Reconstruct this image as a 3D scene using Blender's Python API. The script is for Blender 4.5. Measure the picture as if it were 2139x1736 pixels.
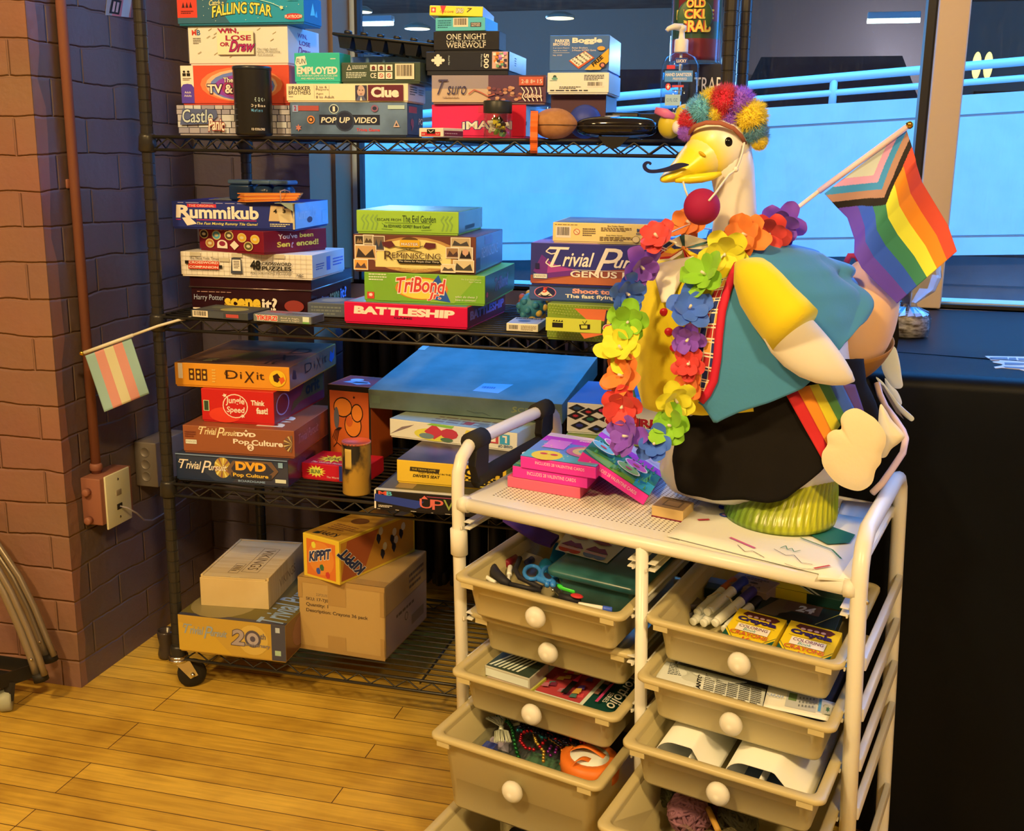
import bpy, bmesh, math, random
from mathutils import Vector, Matrix
S = bpy.context.scene
for o in list(bpy.data.objects): bpy.data.objects.remove(o)
LINK = S.collection.objects.link

# ---------------------------------------------------------------- camera, sky, lights, exposure
CAM = Vector((1.3446, -2.1134, 1.2280)); YAW, PITCH, ROLL, FPX = 0.25256, 0.22993, 0.01325, 2300.0
_cy, _sy, _cp, _sp = math.cos(YAW), math.sin(YAW), math.cos(PITCH), math.sin(PITCH)
FW = Vector((-_sy*_cp, _cy*_cp, -_sp)); _r = Vector((_cy, _sy, 0)); _u = _r.cross(FW)
RT = _r*math.cos(ROLL) + _u*math.sin(ROLL); UP = _u*math.cos(ROLL) - _r*math.sin(ROLL)
cam = bpy.data.objects.new('camera', bpy.data.cameras.new('camera')); LINK(cam)
cam.matrix_world = Matrix(((RT.x, UP.x, -FW.x, CAM.x), (RT.y, UP.y, -FW.y, CAM.y), (RT.z, UP.z, -FW.z, CAM.z), (0, 0, 0, 1)))
cam.data.sensor_fit = 'HORIZONTAL'; cam.data.sensor_width = 36; cam.data.lens = FPX/2139*36; cam.data.clip_start = 0.05
S.camera = cam
W = bpy.data.worlds.new('sky'); S.world = W; W.use_nodes = True
W.node_tree.nodes['Background'].inputs[0].default_value = (0.04, 0.34, 1.0, 1)
W.node_tree.nodes['Background'].inputs[1].default_value = 12.0
S.view_settings.view_transform = 'Standard'; S.view_settings.look = 'None'; S.view_settings.exposure = 0; S.view_settings.gamma = 1
S.view_settings.use_curve_mapping = False
def area_light(name, loc, target, size, power, color):
    L = bpy.data.lights.new(name, 'AREA'); L.size = size; L.energy = power; L.color = color; L.shape = 'DISK'
    o = bpy.data.objects.new(name, L); LINK(o); o.location = loc
    o.rotation_euler = (Vector(target)-Vector(loc)).to_track_quat('-Z', 'Y').to_euler()
WARM = (1.0, 0.66, 0.275)
area_light('ceiling_lamp_key', (0.0, -2.9, 3.2), (0.7, -0.2, 0.6), 0.35, 96, WARM)
area_light('ceiling_lamp_side', (2.5, -3.3, 3.2), (1.2, -0.2, 0.6), 0.35, 92, WARM)
area_light('ceiling_lamp_far', (-1.3, -3.6, 3.2), (0.3, 0, 0.8), 0.4, 34, WARM)

def ray(px, py): return RT*((px-1069.5)/FPX) - UP*((py-868)/FPX) + FW
def at(px, py, Y):
    d = ray(px, py); return CAM + d*((Y-CAM.y)/d.y)
def atz(px, py, Z):
    d = ray(px, py); return CAM + d*((Z-CAM.z)/d.z)
def atx(px, py, X):
    d = ray(px, py); return CAM + d*((X-CAM.x)/d.x)

# ---------------------------------------------------------------- colours and materials
def lin1(c):
    c = c/255.0; return c/12.92 if c <= 0.04045 else ((c+0.055)/1.055)**2.4
TINT = (0.855, 0.60, 0.30)
def K(r, g, b, k=1.0):
    # albedo of a thing that looks (r,g,b) under the room's warm lamps
    return tuple(min(0.86, max(0.006, 0.8*k*lin1(c)/t)) for c, t in zip((r, g, b), TINT))
def A(r, g, b): return tuple(lin1(c) for c in (r, g, b))
_mats = {}
def mat(c, rough=0.5, metal=0.0, name='paint', spec=0.4, trans=0, emit=None, alpha=1, coat=0, sheen=0, ior=1.45, bump=None):
    key = (tuple(round(x, 4) for x in c), rough, metal, name, spec, trans, emit, alpha, coat, sheen, bump)
    if key in _mats: return _mats[key]
    m = bpy.data.materials.new(name); m.use_nodes = True; nt = m.node_tree; b = nt.nodes['Principled BSDF']
    b.inputs['Base Color'].default_value = (*c, 1); b.inputs['Roughness'].default_value = rough; b.inputs['Metallic'].default_value = metal
    b.inputs['Specular IOR Level'].default_value = spec; b.inputs['Transmission Weight'].default_value = trans; b.inputs['IOR'].default_value = ior
    b.inputs['Alpha'].default_value = alpha; b.inputs['Coat Weight'].default_value = coat; b.inputs['Sheen Weight'].default_value = sheen
    if emit: b.inputs['Emission Color'].default_value = (*c, 1); b.inputs['Emission Strength'].default_value = emit
    if bump:
        tc = nt.nodes.new('ShaderNodeTexCoord'); nz = nt.nodes.new('ShaderNodeTexNoise'); bp = nt.nodes.new('ShaderNodeBump')
        nz.inputs['Scale'].default_value = bump[0]; nz.inputs['Detail'].default_value = 6; bp.inputs['Strength'].default_value = bump[1]; bp.inputs['Distance'].default_value = bump[2]
        nt.links.new(tc.outputs['Object'], nz.inputs['Vector']); nt.links.new(nz.outputs['Fac'], bp.inputs['Height']); nt.links.new(bp.outputs['Normal'], b.inputs['Normal'])
    _mats[key] = m; return m
def nodes(m): return m.node_tree, m.node_tree.nodes['Principled BSDF']
def noisy(c1, c2, scale, rough=0.6, name='mottled', stretch=(1, 1, 1), bump=0, lo=0.35, hi=0.65, detail=5):
    m = bpy.data.materials.new(name); m.use_nodes = True; nt, b = nodes(m); N = nt.nodes.new; L = nt.links.new
    tc = N('ShaderNodeTexCoord'); mp = N('ShaderNodeMapping'); nz = N('ShaderNodeTexNoise'); rp = N('ShaderNodeValToRGB')
    mp.inputs['Scale'].default_value = stretch; nz.inputs['Scale'].default_value = scale; nz.inputs['Detail'].default_value = detail
    rp.color_ramp.elements[0].position = lo; rp.color_ramp.elements[0].color = (*c1, 1); rp.color_ramp.elements[1].position = hi; rp.color_ramp.elements[1].color = (*c2, 1)
    L(tc.outputs['Object'], mp.inputs['Vector']); L(mp.outputs[0], nz.inputs['Vector']); L(nz.outputs['Fac'], rp.inputs[0]); L(rp.outputs[0], b.inputs['Base Color'])
    b.inputs['Roughness'].default_value = rough
    if bump:
        bp = N('ShaderNodeBump'); bp.inputs['Strength'].default_value = 0.5; bp.inputs['Distance'].default_value = bump
        L(nz.outputs['Fac'], bp.inputs['Height']); L(bp.outputs[0], b.inputs['Normal'])
    return m
def painted(name='painted', rough=0.5, spec=0.4):
    # colour comes from the per-vertex paint stored on the mesh
    if name in _mats: return _mats[name]
    m = bpy.data.materials.new(name); m.use_nodes = True; nt, b = nodes(m)
    a = nt.nodes.new('ShaderNodeAttribute'); a.attribute_name = 'paint'; nt.links.new(a.outputs['Color'], b.inputs['Base Color'])
    b.inputs['Roughness'].default_value = rough; b.inputs['Specular IOR Level'].default_value = spec; _mats[name] = m; return m
def glassy(name, tint=(1, 1, 1), gloss=0.08, dirt=0.0, dirtcol=(0.6, 0.7, 0.75)):
    if name in _mats: return _mats[name]
    m = bpy.data.materials.new(name); m.use_nodes = True; nt = m.node_tree; nt.nodes.clear(); N = nt.nodes.new; L = nt.links.new
    out = N('ShaderNodeOutputMaterial'); tr = N('ShaderNodeBsdfTransparent'); gl = N('ShaderNodeBsdfGlossy'); mx = N('ShaderNodeMixShader'); fr = N('ShaderNodeLayerWeight'); pw = N('ShaderNodeMath'); pw.operation = 'POWER'; pw.inputs[1].default_value = 4
    tr.inputs[0].default_value = (*tint, 1); gl.inputs['Roughness'].default_value = 0.03; fr.inputs[0].default_value = .5
    mul = N('ShaderNodeMath'); mul.operation = 'MULTIPLY_ADD'; mul.inputs[1].default_value = 0.6; mul.inputs[2].default_value = gloss*.5
    L(fr.outputs['Facing'], pw.inputs[0]); L(pw.outputs[0], mul.inputs[0]); L(mul.outputs[0], mx.inputs[0]); L(tr.outputs[0], mx.inputs[1]); L(gl.outputs[0], mx.inputs[2])
    last = mx
    if dirt:
        df = N('ShaderNodeBsdfDiffuse'); df.inputs[0].default_value = (*dirtcol, 1); m2 = N('ShaderNodeMixShader'); tc = N('ShaderNodeTexCoord'); mp = N('ShaderNodeMapping'); nz = N('ShaderNodeTexNoise'); rp = N('ShaderNodeMapRange')
        mp.inputs['Scale'].default_value = (60, 1, 9); nz.inputs['Scale'].default_value = 2.5; nz.inputs['Detail'].default_value = 8; nz.inputs['Roughness'].default_value = 0.75
        rp.inputs[1].default_value = 0.5; rp.inputs[2].default_value = 0.85; rp.inputs[3].default_value = dirt*0.25; rp.inputs[4].default_value = dirt*2.0
        L(tc.outputs['Object'], mp.inputs[0]); L(mp.outputs[0], nz.inputs['Vector']); L(nz.outputs['Fac'], rp.inputs[0]); L(rp.outputs[0], m2.inputs[0]); L(mx.outputs[0], m2.inputs[1]); L(df.outputs[0], m2.inputs[2]); last = m2
    L(last.outputs[0], out.inputs[0]); _mats[name] = m; return m

# ---------------------------------------------------------------- mesh building
class MB:
    def __init__(s): s.v = []; s.f = []; s.m = []; s.s = []; s.mats = []; s.c = {}
    def mi(s, m):
        if m not in s.mats: s.mats.append(m)
        return s.mats.index(m)
    def add(s, vs, fs, m, smooth=False, cols=None):
        b = len(s.v); i = s.mi(m); s.v += [Vector(v) for v in vs]
        for f in fs: s.f.append([b+k for k in f]); s.m.append(i); s.s.append(smooth)
        if cols:
            for k, c in enumerate(cols): s.c[b+k] = c
        return s
    def box(s, a, b, m, M=None):
        x0, y0, z0 = a; x1, y1, z1 = b
        vs = [Vector(p) for p in ((x0, y0, z0), (x1, y0, z0), (x1, y1, z0), (x0, y1, z0), (x0, y0, z1), (x1, y0, z1), (x1, y1, z1), (x0, y1, z1))]
        if M: vs = [M@v for v in vs]
        return s.add(vs, [(0, 3, 2, 1), (4, 5, 6, 7), (0, 1, 5, 4), (1, 2, 6, 5), (2, 3, 7, 6), (3, 0, 4, 7)], m)
    def rbox(s, a, b, m, r=0.002, seg=2, M=None, smooth=True):
        bm = bmesh.new(); bmesh.ops.create_cube(bm, size=1)
        for v in bm.verts: v.co = Vector([(a[i]+b[i])/2+v.co[i]*(b[i]-a[i]) for i in range(3)])
        r = min(r, 0.45*min(abs(b[i]-a[i]) for i in range(3)))
        bmesh.ops.bevel(bm, geom=list(bm.edges), offset=r, segments=seg, profile=0.5, affect='EDGES')
        bm.verts.index_update(); vs = [(M@v.co if M else v.co.copy()) for v in bm.verts]; fs = [[v.index for v in f.verts] for f in bm.faces]; bm.free()
        return s.add(vs, fs, m, smooth)
    def tube(s, pts, r, m, n=8, caps=True, flat=None, closed=False, cols=None):
        pts = [Vector(p) for p in pts]; k = len(pts); rs = r if isinstance(r, (list, tuple)) else [r]*k
        vs = []; up = None; cc = []
        for i in range(k):
            if closed: d = pts[(i+1) % k]-pts[i-1]
            else: d = pts[min(i+1, k-1)]-pts[max(i-1, 0)]
            d = d.normalized() if d.length > 1e-9 else Vector((0, 0, 1))
            if up is None: up = Vector((0, 0, 1)) if abs(d.z) < 0.9 else Vector((0, 1, 0))
            e1 = d.cross(up)
            if e1.length < 1e-4: e1 = d.cross(Vector((1, 0, 0)))
            e1.normalize(); e2 = e1.cross(d).normalized(); up = e2
            ra, rb = rs[i] if isinstance(rs[i], (list, tuple)) else (rs[i], rs[i])
            for j in range(n):
                a = 2*math.pi*j/n; vs.append(pts[i]+e1*(ra*math.cos(a))+e2*(rb*math.sin(a)))
                if cols: cc.append(cols[i])
        fs = []; kk = k if closed else k-1
        for i in range(kk):
            for j in range(n):
                i2 = (i+1) % k; fs.append((i*n+j, i*n+(j+1) % n, i2*n+(j+1) % n, i2*n+j))
        if caps and not closed: fs += [tuple(range(n-1, -1, -1)), tuple((k-1)*n+j for j in range(n))]
        return s.add(vs, fs, m, True, cc or None)
    def lathe(s, prof, m, n=24, o=(0, 0, 0), M=None, smooth=True):
        vs = []; o = Vector(o)
        for r, z in prof:
            for j in range(n):
                a = 2*math.pi*j/n; p = Vector((r*math.cos(a), r*math.sin(a), z)); vs.append((M@p if M else p)+o)
        fs = [(i*n+j, i*n+(j+1) % n, (i+1)*n+(j+1) % n, (i+1)*n+j) for i in range(len(prof)-1) for j in range(n)]
        fs += [tuple(range(n-1, -1, -1)), tuple((len(prof)-1)*n+j for j in range(n))]
        return s.add(vs, fs, m, smooth)
    def ell(s, c, r, m, nu=16, nv=10, M=None, fn=None, cols=None):
        vs = []; c = Vector(c); r = (r, r, r) if not isinstance(r, (tuple, list)) else r
        for i in range(nv+1):
            t = math.pi*i/nv
            for j in range(nu):
                a = 2*math.pi*j/nu; p = Vector((r[0]*math.sin(t)*math.cos(a), r[1]*math.sin(t)*math.sin(a), r[2]*math.cos(t)))
                if fn: p = fn(p)
                vs.append((M@p if M else p)+c)
        fs = [(i*nu+j, (i+1)*nu+j, (i+1)*nu+(j+1) % nu, i*nu+(j+1) % nu) for i in range(nv) for j in range(nu)]
        return s.add(vs, fs, m, True, [cols(v) for v in vs] if cols else None)
    def poly(s, pts, m): return s.add(pts, [tuple(range(len(pts)))], m)
    def slab(s, pts, thick, m, mside=None):
        # flat outline given thickness along the vector thick
        n = len(pts); pts = [Vector(p) for p in pts]; t = Vector(thick)
        s.add(pts, [tuple(range(n))], m); s.add([p+t for p in pts], [tuple(range(n-1, -1, -1))], m)
        return s.add(pts+[p+t for p in pts], [(i, (i+1) % n, n+(i+1) % n, n+i) for i in range(n)], mside or m)
    def grid(s, fn, nu, nv, m, thick=0, smooth=True, colfn=None, matfn=None, flip=False):
        P = [[Vector(fn(i/nu, j/nv)) for i in range(nu+1)] for j in range(nv+1)]
        n1 = nu+1; b = len(s.v)
        def nrm(i, j):
            du = P[j][min(i+1, nu)]-P[j][max(i-1, 0)]; dv = P[min(j+1, nv)][i]-P[max(j-1, 0)][i]; n = du.cross(dv); return n.normalized() if n.length > 1e-12 else Vector((0, -1, 0))
        top = [P[j][i] for j in range(nv+1) for i in range(nu+1)]; cc = [colfn(i/nu, j/nv) for j in range(nv+1) for i in range(nu+1)] if colfn else None
        F = [(j*n1+i, j*n1+i+1, (j+1)*n1+i+1, (j+1)*n1+i) for j in range(nv) for i in range(nu)]
        ms = [s.mi(matfn((i+.5)/nu, (j+.5)/nv)) for j in range(nv) for i in range(nu)] if matfn else None
        s.add(top, F, m, smooth, cc)
        if ms: s.m[-len(F):] = ms
        if thick:
            s.add([P[j][i]-nrm(i, j)*thick for j in range(nv+1) for i in range(nu+1)], [f[::-1] for f in F], m, smooth, cc)
            if ms: s.m[-len(F):] = ms
            N = n1*(nv+1); rim = [i for i in range(n1)]+[j*n1+nu for j in range(1, nv+1)]+[nv*n1+i for i in range(nu-1, -1, -1)]+[j*n1 for j in range(nv-1, 0, -1)]
            i0 = s.mi(m)
            for a, c in zip(rim, rim[1:]+rim[:1]):
                s.f.append([b+a, b+N+a, b+N+c, b+c]); s.m.append(i0 if not ms else ms[min(len(ms)-1, 0)]); s.s.append(False)
        return s
    def xf(s, fn): s.v = [Vector(fn(v)) for v in s.v]; return s
    def obj(s, name, parent=None, label=None, cat=None, group=None, kind=None, loc=None):
        if not s.v: return None
        if loc is None:
            if parent is not None: loc = Vector(parent['_w'])
            else:
                xs = [v.x for v in s.v]; ys = [v.y for v in s.v]; loc = Vector(((min(xs)+max(xs))/2, (min(ys)+max(ys))/2, min(v.z for v in s.v)))
        else: loc = Vector(loc)
        me = bpy.data.meshes.new(name); me.from_pydata([tuple(v-loc) for v in s.v], [], s.f)
        for m in s.mats: me.materials.append(m)
        me.polygons.foreach_set('material_index', s.m); me.polygons.foreach_set('use_smooth', s.s)
        if s.c:
            a = me.color_attributes.new('paint', 'FLOAT_COLOR', 'POINT')
            for i, c in s.c.items(): a.data[i].color = (*c, 1)
        me.update(); o = bpy.data.objects.new(name, me); LINK(o)
        if parent is not None:
            o.parent = parent; o.location = loc-Vector(parent['_w']); o['_w'] = tuple(loc)
        else: o.location = loc; o['_w'] = tuple(loc)
        tag(o, label, cat, group, kind); return o
def tag(o, label=None, cat=None, group=None, kind=None):
    if label: o['label'] = label
    if cat: o['category'] = cat
    if group: o['group'] = group
    if kind: o['kind'] = kind
def thing(name, label, cat, loc, group=None, rotz=0):
    o = bpy.data.objects.new(name, None); LINK(o); o.location = loc; o.rotation_euler = (0, 0, rotz); o.empty_display_size = 0.02
    o['_w'] = tuple(loc) if not rotz else (0, 0, 0); tag(o, label, cat, group); return o
def struct(mb, name): return mb.obj(name, kind='structure', loc=(0, 0, 0))

# lettering: outlines of Blender's built-in font, turned into flat printed shapes
_txt = {}
def letters(txt, shear=0.0, bold=0.0):
    k = (txt, shear, bold)
    if k not in _txt:
        cu = bpy.data.curves.new('t', 'FONT'); cu.body = txt; cu.resolution_u = 3; cu.shear = shear; cu.offset = bold; cu.fill_mode = 'FRONT'
        o = bpy.data.objects.new('t', cu); LINK(o); dg = bpy.context.evaluated_depsgraph_get(); dg.update()
        me = bpy.data.meshes.new_from_object(o.evaluated_get(dg)); vs = [(v.co.x, v.co.y) for v in me.vertices]; fs = [list(p.vertices) for p in me.polygons]
        bpy.data.objects.remove(o); bpy.data.meshes.remove(me); bpy.data.curves.remove(cu)
        xs = [v[0] for v in vs] or [0, 1]; ys = [v[1] for v in vs] or [0, 1]; _txt[k] = (vs, fs, min(xs), max(xs), min(ys), max(ys))
    return _txt[k]
class Face:
    # a flat printed face: O corner, U across, V up, N outward; everything is given in fractions of the face
    def __init__(s, mb, O, U, V, N, e=0.00012): s.mb, s.O, s.U, s.V, s.N, s.k, s.e = mb, Vector(O), Vector(U), Vector(V), Vector(N), 0, e
    def P(s, u, v): return s.O+s.U*u+s.V*v+s.N*(s.e*s.k)
    def pm(s, c): return c if not isinstance(c, tuple) else mat(c, 0.45, name='print')
    def r(s, u0, v0, u1, v1, c): s.k += 1; s.mb.poly([s.P(u0, v0), s.P(u1, v0), s.P(u1, v1), s.P(u0, v1)], s.pm(c)); return s
    def p(s, pts, c): s.k += 1; s.mb.poly([s.P(*q) for q in pts], s.pm(c)); return s
    def e_(s, u, v, ru, rv, c, n=20): return s.p([(u+ru*math.cos(2*math.pi*i/n), v+rv*math.sin(2*math.pi*i/n)) for i in range(n)], c)
    def star(s, u, v, ru, rv, c, n=10, k=0.5): return s.p([(u+ru*(1 if i % 2 else k)*math.cos(math.pi*i/n), v+rv*(1 if i % 2 else k)*math.sin(math.pi*i/n)) for i in range(2*n)], c)
    def line(s, pts, w, c):
        # stroke of width w metres along fractional points
        s.k += 1; Q = [s.P(*q) for q in pts]
        for a, b in zip(Q, Q[1:]):
            d = (b-a); n = s.N.cross(d)
            if n.length < 1e-9: continue
            n = n.normalized()*w/2; s.mb.poly([a-n, b-n, b+n, a+n], s.pm(c))
        return s
    def t(s, txt, u0, v0, u1, v1, c, sh=0, b=0, out=None, ob=0.035, rot=0, arc=0):
        def put(cc, bb):
            vs, fs, x0, x1, y0, y1 = letters(txt, sh, bb); r0 = letters(txt, sh, b); s.k += 1; P = []
            for x, y in vs:
                fx = (x-r0[2])/max(r0[3]-r0[2], 1e-6); fy = (y-r0[4])/max(r0[5]-r0[4], 1e-6); fy += arc*(0.25-(fx-0.5)**2)*4
                if rot == 180: fx, fy = 1-fx, 1-fy
                if rot == 90: fx, fy = 1-fy, fx
                if rot == -90: fx, fy = fy, 1-fx
                P.append(s.P(u0+(u1-u0)*fx, v0+(v1-v0)*fy))
            s.mb.add(P, fs, s.pm(cc))
        if out: put(out, b+ob)
        put(c, b); return s
    def bars(s, u0, v0, u1, v1, bg=(0.8, 0.78, 0.72), seed=1):
        s.r(u0, v0, u1, v1, bg); rd = random.Random(seed); x = u0+(u1-u0)*0.08; s.k += 1
        while x < u1-(u1-u0)*0.1:
            w = (u1-u0)*rd.choice((0.015, 0.03, 0.045)); s.mb.poly([s.P(x, v0+(v1-v0)*.2), s.P(x+w, v0+(v1-v0)*.2), s.P(x+w, v1-(v1-v0)*.08), s.P(x, v1-(v1-v0)*.08)], s.pm((0.02, 0.02, 0.02))); x += w+(u1-u0)*rd.choice((0.02, 0.035))
        return s
    def fine(s, u0, v0, u1, v1, n, c, seed=1):
        # print too small to read: rows of short strokes
        rd = random.Random(seed); h = (v1-v0)/n; s.k += 1
        for i in range(n):
            v = v1-h*(i+.75); x = u0
            while x < u1:
                w = (u1-u0)*rd.uniform(.05, .16); e = min(x+w, u1)
                if i == n-1 and x > u0+(u1-u0)*.7: break
                s.mb.poly([s.P(x, v), s.P(e, v), s.P(e, v+h*.5), s.P(x, v+h*.5)], s.pm(c)); x = e+(u1-u0)*.025
        return s
def gbox(name, label, x, y, z, yaw, w, d, h, c, art=None, lid=True, group='board game boxes on the wire rack', cat='game box', side=None, top=None, rough=0.38, tray=None, tip=None, lidh=None, lname=('lid', 'base')):
    root = thing(name, label, cat, (x, y, z), group); root.rotation_euler = tip or (0, 0, math.radians(yaw)); root['_w'] = (0, 0, 0)
    m = mat(c, rough, name='card', bump=(60, 0.15, 0.002)) if isinstance(c, tuple) else c
    b0 = 0.0 if not lid else (h-lidh if lidh else min(0.004, h*0.08)); mb = MB(); mb.rbox((0, 0, b0), (w, d, h), m, 0.0012, 2, smooth=False)
    F = Face(mb, (0, -0.0001, b0), (w, 0, 0), (0, 0, h-b0), (0, -1, 0)); R = Face(mb, (w+0.0001, 0, b0), (0, d, 0), (0, 0, h-b0), (1, 0, 0)); T = Face(mb, (0, 0, h+0.0001), (w, 0, 0), (0, d, 0), (0, 0, 1))
    if side: R.r(0.004, 0.01, 0.996, 0.99, mat(side, .22, name='print_or_window_tint', spec=.8))  # printed side; blue tones on several boxes hold the window's light in the colour
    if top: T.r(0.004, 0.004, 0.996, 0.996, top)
    if art: art(F, R, T)
    if lid:
        lo = mb.obj(lname[0], root, loc=(0, 0, 0)); t = MB(); t.rbox((0.0018, 0.0018, 0), (w-0.0018, d-0.0018, h-0.003), mat(tray or c, 0.5, name='card') if isinstance(tray or c, tuple) else m, 0.001, 1, smooth=False); t.obj(lname[1], root, loc=(0, 0, 0))
    else: mb.obj('carton', root, loc=(0, 0, 0))
    return root
# ---------------------------------------------------------------- the room
def brick(name, c1, c2, cm, off=0):
    m = bpy.data.materials.new(name); m.use_nodes = True; nt, b = nodes(m); N = nt.nodes.new; L = nt.links.new
    tc = N('ShaderNodeTexCoord'); sx = N('ShaderNodeSeparateXYZ'); ad = N('ShaderNodeMath'); ad.operation = 'ADD'; cb = N('ShaderNodeCombineXYZ')
    L(tc.outputs['Object'], sx.inputs[0]); L(sx.outputs[0], ad.inputs[0]); L(sx.outputs[1], ad.inputs[1])
    nw = N('ShaderNodeTexNoise'); nw.inputs['Scale'].default_value = 5; nw.inputs['Detail'].default_value = 6
    L(tc.outputs['Object'], nw.inputs['Vector']); wv = N('ShaderNodeMath'); wv.operation = 'MULTIPLY_ADD'; wv.inputs[1].default_value = 0.034; L(nw.outputs['Fac'], wv.inputs[0]); L(sx.outputs[2], wv.inputs[2])
    L(ad.outputs[0], cb.inputs[0]); L(wv.outputs[0], cb.inputs[1])
    br = N('ShaderNodeTexBrick'); br.inputs['Scale'].default_value = 1; br.inputs['Brick Width'].default_value = 0.225; br.inputs['Row Height'].default_value = 0.0775; br.inputs['Mortar Size'].default_value = 0.0045; br.inputs['Mortar Smooth'].default_value = 1.0
    br.inputs['Color1'].default_value = (*c1, 1); br.inputs['Color2'].default_value = (*c2, 1); br.inputs['Mortar'].default_value = (*cm, 1)
    L(cb.outputs[0], br.inputs['Vector'])
    nz = N('ShaderNodeTexNoise'); nz.inputs['Scale'].default_value = 5; nz.inputs['Detail'].default_value = 7; L(tc.outputs['Object'], nz.inputs['Vector'])
    n2 = N('ShaderNodeTexNoise'); n2.inputs['Scale'].default_value = 45; n2.inputs['Detail'].default_value = 5; L(tc.outputs['Object'], n2.inputs['Vector'])
    mx = N('ShaderNodeMix'); mx.data_type = 'RGBA'; mx.blend_type = 'MULTIPLY'; mx.inputs[0].default_value = 0.5; L(br.outputs['Color'], mx.inputs[6]); L(nz.outputs['Color'], mx.inputs[7])
    hs = N('ShaderNodeMix'); hs.data_type = 'RGBA'; hs.inputs[0].default_value = 0.6; L(br.outputs['Color'], hs.inputs[6]); L(mx.outputs[2], hs.inputs[7]); L(hs.outputs[2], b.inputs['Base Color'])
    hh = N('ShaderNodeMath'); hh.operation = 'MULTIPLY_ADD'; hh.inputs[1].default_value = -1.0; L(br.outputs['Fac'], hh.inputs[0]); L(nz.outputs['Fac'], hh.inputs[2])
    h3 = N('ShaderNodeMath'); h3.operation = 'MULTIPLY_ADD'; h3.inputs[1].default_value = 0.32; L(n2.outputs['Fac'], h3.inputs[0]); L(hh.outputs[0], h3.inputs[2])
    bp = N('ShaderNodeBump'); bp.inputs['Strength'].default_value = 0.9; bp.inputs['Distance'].default_value = 0.0065; L(h3.outputs[0], bp.inputs['Height']); L(bp.outputs[0], b.inputs['Normal'])
    b.inputs['Roughness'].default_value = 0.42; return m
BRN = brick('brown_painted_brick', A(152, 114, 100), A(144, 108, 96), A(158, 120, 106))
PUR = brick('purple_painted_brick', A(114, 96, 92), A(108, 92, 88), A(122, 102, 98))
DRK = brick('dusky_painted_brick', A(108, 100, 120), A(102, 96, 116), A(116, 108, 126))
XW, YC, YB, XR, YG, SILL = -0.2214, -0.0654, 0.559, 0.108, 0.83, 0.878
def planks():
    m = bpy.data.materials.new('strip_floor'); m.use_nodes = True; nt, b = nodes(m); N = nt.nodes.new; L = nt.links.new
    tc = N('ShaderNodeTexCoord'); br = N('ShaderNodeTexBrick'); br.inputs['Scale'].default_value = 1; br.inputs['Brick Width'].default_value = 0.85; br.inputs['Row Height'].default_value = 0.0575; br.inputs['Mortar Size'].default_value = 0.0011; br.inputs['Mortar Smooth'].default_value = 0.2; br.offset = 0.37; br.offset_frequency = 3
    br.inputs['Color1'].default_value = (0.80, 0.56, 0.085, 1); br.inputs['Color2'].default_value = (0.66, 0.44, 0.06, 1); br.inputs['Mortar'].default_value = (0.10, 0.05, 0.02, 1); L(tc.outputs['Object'], br.inputs['Vector'])
    mp = N('ShaderNodeMapping'); mp.inputs['Scale'].default_value = (3, 45, 1); nz = N('ShaderNodeTexNoise'); nz.inputs['Scale'].default_value = 2; nz.inputs['Detail'].default_value = 8; nz.inputs['Distortion'].default_value = 0.6
    L(tc.outputs['Object'], mp.inputs[0]); L(mp.outputs[0], nz.inputs['Vector'])
    rp = N('ShaderNodeValToRGB'); rp.color_ramp.elements[0].position = .25; rp.color_ramp.elements[0].color = (.72, .66, .6, 1); rp.color_ramp.elements[1].position = .7; rp.color_ramp.elements[1].color = (1.05, 1.03, 1, 1); L(nz.outputs['Fac'], rp.inputs[0])
    n2 = N('ShaderNodeTexNoise'); n2.inputs['Scale'].default_value = 6; n2.inputs['Detail'].default_value = 6; L(tc.outputs['Object'], n2.inputs['Vector']); r2 = N('ShaderNodeValToRGB'); r2.color_ramp.elements[0].position = .33; r2.color_ramp.elements[0].color = (.62, .55, .5, 1); r2.color_ramp.elements[1].position = .55; L(n2.outputs['Fac'], r2.inputs[0])
    a = N('ShaderNodeMix'); a.data_type = 'RGBA'; a.blend_type = 'MULTIPLY'; a.inputs[0].default_value = 1; L(br.outputs[0], a.inputs[6]); L(rp.outputs[0], a.inputs[7])
    c = N('ShaderNodeMix'); c.data_type = 'RGBA'; c.blend_type = 'MULTIPLY'; c.inputs[0].default_value = .7; L(a.outputs[2], c.inputs[6]); L(r2.outputs[0], c.inputs[7]); L(c.outputs[2], b.inputs['Base Color'])
    bp = N('ShaderNodeBump'); bp.inputs['Distance'].default_value = .002; bp.inputs['Strength'].default_value = .6; bp.invert = True; L(br.outputs['Fac'], bp.inputs['Height']); L(bp.outputs[0], b.inputs['Normal'])
    b.inputs['Roughness'].default_value = .42; b.inputs['Specular IOR Level'].default_value = .35; return m
PLASTER = mat(A(190, 172, 160), 0.9, name='plaster')
struct(MB().box((-3.5, -5, -0.1), (4.5, 1.05, 0), planks()), 'floor')
struct(MB().box((-3.5, -5, 3.3), (4.5, 1.05, 3.4), mat(A(215, 205, 195), 0.9, name='ceiling_paint')), 'ceiling')
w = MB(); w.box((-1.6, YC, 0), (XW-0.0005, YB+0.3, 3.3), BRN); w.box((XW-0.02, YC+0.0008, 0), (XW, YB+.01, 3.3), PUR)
rd = random.Random(4)
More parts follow.
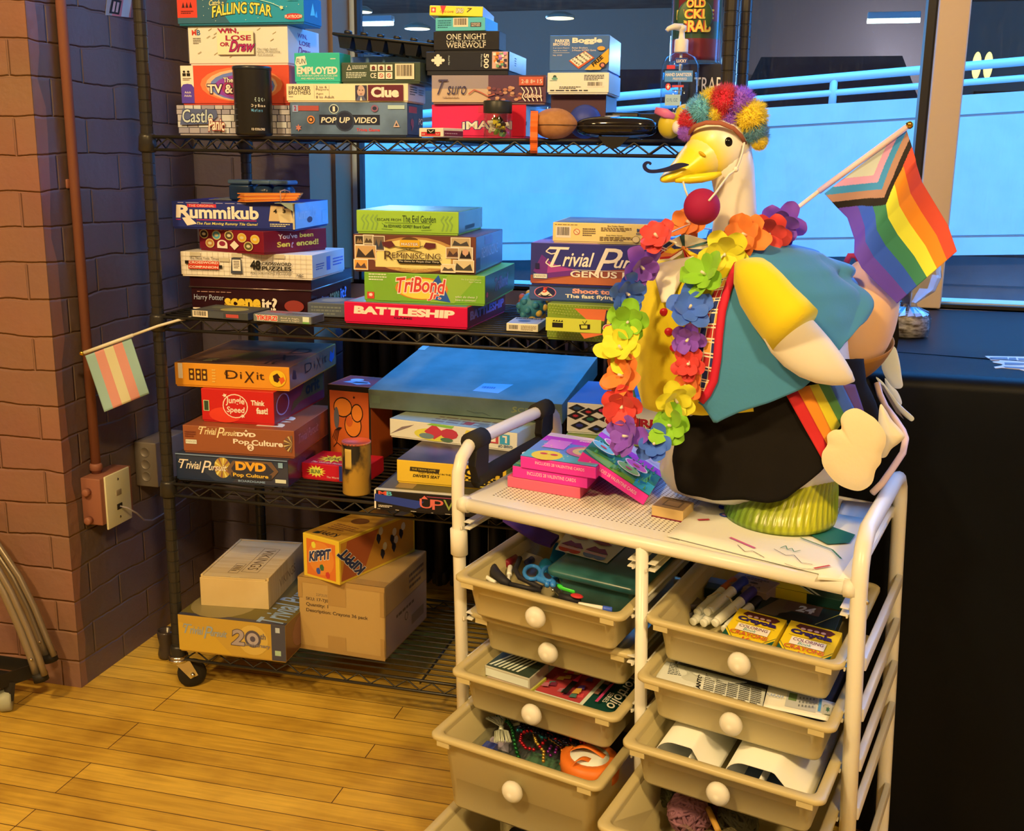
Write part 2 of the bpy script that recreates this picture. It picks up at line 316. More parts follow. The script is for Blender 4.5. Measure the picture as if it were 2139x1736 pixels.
# ragged edge where the two wall paints meet, just round the corner
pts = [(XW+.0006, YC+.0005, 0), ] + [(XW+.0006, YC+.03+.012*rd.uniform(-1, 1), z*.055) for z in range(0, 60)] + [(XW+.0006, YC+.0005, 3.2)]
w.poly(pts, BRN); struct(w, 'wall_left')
w = MB(); w.box((XW-.02, YB, 0), (XR, YG+.02, 3.3), DRK); w.box((XR, YG-.02, 0), (4.5, YG+.2, SILL), PLASTER); w.box((XR, YG-.02, 3.0), (4.5, YG+.2, 3.3), PLASTER)
w.box((XR-.0005, YB+.001, 0), (XR+.0006, .70, 3.3), mat(A(150, 122, 96), .8, name='reveal_paint')); struct(w, 'wall_back')
struct(MB().box((-3.6, -5, 0), (-3.5, 1, 3.3), PLASTER), 'wall_far_left'); struct(MB().box((4.5, -5, 0), (4.6, 1, 3.3), PLASTER), 'wall_right')
struct(MB().box((-3.6, -5.1, 0), (4.6, -5, 3.3), PLASTER), 'wall_front'); struct(MB().box((-3.5, .7, 0), (-1.6, .8, 3.3), PLASTER), 'wall_side')
# windows: grey jamb, dark gaskets, glass, beige mullion, low sill strip
GREY = mat(A(126, 104, 78), 0.55, name='grey_frame'); BLK = mat((0.012, 0.012, 0.014), 0.5, name='black_gasket'); BEIGE = mat(A(206, 190, 172), .6, name='beige_frame'); LBL = mat(A(170, 190, 205), .4, name='pale_bead')
w = MB(); w.box((XR-.0005, .70, SILL), (XR+.012, YG+.02, 3), GREY); w.box((XR+.012, YG-.015, SILL), (XR+.028, YG+.02, 3), LBL); w.box((XR+.028, YG-.02, SILL), (XR+.036, YG+.02, 3), BLK); struct(w, 'trim_1')
xm0, xm1 = 1.618, 1.688
w = MB(); w.rbox((xm0, YG-.055, SILL), (xm1, YG+.06, 3), BEIGE, .004); w.box((xm0-.022, YG-.03, SILL), (xm0, YG+.04, 3), BLK); w.box((xm1, YG-.01, SILL), (xm1+.006, YG+.03, 3), LBL); struct(w, 'trim_2')
w = MB(); w.box((XR, YG-.02, SILL-.004), (4.5, YG+.02, SILL+.008), BLK); w.box((XR, YG+.005, SILL+.008), (4.5, YG+.02, SILL+.012), LBL); struct(w, 'trim_3')
GL = glassy('dusty_window_glass', (.97, .99, 1), .045, .025, (.5, .62, .7))
g = MB(); g.box((XR+.036, YG, SILL+.012), (xm0-.022, YG+.005, 3), GL); struct(g, 'window_1')
g = MB(); g.box((xm1+.006, YG, SILL+.012), (4.5, YG+.005, 3), GL); struct(g, 'window_2')

# ---------------------------------------------------------------- across the alley: parking garage
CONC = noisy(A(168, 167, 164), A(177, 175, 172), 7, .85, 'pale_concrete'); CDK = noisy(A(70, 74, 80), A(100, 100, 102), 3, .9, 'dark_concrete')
GAR = thing('parking_garage', 'pale concrete parking garage parapet and dark parking deck beyond the window', 'building', (1.5, 4, -.4))
p = MB(); zt = lambda x: 1.426+.066*x
def ramp(mb, x0, x1, f0, f1, y0, y1, m):
    vs = [(x, y, f(x)) for x in (x0, x1) for y in (y0, y1) for f in (f0, f1)]
    mb.add(vs, [(0, 1, 3, 2), (4, 6, 7, 5), (0, 4, 5, 1), (2, 3, 7, 6), (1, 5, 7, 3), (0, 2, 6, 4)], m)
ramp(p, -4, 7, lambda x: zt(x)-.095, zt, 4, 4.2, CONC); ramp(p, -4, 7, lambda x: .772+.046*x, lambda x: zt(x)-.107, 4, 4.2, CONC); ramp(p, -4, 7, lambda x: .67+.046*x, lambda x: .760+.046*x, 4, 4.2, CONC)
ramp(p, -4, 7, lambda x: .67+.046*x, lambda x: zt(x)-.05, 4.012, 4.2, mat(A(150, 150, 150), .9, name='groove')); p.obj('parapet', GAR)
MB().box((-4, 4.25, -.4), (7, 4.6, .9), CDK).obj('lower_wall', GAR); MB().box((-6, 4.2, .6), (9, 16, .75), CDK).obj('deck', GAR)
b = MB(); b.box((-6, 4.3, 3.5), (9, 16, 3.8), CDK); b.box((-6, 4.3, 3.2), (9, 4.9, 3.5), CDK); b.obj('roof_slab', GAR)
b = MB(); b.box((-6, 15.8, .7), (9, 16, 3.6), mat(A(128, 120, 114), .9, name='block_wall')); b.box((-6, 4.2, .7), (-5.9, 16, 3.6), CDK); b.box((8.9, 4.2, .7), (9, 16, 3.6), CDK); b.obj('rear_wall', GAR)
b = MB(); b.box((.55, 11, .7), (2.6, 11.5, 3.5), mat(A(108, 66, 52), .8, name='rust_paint')); b.obj('column', GAR)
b = MB(); b.box((-6, 7.5, 2.75), (1.1, 8.0, 3.5), mat(A(60, 66, 92), .8, name='beam_paint')); b.obj('beam', GAR)
struct(MB().box((-8, .9, -.5), (10, 4.3, -.4), mat(A(70, 74, 78), .8, name='alley_asphalt')), 'trim_4')
RAIL = mat(A(176, 178, 180), .4, name='rail_paint'); t = thing('guard_rail', 'pale painted pipe guard rail on top of the garage parapet', 'railing', (1.5, 4.1, 1.5))
for zf, rr, nm in ((lambda x: 1.535+.083*x, .023, 'top_rail'), (lambda x: 1.468+.077*x, .017, 'lower_rail')):
    MB().tube([(-3.9, 4.1, zf(-3.9)), (6.9, 4.1, zf(6.9))], rr, RAIL, 10).obj(nm, t)
for x in (-1.6, -.02, 1.45, 2.95, 4.4): MB().tube([(x, 4.1, zt(x)), (x, 4.1, 1.535+.083*x)], .02, RAIL, 10).obj('rail_post', t)
def car(px, Y, label, col, scale=1.0):
    c = at(px, 150, Y); t = thing('car', label, 'car', (c.x, Y, .75), 'cars parked in the garage'); z = .75; X = c.x; k = scale
    body = mat(col, .25, name='car_paint', coat=.6); gl = mat((.01, .012, .016), .08, name='car_glass')
    b = MB(); prof = [(-.95, .25, .0), (-.98, .75, 0), (-.86, .95, .25), (-.66, 1.5, .75), (.66, 1.5, .75), (.86, .95, .25), (.98, .75, 0), (.95, .25, 0)]
    pr = [(X+a*k, Y+c2*k, z+b2*k) for a, b2, c2 in prof]; b.slab(pr, (0, 3.6*k, 0), body); b.obj('body', t)
    b = MB(); b.slab([(X+a*k, Y+(c2-.02)*k, z+b2*k) for a, b2, c2 in ((-.76, 1.0, .3), (-.6, 1.42, .68), (.6, 1.42, .68), (.76, 1.0, .3))], (0, .01, 0), gl); b.obj('windscreen', t)
    for sx in (-1, 1):
        MB().ell((X+sx*.75*k, Y+.05, z+.72*k), (.16*k, .06, .09*k), mat((.75, .78, .8), .1, name='lamp_lens'), 12, 8).obj('headlamp', t)
        MB().rbox((X+sx*1.0*k-.09*k, Y+.6*k, z+1.0*k), (X+sx*1.0*k+.09*k, Y+.7*k, z+1.13*k), body, .03).obj('wing_mirror', t)
        MB().tube([(X+sx*.8*k-.1, Y+.6*k, z+.3*k), (X+sx*.8*k+.1, Y+.6*k, z+.3*k)], .3*k, BLK, 16).obj('wheel', t)
car(1735, 8.2, 'dark grey car facing the window behind the guard rail', A(30, 30, 34), .95)
car(1330, 8.6, 'black car partly hidden behind the stack of small boxes', A(24, 26, 40), .9)
car(2170, 12.3, 'dark car at the right end behind the guard rail', A(26, 26, 30), .9)
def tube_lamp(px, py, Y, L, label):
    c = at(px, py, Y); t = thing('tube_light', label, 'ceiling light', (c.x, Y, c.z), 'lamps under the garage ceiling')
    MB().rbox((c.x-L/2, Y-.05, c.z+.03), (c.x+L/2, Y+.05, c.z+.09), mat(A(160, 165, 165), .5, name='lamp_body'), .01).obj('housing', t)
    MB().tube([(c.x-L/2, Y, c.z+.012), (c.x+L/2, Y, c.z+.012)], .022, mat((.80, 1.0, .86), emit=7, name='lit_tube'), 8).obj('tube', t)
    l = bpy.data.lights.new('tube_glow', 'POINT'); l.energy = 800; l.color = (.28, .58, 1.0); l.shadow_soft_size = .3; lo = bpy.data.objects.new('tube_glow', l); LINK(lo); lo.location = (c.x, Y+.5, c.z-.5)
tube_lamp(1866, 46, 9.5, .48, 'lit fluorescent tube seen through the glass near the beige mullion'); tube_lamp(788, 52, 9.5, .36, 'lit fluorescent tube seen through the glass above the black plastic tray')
def lamp_reflection(px, py, Y, r, label):  # glowing disc placed beyond the glass stands in for a room lamp's reflection
    c = at(px, py, Y); t = thing('reflection_disc', label, 'ceiling light', (c.x, Y, c.z), 'lamps under the garage ceiling')
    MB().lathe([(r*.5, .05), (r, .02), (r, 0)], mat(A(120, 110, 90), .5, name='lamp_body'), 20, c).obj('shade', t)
    MB().lathe([(r*.95, -.004), (r*.95, .0)], mat((1.0, .82, .45), emit=1.6, name='reflection_glow'), 20, c).obj('diffuser', t)
lamp_reflection(1170, 38, 8, .13, 'glowing disc imitating a room lamp reflected above the blue letter game box'); lamp_reflection(872, 60, 8, .12, 'glowing disc imitating a room lamp reflected beside the small stacked boxes'); lamp_reflection(755, 25, 8, .1, 'small glowing disc imitating a room lamp reflected at the upper left of the window')
t = thing('reflection_pair', 'pair of amber ovals imitating lamp reflections in the right hand window pane', 'lamp', at(2055, 135, 7.2), 'lamps under the garage ceiling')
for px in (2040, 2064): MB().ell(at(px, 137, 7.2), (.033, .02, .10), mat((1.0, .72, .16), emit=1.5, name='amber_reflection'), 14, 10).obj('lens', t)  # added glowing ovals imitate room lamps mirrored in the pane

# ---------------------------------------------------------------- black wire rack on castors
ZA, ZB, ZC, ZD, RW, RD = 1.2648, 0.8848, 0.5073, 0.1075, 1.195, 0.428
WIRE = mat((0.022, 0.022, 0.022), 0.33, name='black_epoxy_wire', spec=.55); CHR = mat((.72, .72, .7), .18, 1, name='chrome')
RACK = thing('wire_rack', 'tall black four shelf wire rack on castors in front of the window', 'shelving rack', (0, 0, 0))
for x in (0, RW):
    for y in (0, RD):
        prof = [(.0132, .07)]; z = .09
        while z < 1.78: prof += [(.0132, z-.0016), (.0119, z-.0008), (.0119, z+.0008), (.0132, z+.0016)]; z += .0254
        prof.append((.0132, 1.79)); MB().lathe(prof, WIRE, 16, (x, y, 0), smooth=False).obj('post', RACK)
for zl in (ZA, ZB, ZC, ZD):
    b = MB(); zr = zl-.0035; zb = zl-.030
    for z in (zr, zb):
        for y in (-.004, RD+.004): b.tube([(.012, y, z), (RW-.012, y, z)], .0036, WIRE, 6)
        for x in (-.004, RW+.004): b.tube([(x, .012, z), (x, RD-.012, z)], .0036, WIRE, 6)
    for y in (-.004, RD+.004):
        n = 40; P = [(.022+(RW-.044)*i/n, y, zr-.003 if i % 2 else zb+.003) for i in range(n+1)]; b.tube(P, .0021, WIRE, 5)
    for x in (-.004, RW+.004):
        n = 14; P = [(x, .022+(RD-.044)*i/n, zr-.003 if i % 2 else zb+.003) for i in range(n+1)]; b.tube(P, .0021, WIRE, 5)
    for i in range(1, 16): b.tube([(0, RD*i/16, zl-.0025), (RW, RD*i/16, zl-.0025)], .0022, WIRE, 5)
    for x in (.24, .60, .96): b.tube([(x, -.004, zr-.005), (x, RD+.004, zr-.005)], .003, WIRE, 5)
    sh = b.obj('shelf_grid', RACK)
    for x in (0, RW):
        for y in (0, RD): MB().lathe([(.0145, zb-.006), (.0195, zb-.002), (.0175, zr), (.0160, zr+.006)], WIRE, 16, (x, y, 0)).obj('corner_collar', sh)
for x, y, a in ((0, 0, 40), (RW, 0, -30), (RW, RD, 60), (0, RD, 120)):
    a = math.radians(a); d = Vector((math.cos(a), math.sin(a), 0)); n = Vector((-d.y, d.x, 0)); o = Vector((x, y, 0))
    c = MB().lathe([(.012, .072), (.013, .085), (.022, .085), (.022, .078), (.015, .072)], CHR, 12, (x, y, 0)).obj('castor', RACK)
    wc = o+d*.028+Vector((0, 0, .033)); f = MB()
    for sgn in (-1, 1): f.slab([o+n*sgn*.0135+d*q[0]+Vector((0, 0, q[1])) for q in ((-.016, .076), (.020, .076), (.040, .03), (.022, .024))], n*.002, CHR)
    f.lathe([(.024, .071), (.024, .078)], CHR, 14, o); f.obj('fork', c)
    Mw = Matrix.Rotation(math.pi/2, 4, d); MB().lathe([(.016, -.010), (.030, -.010), (.033, -.007), (.033, .007), (.030, .010), (.016, .010)], mat((.012, .012, .012), .5, name='rubber'), 24, wc, Mw).obj('wheel', c)
    MB().tube([wc-n*.018, wc+n*.018], .005, CHR, 8).obj('axle', c)

# black column radiator under the window
RADM = mat((.018, .017, .017), .45, name='radiator_enamel'); b = MB()
for i in range(22):
    x = .17+.052*i
    for y in (.65, .71): b.tube([(x, y, .06), (x, y, .12), (x, y, .74), (x, y, .79)], [(.012, .02), (.017, .024), (.017, .024), (.012, .02)], RADM, 8)
    b.rbox((x-.022, .635, .765), (x+.022, .735, .80), RADM, .008); b.rbox((x-.022, .635, .06), (x+.022, .735, .10), RADM, .008)
for i in (1, 20): b.rbox((.16+.052*i, .65, 0), (.18+.052*i, .72, .08), RADM, .006)
b.obj('radiator', None, 'black column radiator behind the rack under the window', 'radiator')

# table under a black cloth, to the window
CLOTH = mat((.003, .0045, .008), .46, name='black_cloth', spec=.12, bump=(140, .3, .0006))
TX0, TX1, TY0, TY1, TZ = 1.30, 3.4, -.155, .80, .876
t = thing('table', 'long table hidden beneath the black cloth at the window', 'table', (2.3, .3, 0)); MB().rbox((TX0+.02, TY0+.02, TZ-.04), (TX1-.02, TY1-.02, TZ-.006), mat(A(120, 110, 100), .6, name='laminate'), .004).obj('tabletop', t)
for x in (TX0+.1, TX1-.1):
    for y in (TY0+.08, TY1-.08): MB().tube([(x, y, 0), (x, y, TZ-.04)], .016, CHR, 8).obj('leg', t)
prof = [(TY1, TZ-.3), (TY1, TZ-.01), (TY1-.01, TZ), (TY0+.035, TZ), (TY0+.015, TZ-.003), (TY0+.004, TZ-.011), (TY0, TZ-.024), (TY0-.002, TZ-.12), (TY0-.006, .4), (TY0-.012, .02)]
nx = 160
def cl(i, j):
    y, z = prof[j]; x = TX0+(TX1-TX0)*i/nx; d = max(0, (TZ-.03-z))*(1 if y < .3 else 0)
    return Vector((x, y-.012*d*(1+math.sin(x*17)+.6*math.sin(x*41+1)), z+(.0012*math.sin(x*9)*math.sin(y*8+x*2) if z > TZ-.002 else 0)))
b = MB(); b.add([cl(i, j) for j in range(len(prof)) for i in range(nx+1)], [(j*(nx+1)+i, (j+1)*(nx+1)+i, (j+1)*(nx+1)+i+1, j*(nx+1)+i+1) for j in range(len(prof)-1) for i in range(nx)], CLOTH, True)
b.poly([(TX0, y, z) for y, z in prof]+[(TX0, TY1, .02)], CLOTH); b.tube([(1.5, .08, TZ+.0004), (1.75, .045, TZ+.0006), (2.0, .02, TZ+.0005)], .0016, CLOTH, 5)
b.obj('tablecloth', None, 'black cloth covering the table beside the window down to the floor', 'tablecloth')
# sticker lying on the cloth
cs = [atz(px, py, TZ+.0012) for px, py in ((2057, 743.5), (2139, 745), (2170, 749), (2170, 776), (2139, 774), (2128, 771), (2092, 768), (2079, 769), (2076, 766), (2090, 764), (2095, 762), (2092, 760), (2075, 757), (2073, 755), (2088, 754), (2088, 752.5), (2070, 752))]
b = MB(); b.slab(cs, (0, 0, -.0008), mat(A(225, 222, 215), .3, name='sticker_white'))
for q in (((2066, 746), (2104, 746.5), (2106, 751.5), (2072, 750.5)), ((2108, 747), (2122, 747), (2124, 753), (2106, 753)), ((2126, 748), (2165, 749), (2165, 754), (2128, 752.5)), ((2098, 757), (2165, 759), (2165, 763), (2099, 762)), ((2096, 765), (2165, 768), (2165, 773), (2100, 768))):
    b.poly([atz(px, py, TZ+.0016) for px, py in q], mat(A(110, 120, 135), .4, name='sticker_grey'))
b.obj('sticker', None, 'white cut out sticker lying at the right on the black tablecloth', 'sticker')
# ---------------------------------------------------------------- game boxes: colours as they look under the warm lamps
CREAM = K(250, 222, 165); WHT = K(244, 214, 160); INK = (.012, .012, .013); NAVY = K(34, 44, 98); RED = K(205, 22, 38); GOLD = K(232, 178, 40); YEL = K(245, 205, 60)
GA, GB, GC, GD = 'game boxes on the top shelf', 'game boxes on the second shelf', 'game boxes on the third shelf', 'boxes on the bottom shelf'
rnd = random.Random(11)
# top shelf ------------------------------------------------------------------
def a_castle(F, R, T):
    g = [K(196, 172, 142), K(176, 152, 128), K(210, 190, 158), K(160, 140, 124)]; F.r(0, 0, 1, 1, K(92, 80, 80)); rows = [(.02, .2), (.22, .42), (.44, .66), (.68, .84), (.86, .99)]
    for j, (a, b) in enumerate(rows):
        u = -.03*(j % 2)
        while u < 1:
            w = rnd.uniform(.07, .13); F.r(max(0, u+.004), a, min(1, u+w-.004), b, rnd.choice(g)); u += w
    F.p([(.03, .3), (.06, .88), (.36, .84), (.37, .6), (.3, .34)], K(92, 92, 104)); F.t('Castle', .055, .38, .33, .85, K(205, 195, 190), .1, .01, K(40, 40, 60), .04); F.t('Panic', .285, .08, .43, .5, CREAM, .2, .02, K(150, 40, 30), .05, arc=.1)
def a_tv(F, R, T):
    F.r(0, 0, 1, 1, K(222, 74, 40)); F.e_(.56, .5, .38, .46, K(236, 120, 60)); F.e_(.56, .48, .33, .42, K(236, 170, 110)); F.e_(.57, .46, .30, .38, K(110, 120, 190)); F.e_(.58, .43, .27, .33, K(150, 60, 130)); F.e_(.6, .4, .22, .27, K(170, 50, 80))
    F.r(0, 0, .12, 1, CREAM); F.p([(0, 0), (.12, 0), (.12, .42), (.1, .5), (.06, .52), (.02, .5), (0, .42)], K(92, 62, 130)); F.t('Adult', .03, .26, .09, .32, CREAM); F.t('Adults', .025, .17, .095, .23, CREAM)
    for u in (.035, .075): F.e_(u, .84, .012, .03, INK); F.r(u-.016, .72, u+.016, .8, INK)
    F.fine(.02, .6, .1, .68, 2, (.2, .15, .12)); F.t('The', .4, .55, .49, .68, CREAM, 0, .02, INK, .05); F.t('TV & Movie', .25, .26, .78, .5, CREAM, 0, .03, K(60, 30, 50), .06)
def a_win(F, R, T):
    F.t('MB', .04, .76, .13, .9, K(214, 60, 40), 0, .03); F.p([(.09, .76), (.13, .76), (.13, .9), (.09, .9)], K(244, 214, 160)); F.t('B', .092, .76, .128, .9, K(40, 90, 110), 0, .03); F.fine(.05, .52, .13, .7, 4, (.12, .1, .08), 2)
    for i in range(14): u, v = rnd.uniform(.05, .95), rnd.uniform(.1, .95); F.line([(u-.015, v-.03), (u+.02, v+.03)], .0012, K(170, 130, 70))
    F.r(.315, .21, .68, .80, K(120, 90, 60)); F.r(.30, .24, .665, .86, K(250, 220, 140)); F.t('WIN,', .31, .78, .52, .93, K(196, 30, 50), -.1, .01, K(60, 20, 70), .03); F.t('LOSE', .39, .61, .64, .74, K(196, 30, 50), 0, .0, K(60, 20, 70), .03); F.t('OR', .33, .46, .42, .56, K(196, 30, 50), 0, .01, K(60, 20, 70), .03); F.t('Draw', .42, .31, .68, .60, K(180, 30, 70), .4, .02, K(80, 20, 80), .03)
    F.t('The High Speed', .70, .34, .9, .40, (.1, .09, .08), .2); F.t('Game Of Sketching', .70, .27, .93, .33, (.1, .09, .08), .2); F.t('And Guessing', .70, .19, .86, .25, (.1, .09, .08), .2)
    R.t('WIN,', .3, .72, .6, .86, K(150, 50, 90), 0, .02); R.t('LOSE', .35, .55, .7, .67, K(150, 50, 90), 0, .02); R.t('Draw', .3, .3, .7, .5, K(150, 50, 90), .3, .02)
def a_star(F, R, T):
    F.r(0, 0, 1, 1, K(52, 92, 92)); F.p([(.42, 0), (.36, .4), (.42, 1), (1, 1), (1, 0)], K(28, 138, 138)); F.r(0, .22, .16, 1, K(216, 60, 36))
    for k in (.05, .08, .11): F.p([(k-.012, .6), (k, .82), (k+.012, .6)], K(60, 20, 20))
    F.fine(.03, .36, .13, .5, 2, K(90, 20, 20)); F.t('Catch a', .26, .66, .375, .86, K(248, 210, 110), .3, .01, arc=.05); F.t('FALLING STAR', .28, .2, .75, .62, K(248, 206, 70), .1, .02, K(60, 70, 30), .05, arc=.35); F.e_(.92, .2, .07, .12, K(206, 40, 40)); F.t('PLAYROOM', .855, .14, .985, .26, CREAM, 0, .02)
    for i in range(22): F.e_(rnd.uniform(.2, .98), rnd.uniform(.05, .95), .003, .018, K(220, 230, 170), 6)
    F.line([(.62, .9), (.75, .72), (.83, .55)], .0012, K(190, 220, 150)); F.star(.835, .53, .018, .09, K(230, 220, 120), 5); F.fine(.88, .78, .98, .92, 2, K(170, 220, 190), 4)
    R.p([(.35, .3), (.5, .8), (.62, .35)], K(110, 200, 190)); R.p([(.6, .3), (.7, .55), (.75, .3)], K(90, 180, 190))
def a_pop(F, R, T):
    F.r(0, 0, 1, 1, noisy(K(58, 70, 76), K(112, 126, 128), 9, .35, 'foil_print'))
    F.r(.25, .30, .77, .62, K(30, 34, 44)); F.e_(.47, .42, .085, .33, K(50, 56, 62)); F.e_(.47, .42, .07, .28, K(34, 38, 48)); F.t('POP', .265, .36, .40, .54, CREAM, .15, .02); F.t('UP', .425, .36, .515, .54, CREAM, .15, .02); F.t('VIDEO', .55, .36, .745, .54, CREAM, .15, .02); F.t('Trivia Game', .57, .1, .77, .2, K(226, 70, 60), 0, .02)
    F.e_(.38, .8, .042, .15, K(200, 196, 190)); F.e_(.38, .8, .036, .12, K(40, 46, 56)); F.t('1', .37, .72, .39, .88, CREAM, 0, .05); F.r(.06, .74, .25, .9, K(176, 74, 58)); F.r(.02, .7, .07, .92, K(150, 150, 160)); F.t('2', .035, .74, .055, .9, K(150, 30, 60), 0, .03); F.r(.84, .8, .98, .92, K(190, 194, 198))
    F.e_(.18, .46, .033, .13, K(222, 130, 60)); F.e_(.18, .46, .024, .09, K(70, 44, 34)); F.e_(.18, .46, .012, .05, K(222, 140, 60)); F.star(.07, .2, .03, .12, K(196, 110, 80), 6); F.p([(.885, .24), (.912, .46), (.94, .24)], K(206, 160, 120)); F.p([(.9, .28), (.912, .38), (.925, .28)], K(60, 60, 66)); F.e_(.73, .82, .03, .11, K(150, 90, 96)); F.e_(.73, .82, .018, .06, K(40, 46, 60))
    R.r(.1, .7, .6, .9, K(176, 60, 50)); R.e_(.3, .4, .1, .12, K(150, 60, 60)); R.p([(.25, .1), (.4, .32), (.3, .3)], K(170, 70, 60)); R.t('PO', .7, .35, .98, .55, CREAM, .1, .02)
def a_clue(F, R, T):
    F.t('PARKER', .05, .62, .205, .86, K(40, 30, 30), 0, .02); F.t('BROTHERS', .02, .36, .205, .6, K(40, 30, 30), 0, .01); F.fine(.02, .64, .048, .86, 3, K(120, 90, 60)); F.fine(.02, .2, .07, .28, 1, K(110, 90, 70))
    F.line([(.235, .15), (.235, .9)], .0006, K(170, 150, 110)); F.line([(.36, .15), (.36, .9)], .0006, K(170, 150, 110))
    for s_, a, b in (('3 to 6', .74, .88), ('Players', .58, .72), ('Ages', .34, .48), ('8 to Adult', .15, .3)): F.t(s_, .25, a, .25+.015*len(s_), b, K(110, 90, 70))
    F.r(.575, .02, .67, .9, K(60, 54, 60)); F.e_(.622, .56, .032, .34, K(206, 156, 116)); F.p([(.58, .02), (.60, .3), (.64, .3), (.665, .02)], K(96, 92, 96)); F.p([(.612, .02), (.622, .26), (.632, .02)], CREAM); F.r(.606, .6, .616, .64, INK); F.r(.63, .6, .64, .64, INK); F.r(.614, .38, .632, .42, K(150, 80, 70)); F.p([(.592, .62), (.588, .8), (.6, .86), (.598, .66)], K(80, 60, 54))
    F.r(.68, .0, .965, .92, K(104, 32, 38)); F.t('Clue', .705, .2, .93, .8, CREAM, 0, .05)
    R.fine(.1, .35, .5, .9, 4, INK); R.fine(.6, .4, .9, .8, 3, K(120, 90, 60), 3)
def a_mint(F, R, T):
    F.p([(.02, .62), (.05, .86), (.24, .9), (.28, .6), (.06, .52)], CREAM); F.t('FUN', .05, .62, .25, .80, K(50, 96, 80), .1, .01); F.t('EMPLOYED', .05, .26, .95, .52, CREAM, 0, .04); F.t('THE INTERVIEW GAME OF ACTUAL JOBS', .05, .16, .95, .235, CREAM); F.t('AND ABSURD QUALIFICATIONS.', .14, .07, .88, .145, CREAM); F.fine(.8, .76, .95, .82, 1, CREAM)
def a_green(F, R, T):
    F.p([(.07, .62), (.1, .9), (.13, .62)], CREAM); F.p([(.08, .65), (.1, .84), (.12, .65)], K(70, 74, 50)); F.fine(.14, .66, .33, .86, 3, K(210, 196, 150)); F.fine(.06, .2, .32, .52, 4, K(220, 205, 160), 5)
    for i, u in enumerate((.37, .47, .57)): F.r(u, .56, u+.085, .88, WHT); F.e_(u+.042, .72, .024, .1, K(120, 50, 40)); F.r(u+.02, .6, u+.065, .66, K(60, 40, 36))
    F.t('CE', .375, .2, .45, .46, CREAM, 0, .02)
    for u in (.47, .57): F.r(u, .16, u+.085, .5, WHT); F.e_(u+.042, .33, .026, .11, K(190, 60, 50)); F.e_(u+.042, .33, .018, .075, WHT); F.line([(u+.024, .42), (u+.06, .24)], .0012, K(190, 60, 50))
    F.bars(.69, .14, .93, .92)
def a_imag(F, R, T):
    F.t('iMAgiNiff', .33, .12, 1.0, .46, K(252, 230, 180), 0, .03, K(40, 46, 90), .05, arc=.08); F.p([(.86, 0), (.86, 1), (1, 1), (1, 0)], K(214, 22, 40)); F.r(.5, .75, .62, .95, K(212, 44, 60)); R.fine(.2, .75, .8, .9, 2, K(180, 190, 210))
def a_tsuro(F, R, T):
    F.r(0, 0, 1, 1, K(206, 162, 112)); F.r(0, .5, .5, 1, K(160, 132, 112)); F.r(.5, 0, 1, 1, K(96, 54, 60))
    for i in range(26): F.e_(rnd.uniform(.5, .8), rnd.uniform(.05, .55), .02, .06, rnd.choice([K(190, 110, 70), K(206, 140, 90), K(120, 60, 60)]), 7)
    F.t('T', .05, .28, .15, .84, K(70, 56, 70), .5, 0); F.t('suro', .14, .28, .31, .6, K(60, 50, 66), .3, .0); F.fine(.1, .14, .29, .22, 1, K(170, 130, 90)); F.line([(.33, .3), (.38, .46), (.44, .36), (.5, .22), (.56, .3)], .0022, K(190, 90, 60))
    F.r(.77, .62, .98, .94, K(206, 88, 54)); F.t('2-8', .79, .7, .85, .84, CREAM); F.t('8+', .87, .7, .91, .84, CREAM); F.t('15', .93, .7, .97, .84, CREAM)
    for k in range(5): F.line([(.79+.04*k, .56), (.82+.035*k, .4), (.80+.04*k, .2), (.83+.035*k, .04)], .002, CREAM)
    F.t('Calliope', .82, .12, .97, .32, CREAM, .3, .02, K(150, 60, 50), .06)
def a_500(F, R, T):
    F.r(.07, .28, .25, .86, K(24, 24, 26)); u, v = .15, .55; F.r(u-.045, v-.2, u+.045, v+.2, CREAM)
    for du, dv in ((-.06, 0), (.06, 0), (0, .24), (0, -.24)): F.e_(u+du, v+dv, .022, .08, CREAM)
    F.t('Actual Size', .275, .3, .295, .8, K(200, 190, 170), rot=-90); F.t('500', .7, .12, .76, .88, CREAM, 0, .02, rot=-90); F.t('Piece Puzzle', .665, .2, .685, .85, K(200, 190, 170), rot=-90)
    F.r(.80, .1, .985, .98, K(220, 160, 120))
    for i in range(24): a, b = rnd.uniform(.80, .95), rnd.uniform(.1, .82); F.r(a, b, a+.035, b+.14, rnd.choice([K(230, 120, 40), K(60, 50, 60), K(230, 130, 160), K(110, 150, 90), K(150, 90, 160), CREAM]))
    R.fine(.3, .3, .4, .8, 4, K(150, 170, 190))
def a_were(F, R, T): F.t('ONE NIGHT', .2, .56, .8, .86, CREAM); F.t('ULTIMATE', .2, .43, .8, .51, K(220, 200, 150)); F.t('WEREWOLF', .2, .12, .8, .4, CREAM)
def a_teal(F, R, T): F.fine(.05, .2, .32, .85, 4, K(30, 90, 90)); F.bars(.36, .3, .66, .98); F.r(.71, .28, .92, .62, K(60, 56, 56)); F.t('PARKER', .73, .46, .9, .58, CREAM); F.t('BROTHERS', .73, .32, .9, .44, CREAM)
def a_yel(F, R, T): F.r(.03, .3, .12, .8, K(222, 60, 40)); F.star(.075, .55, .03, .2, CREAM, 8); F.p([(.2, .98), (.31, .98), (.25, .1)], K(214, 40, 50)); F.t('CARD GAME', .2, .3, .46, .5, K(170, 60, 40), .2); F.t('UNO', .5, .3, .64, .75, CREAM, .3, .03, K(90, 60, 30), .06); F.t('7', .7, .4, .8, .8, K(60, 40, 30), .2)
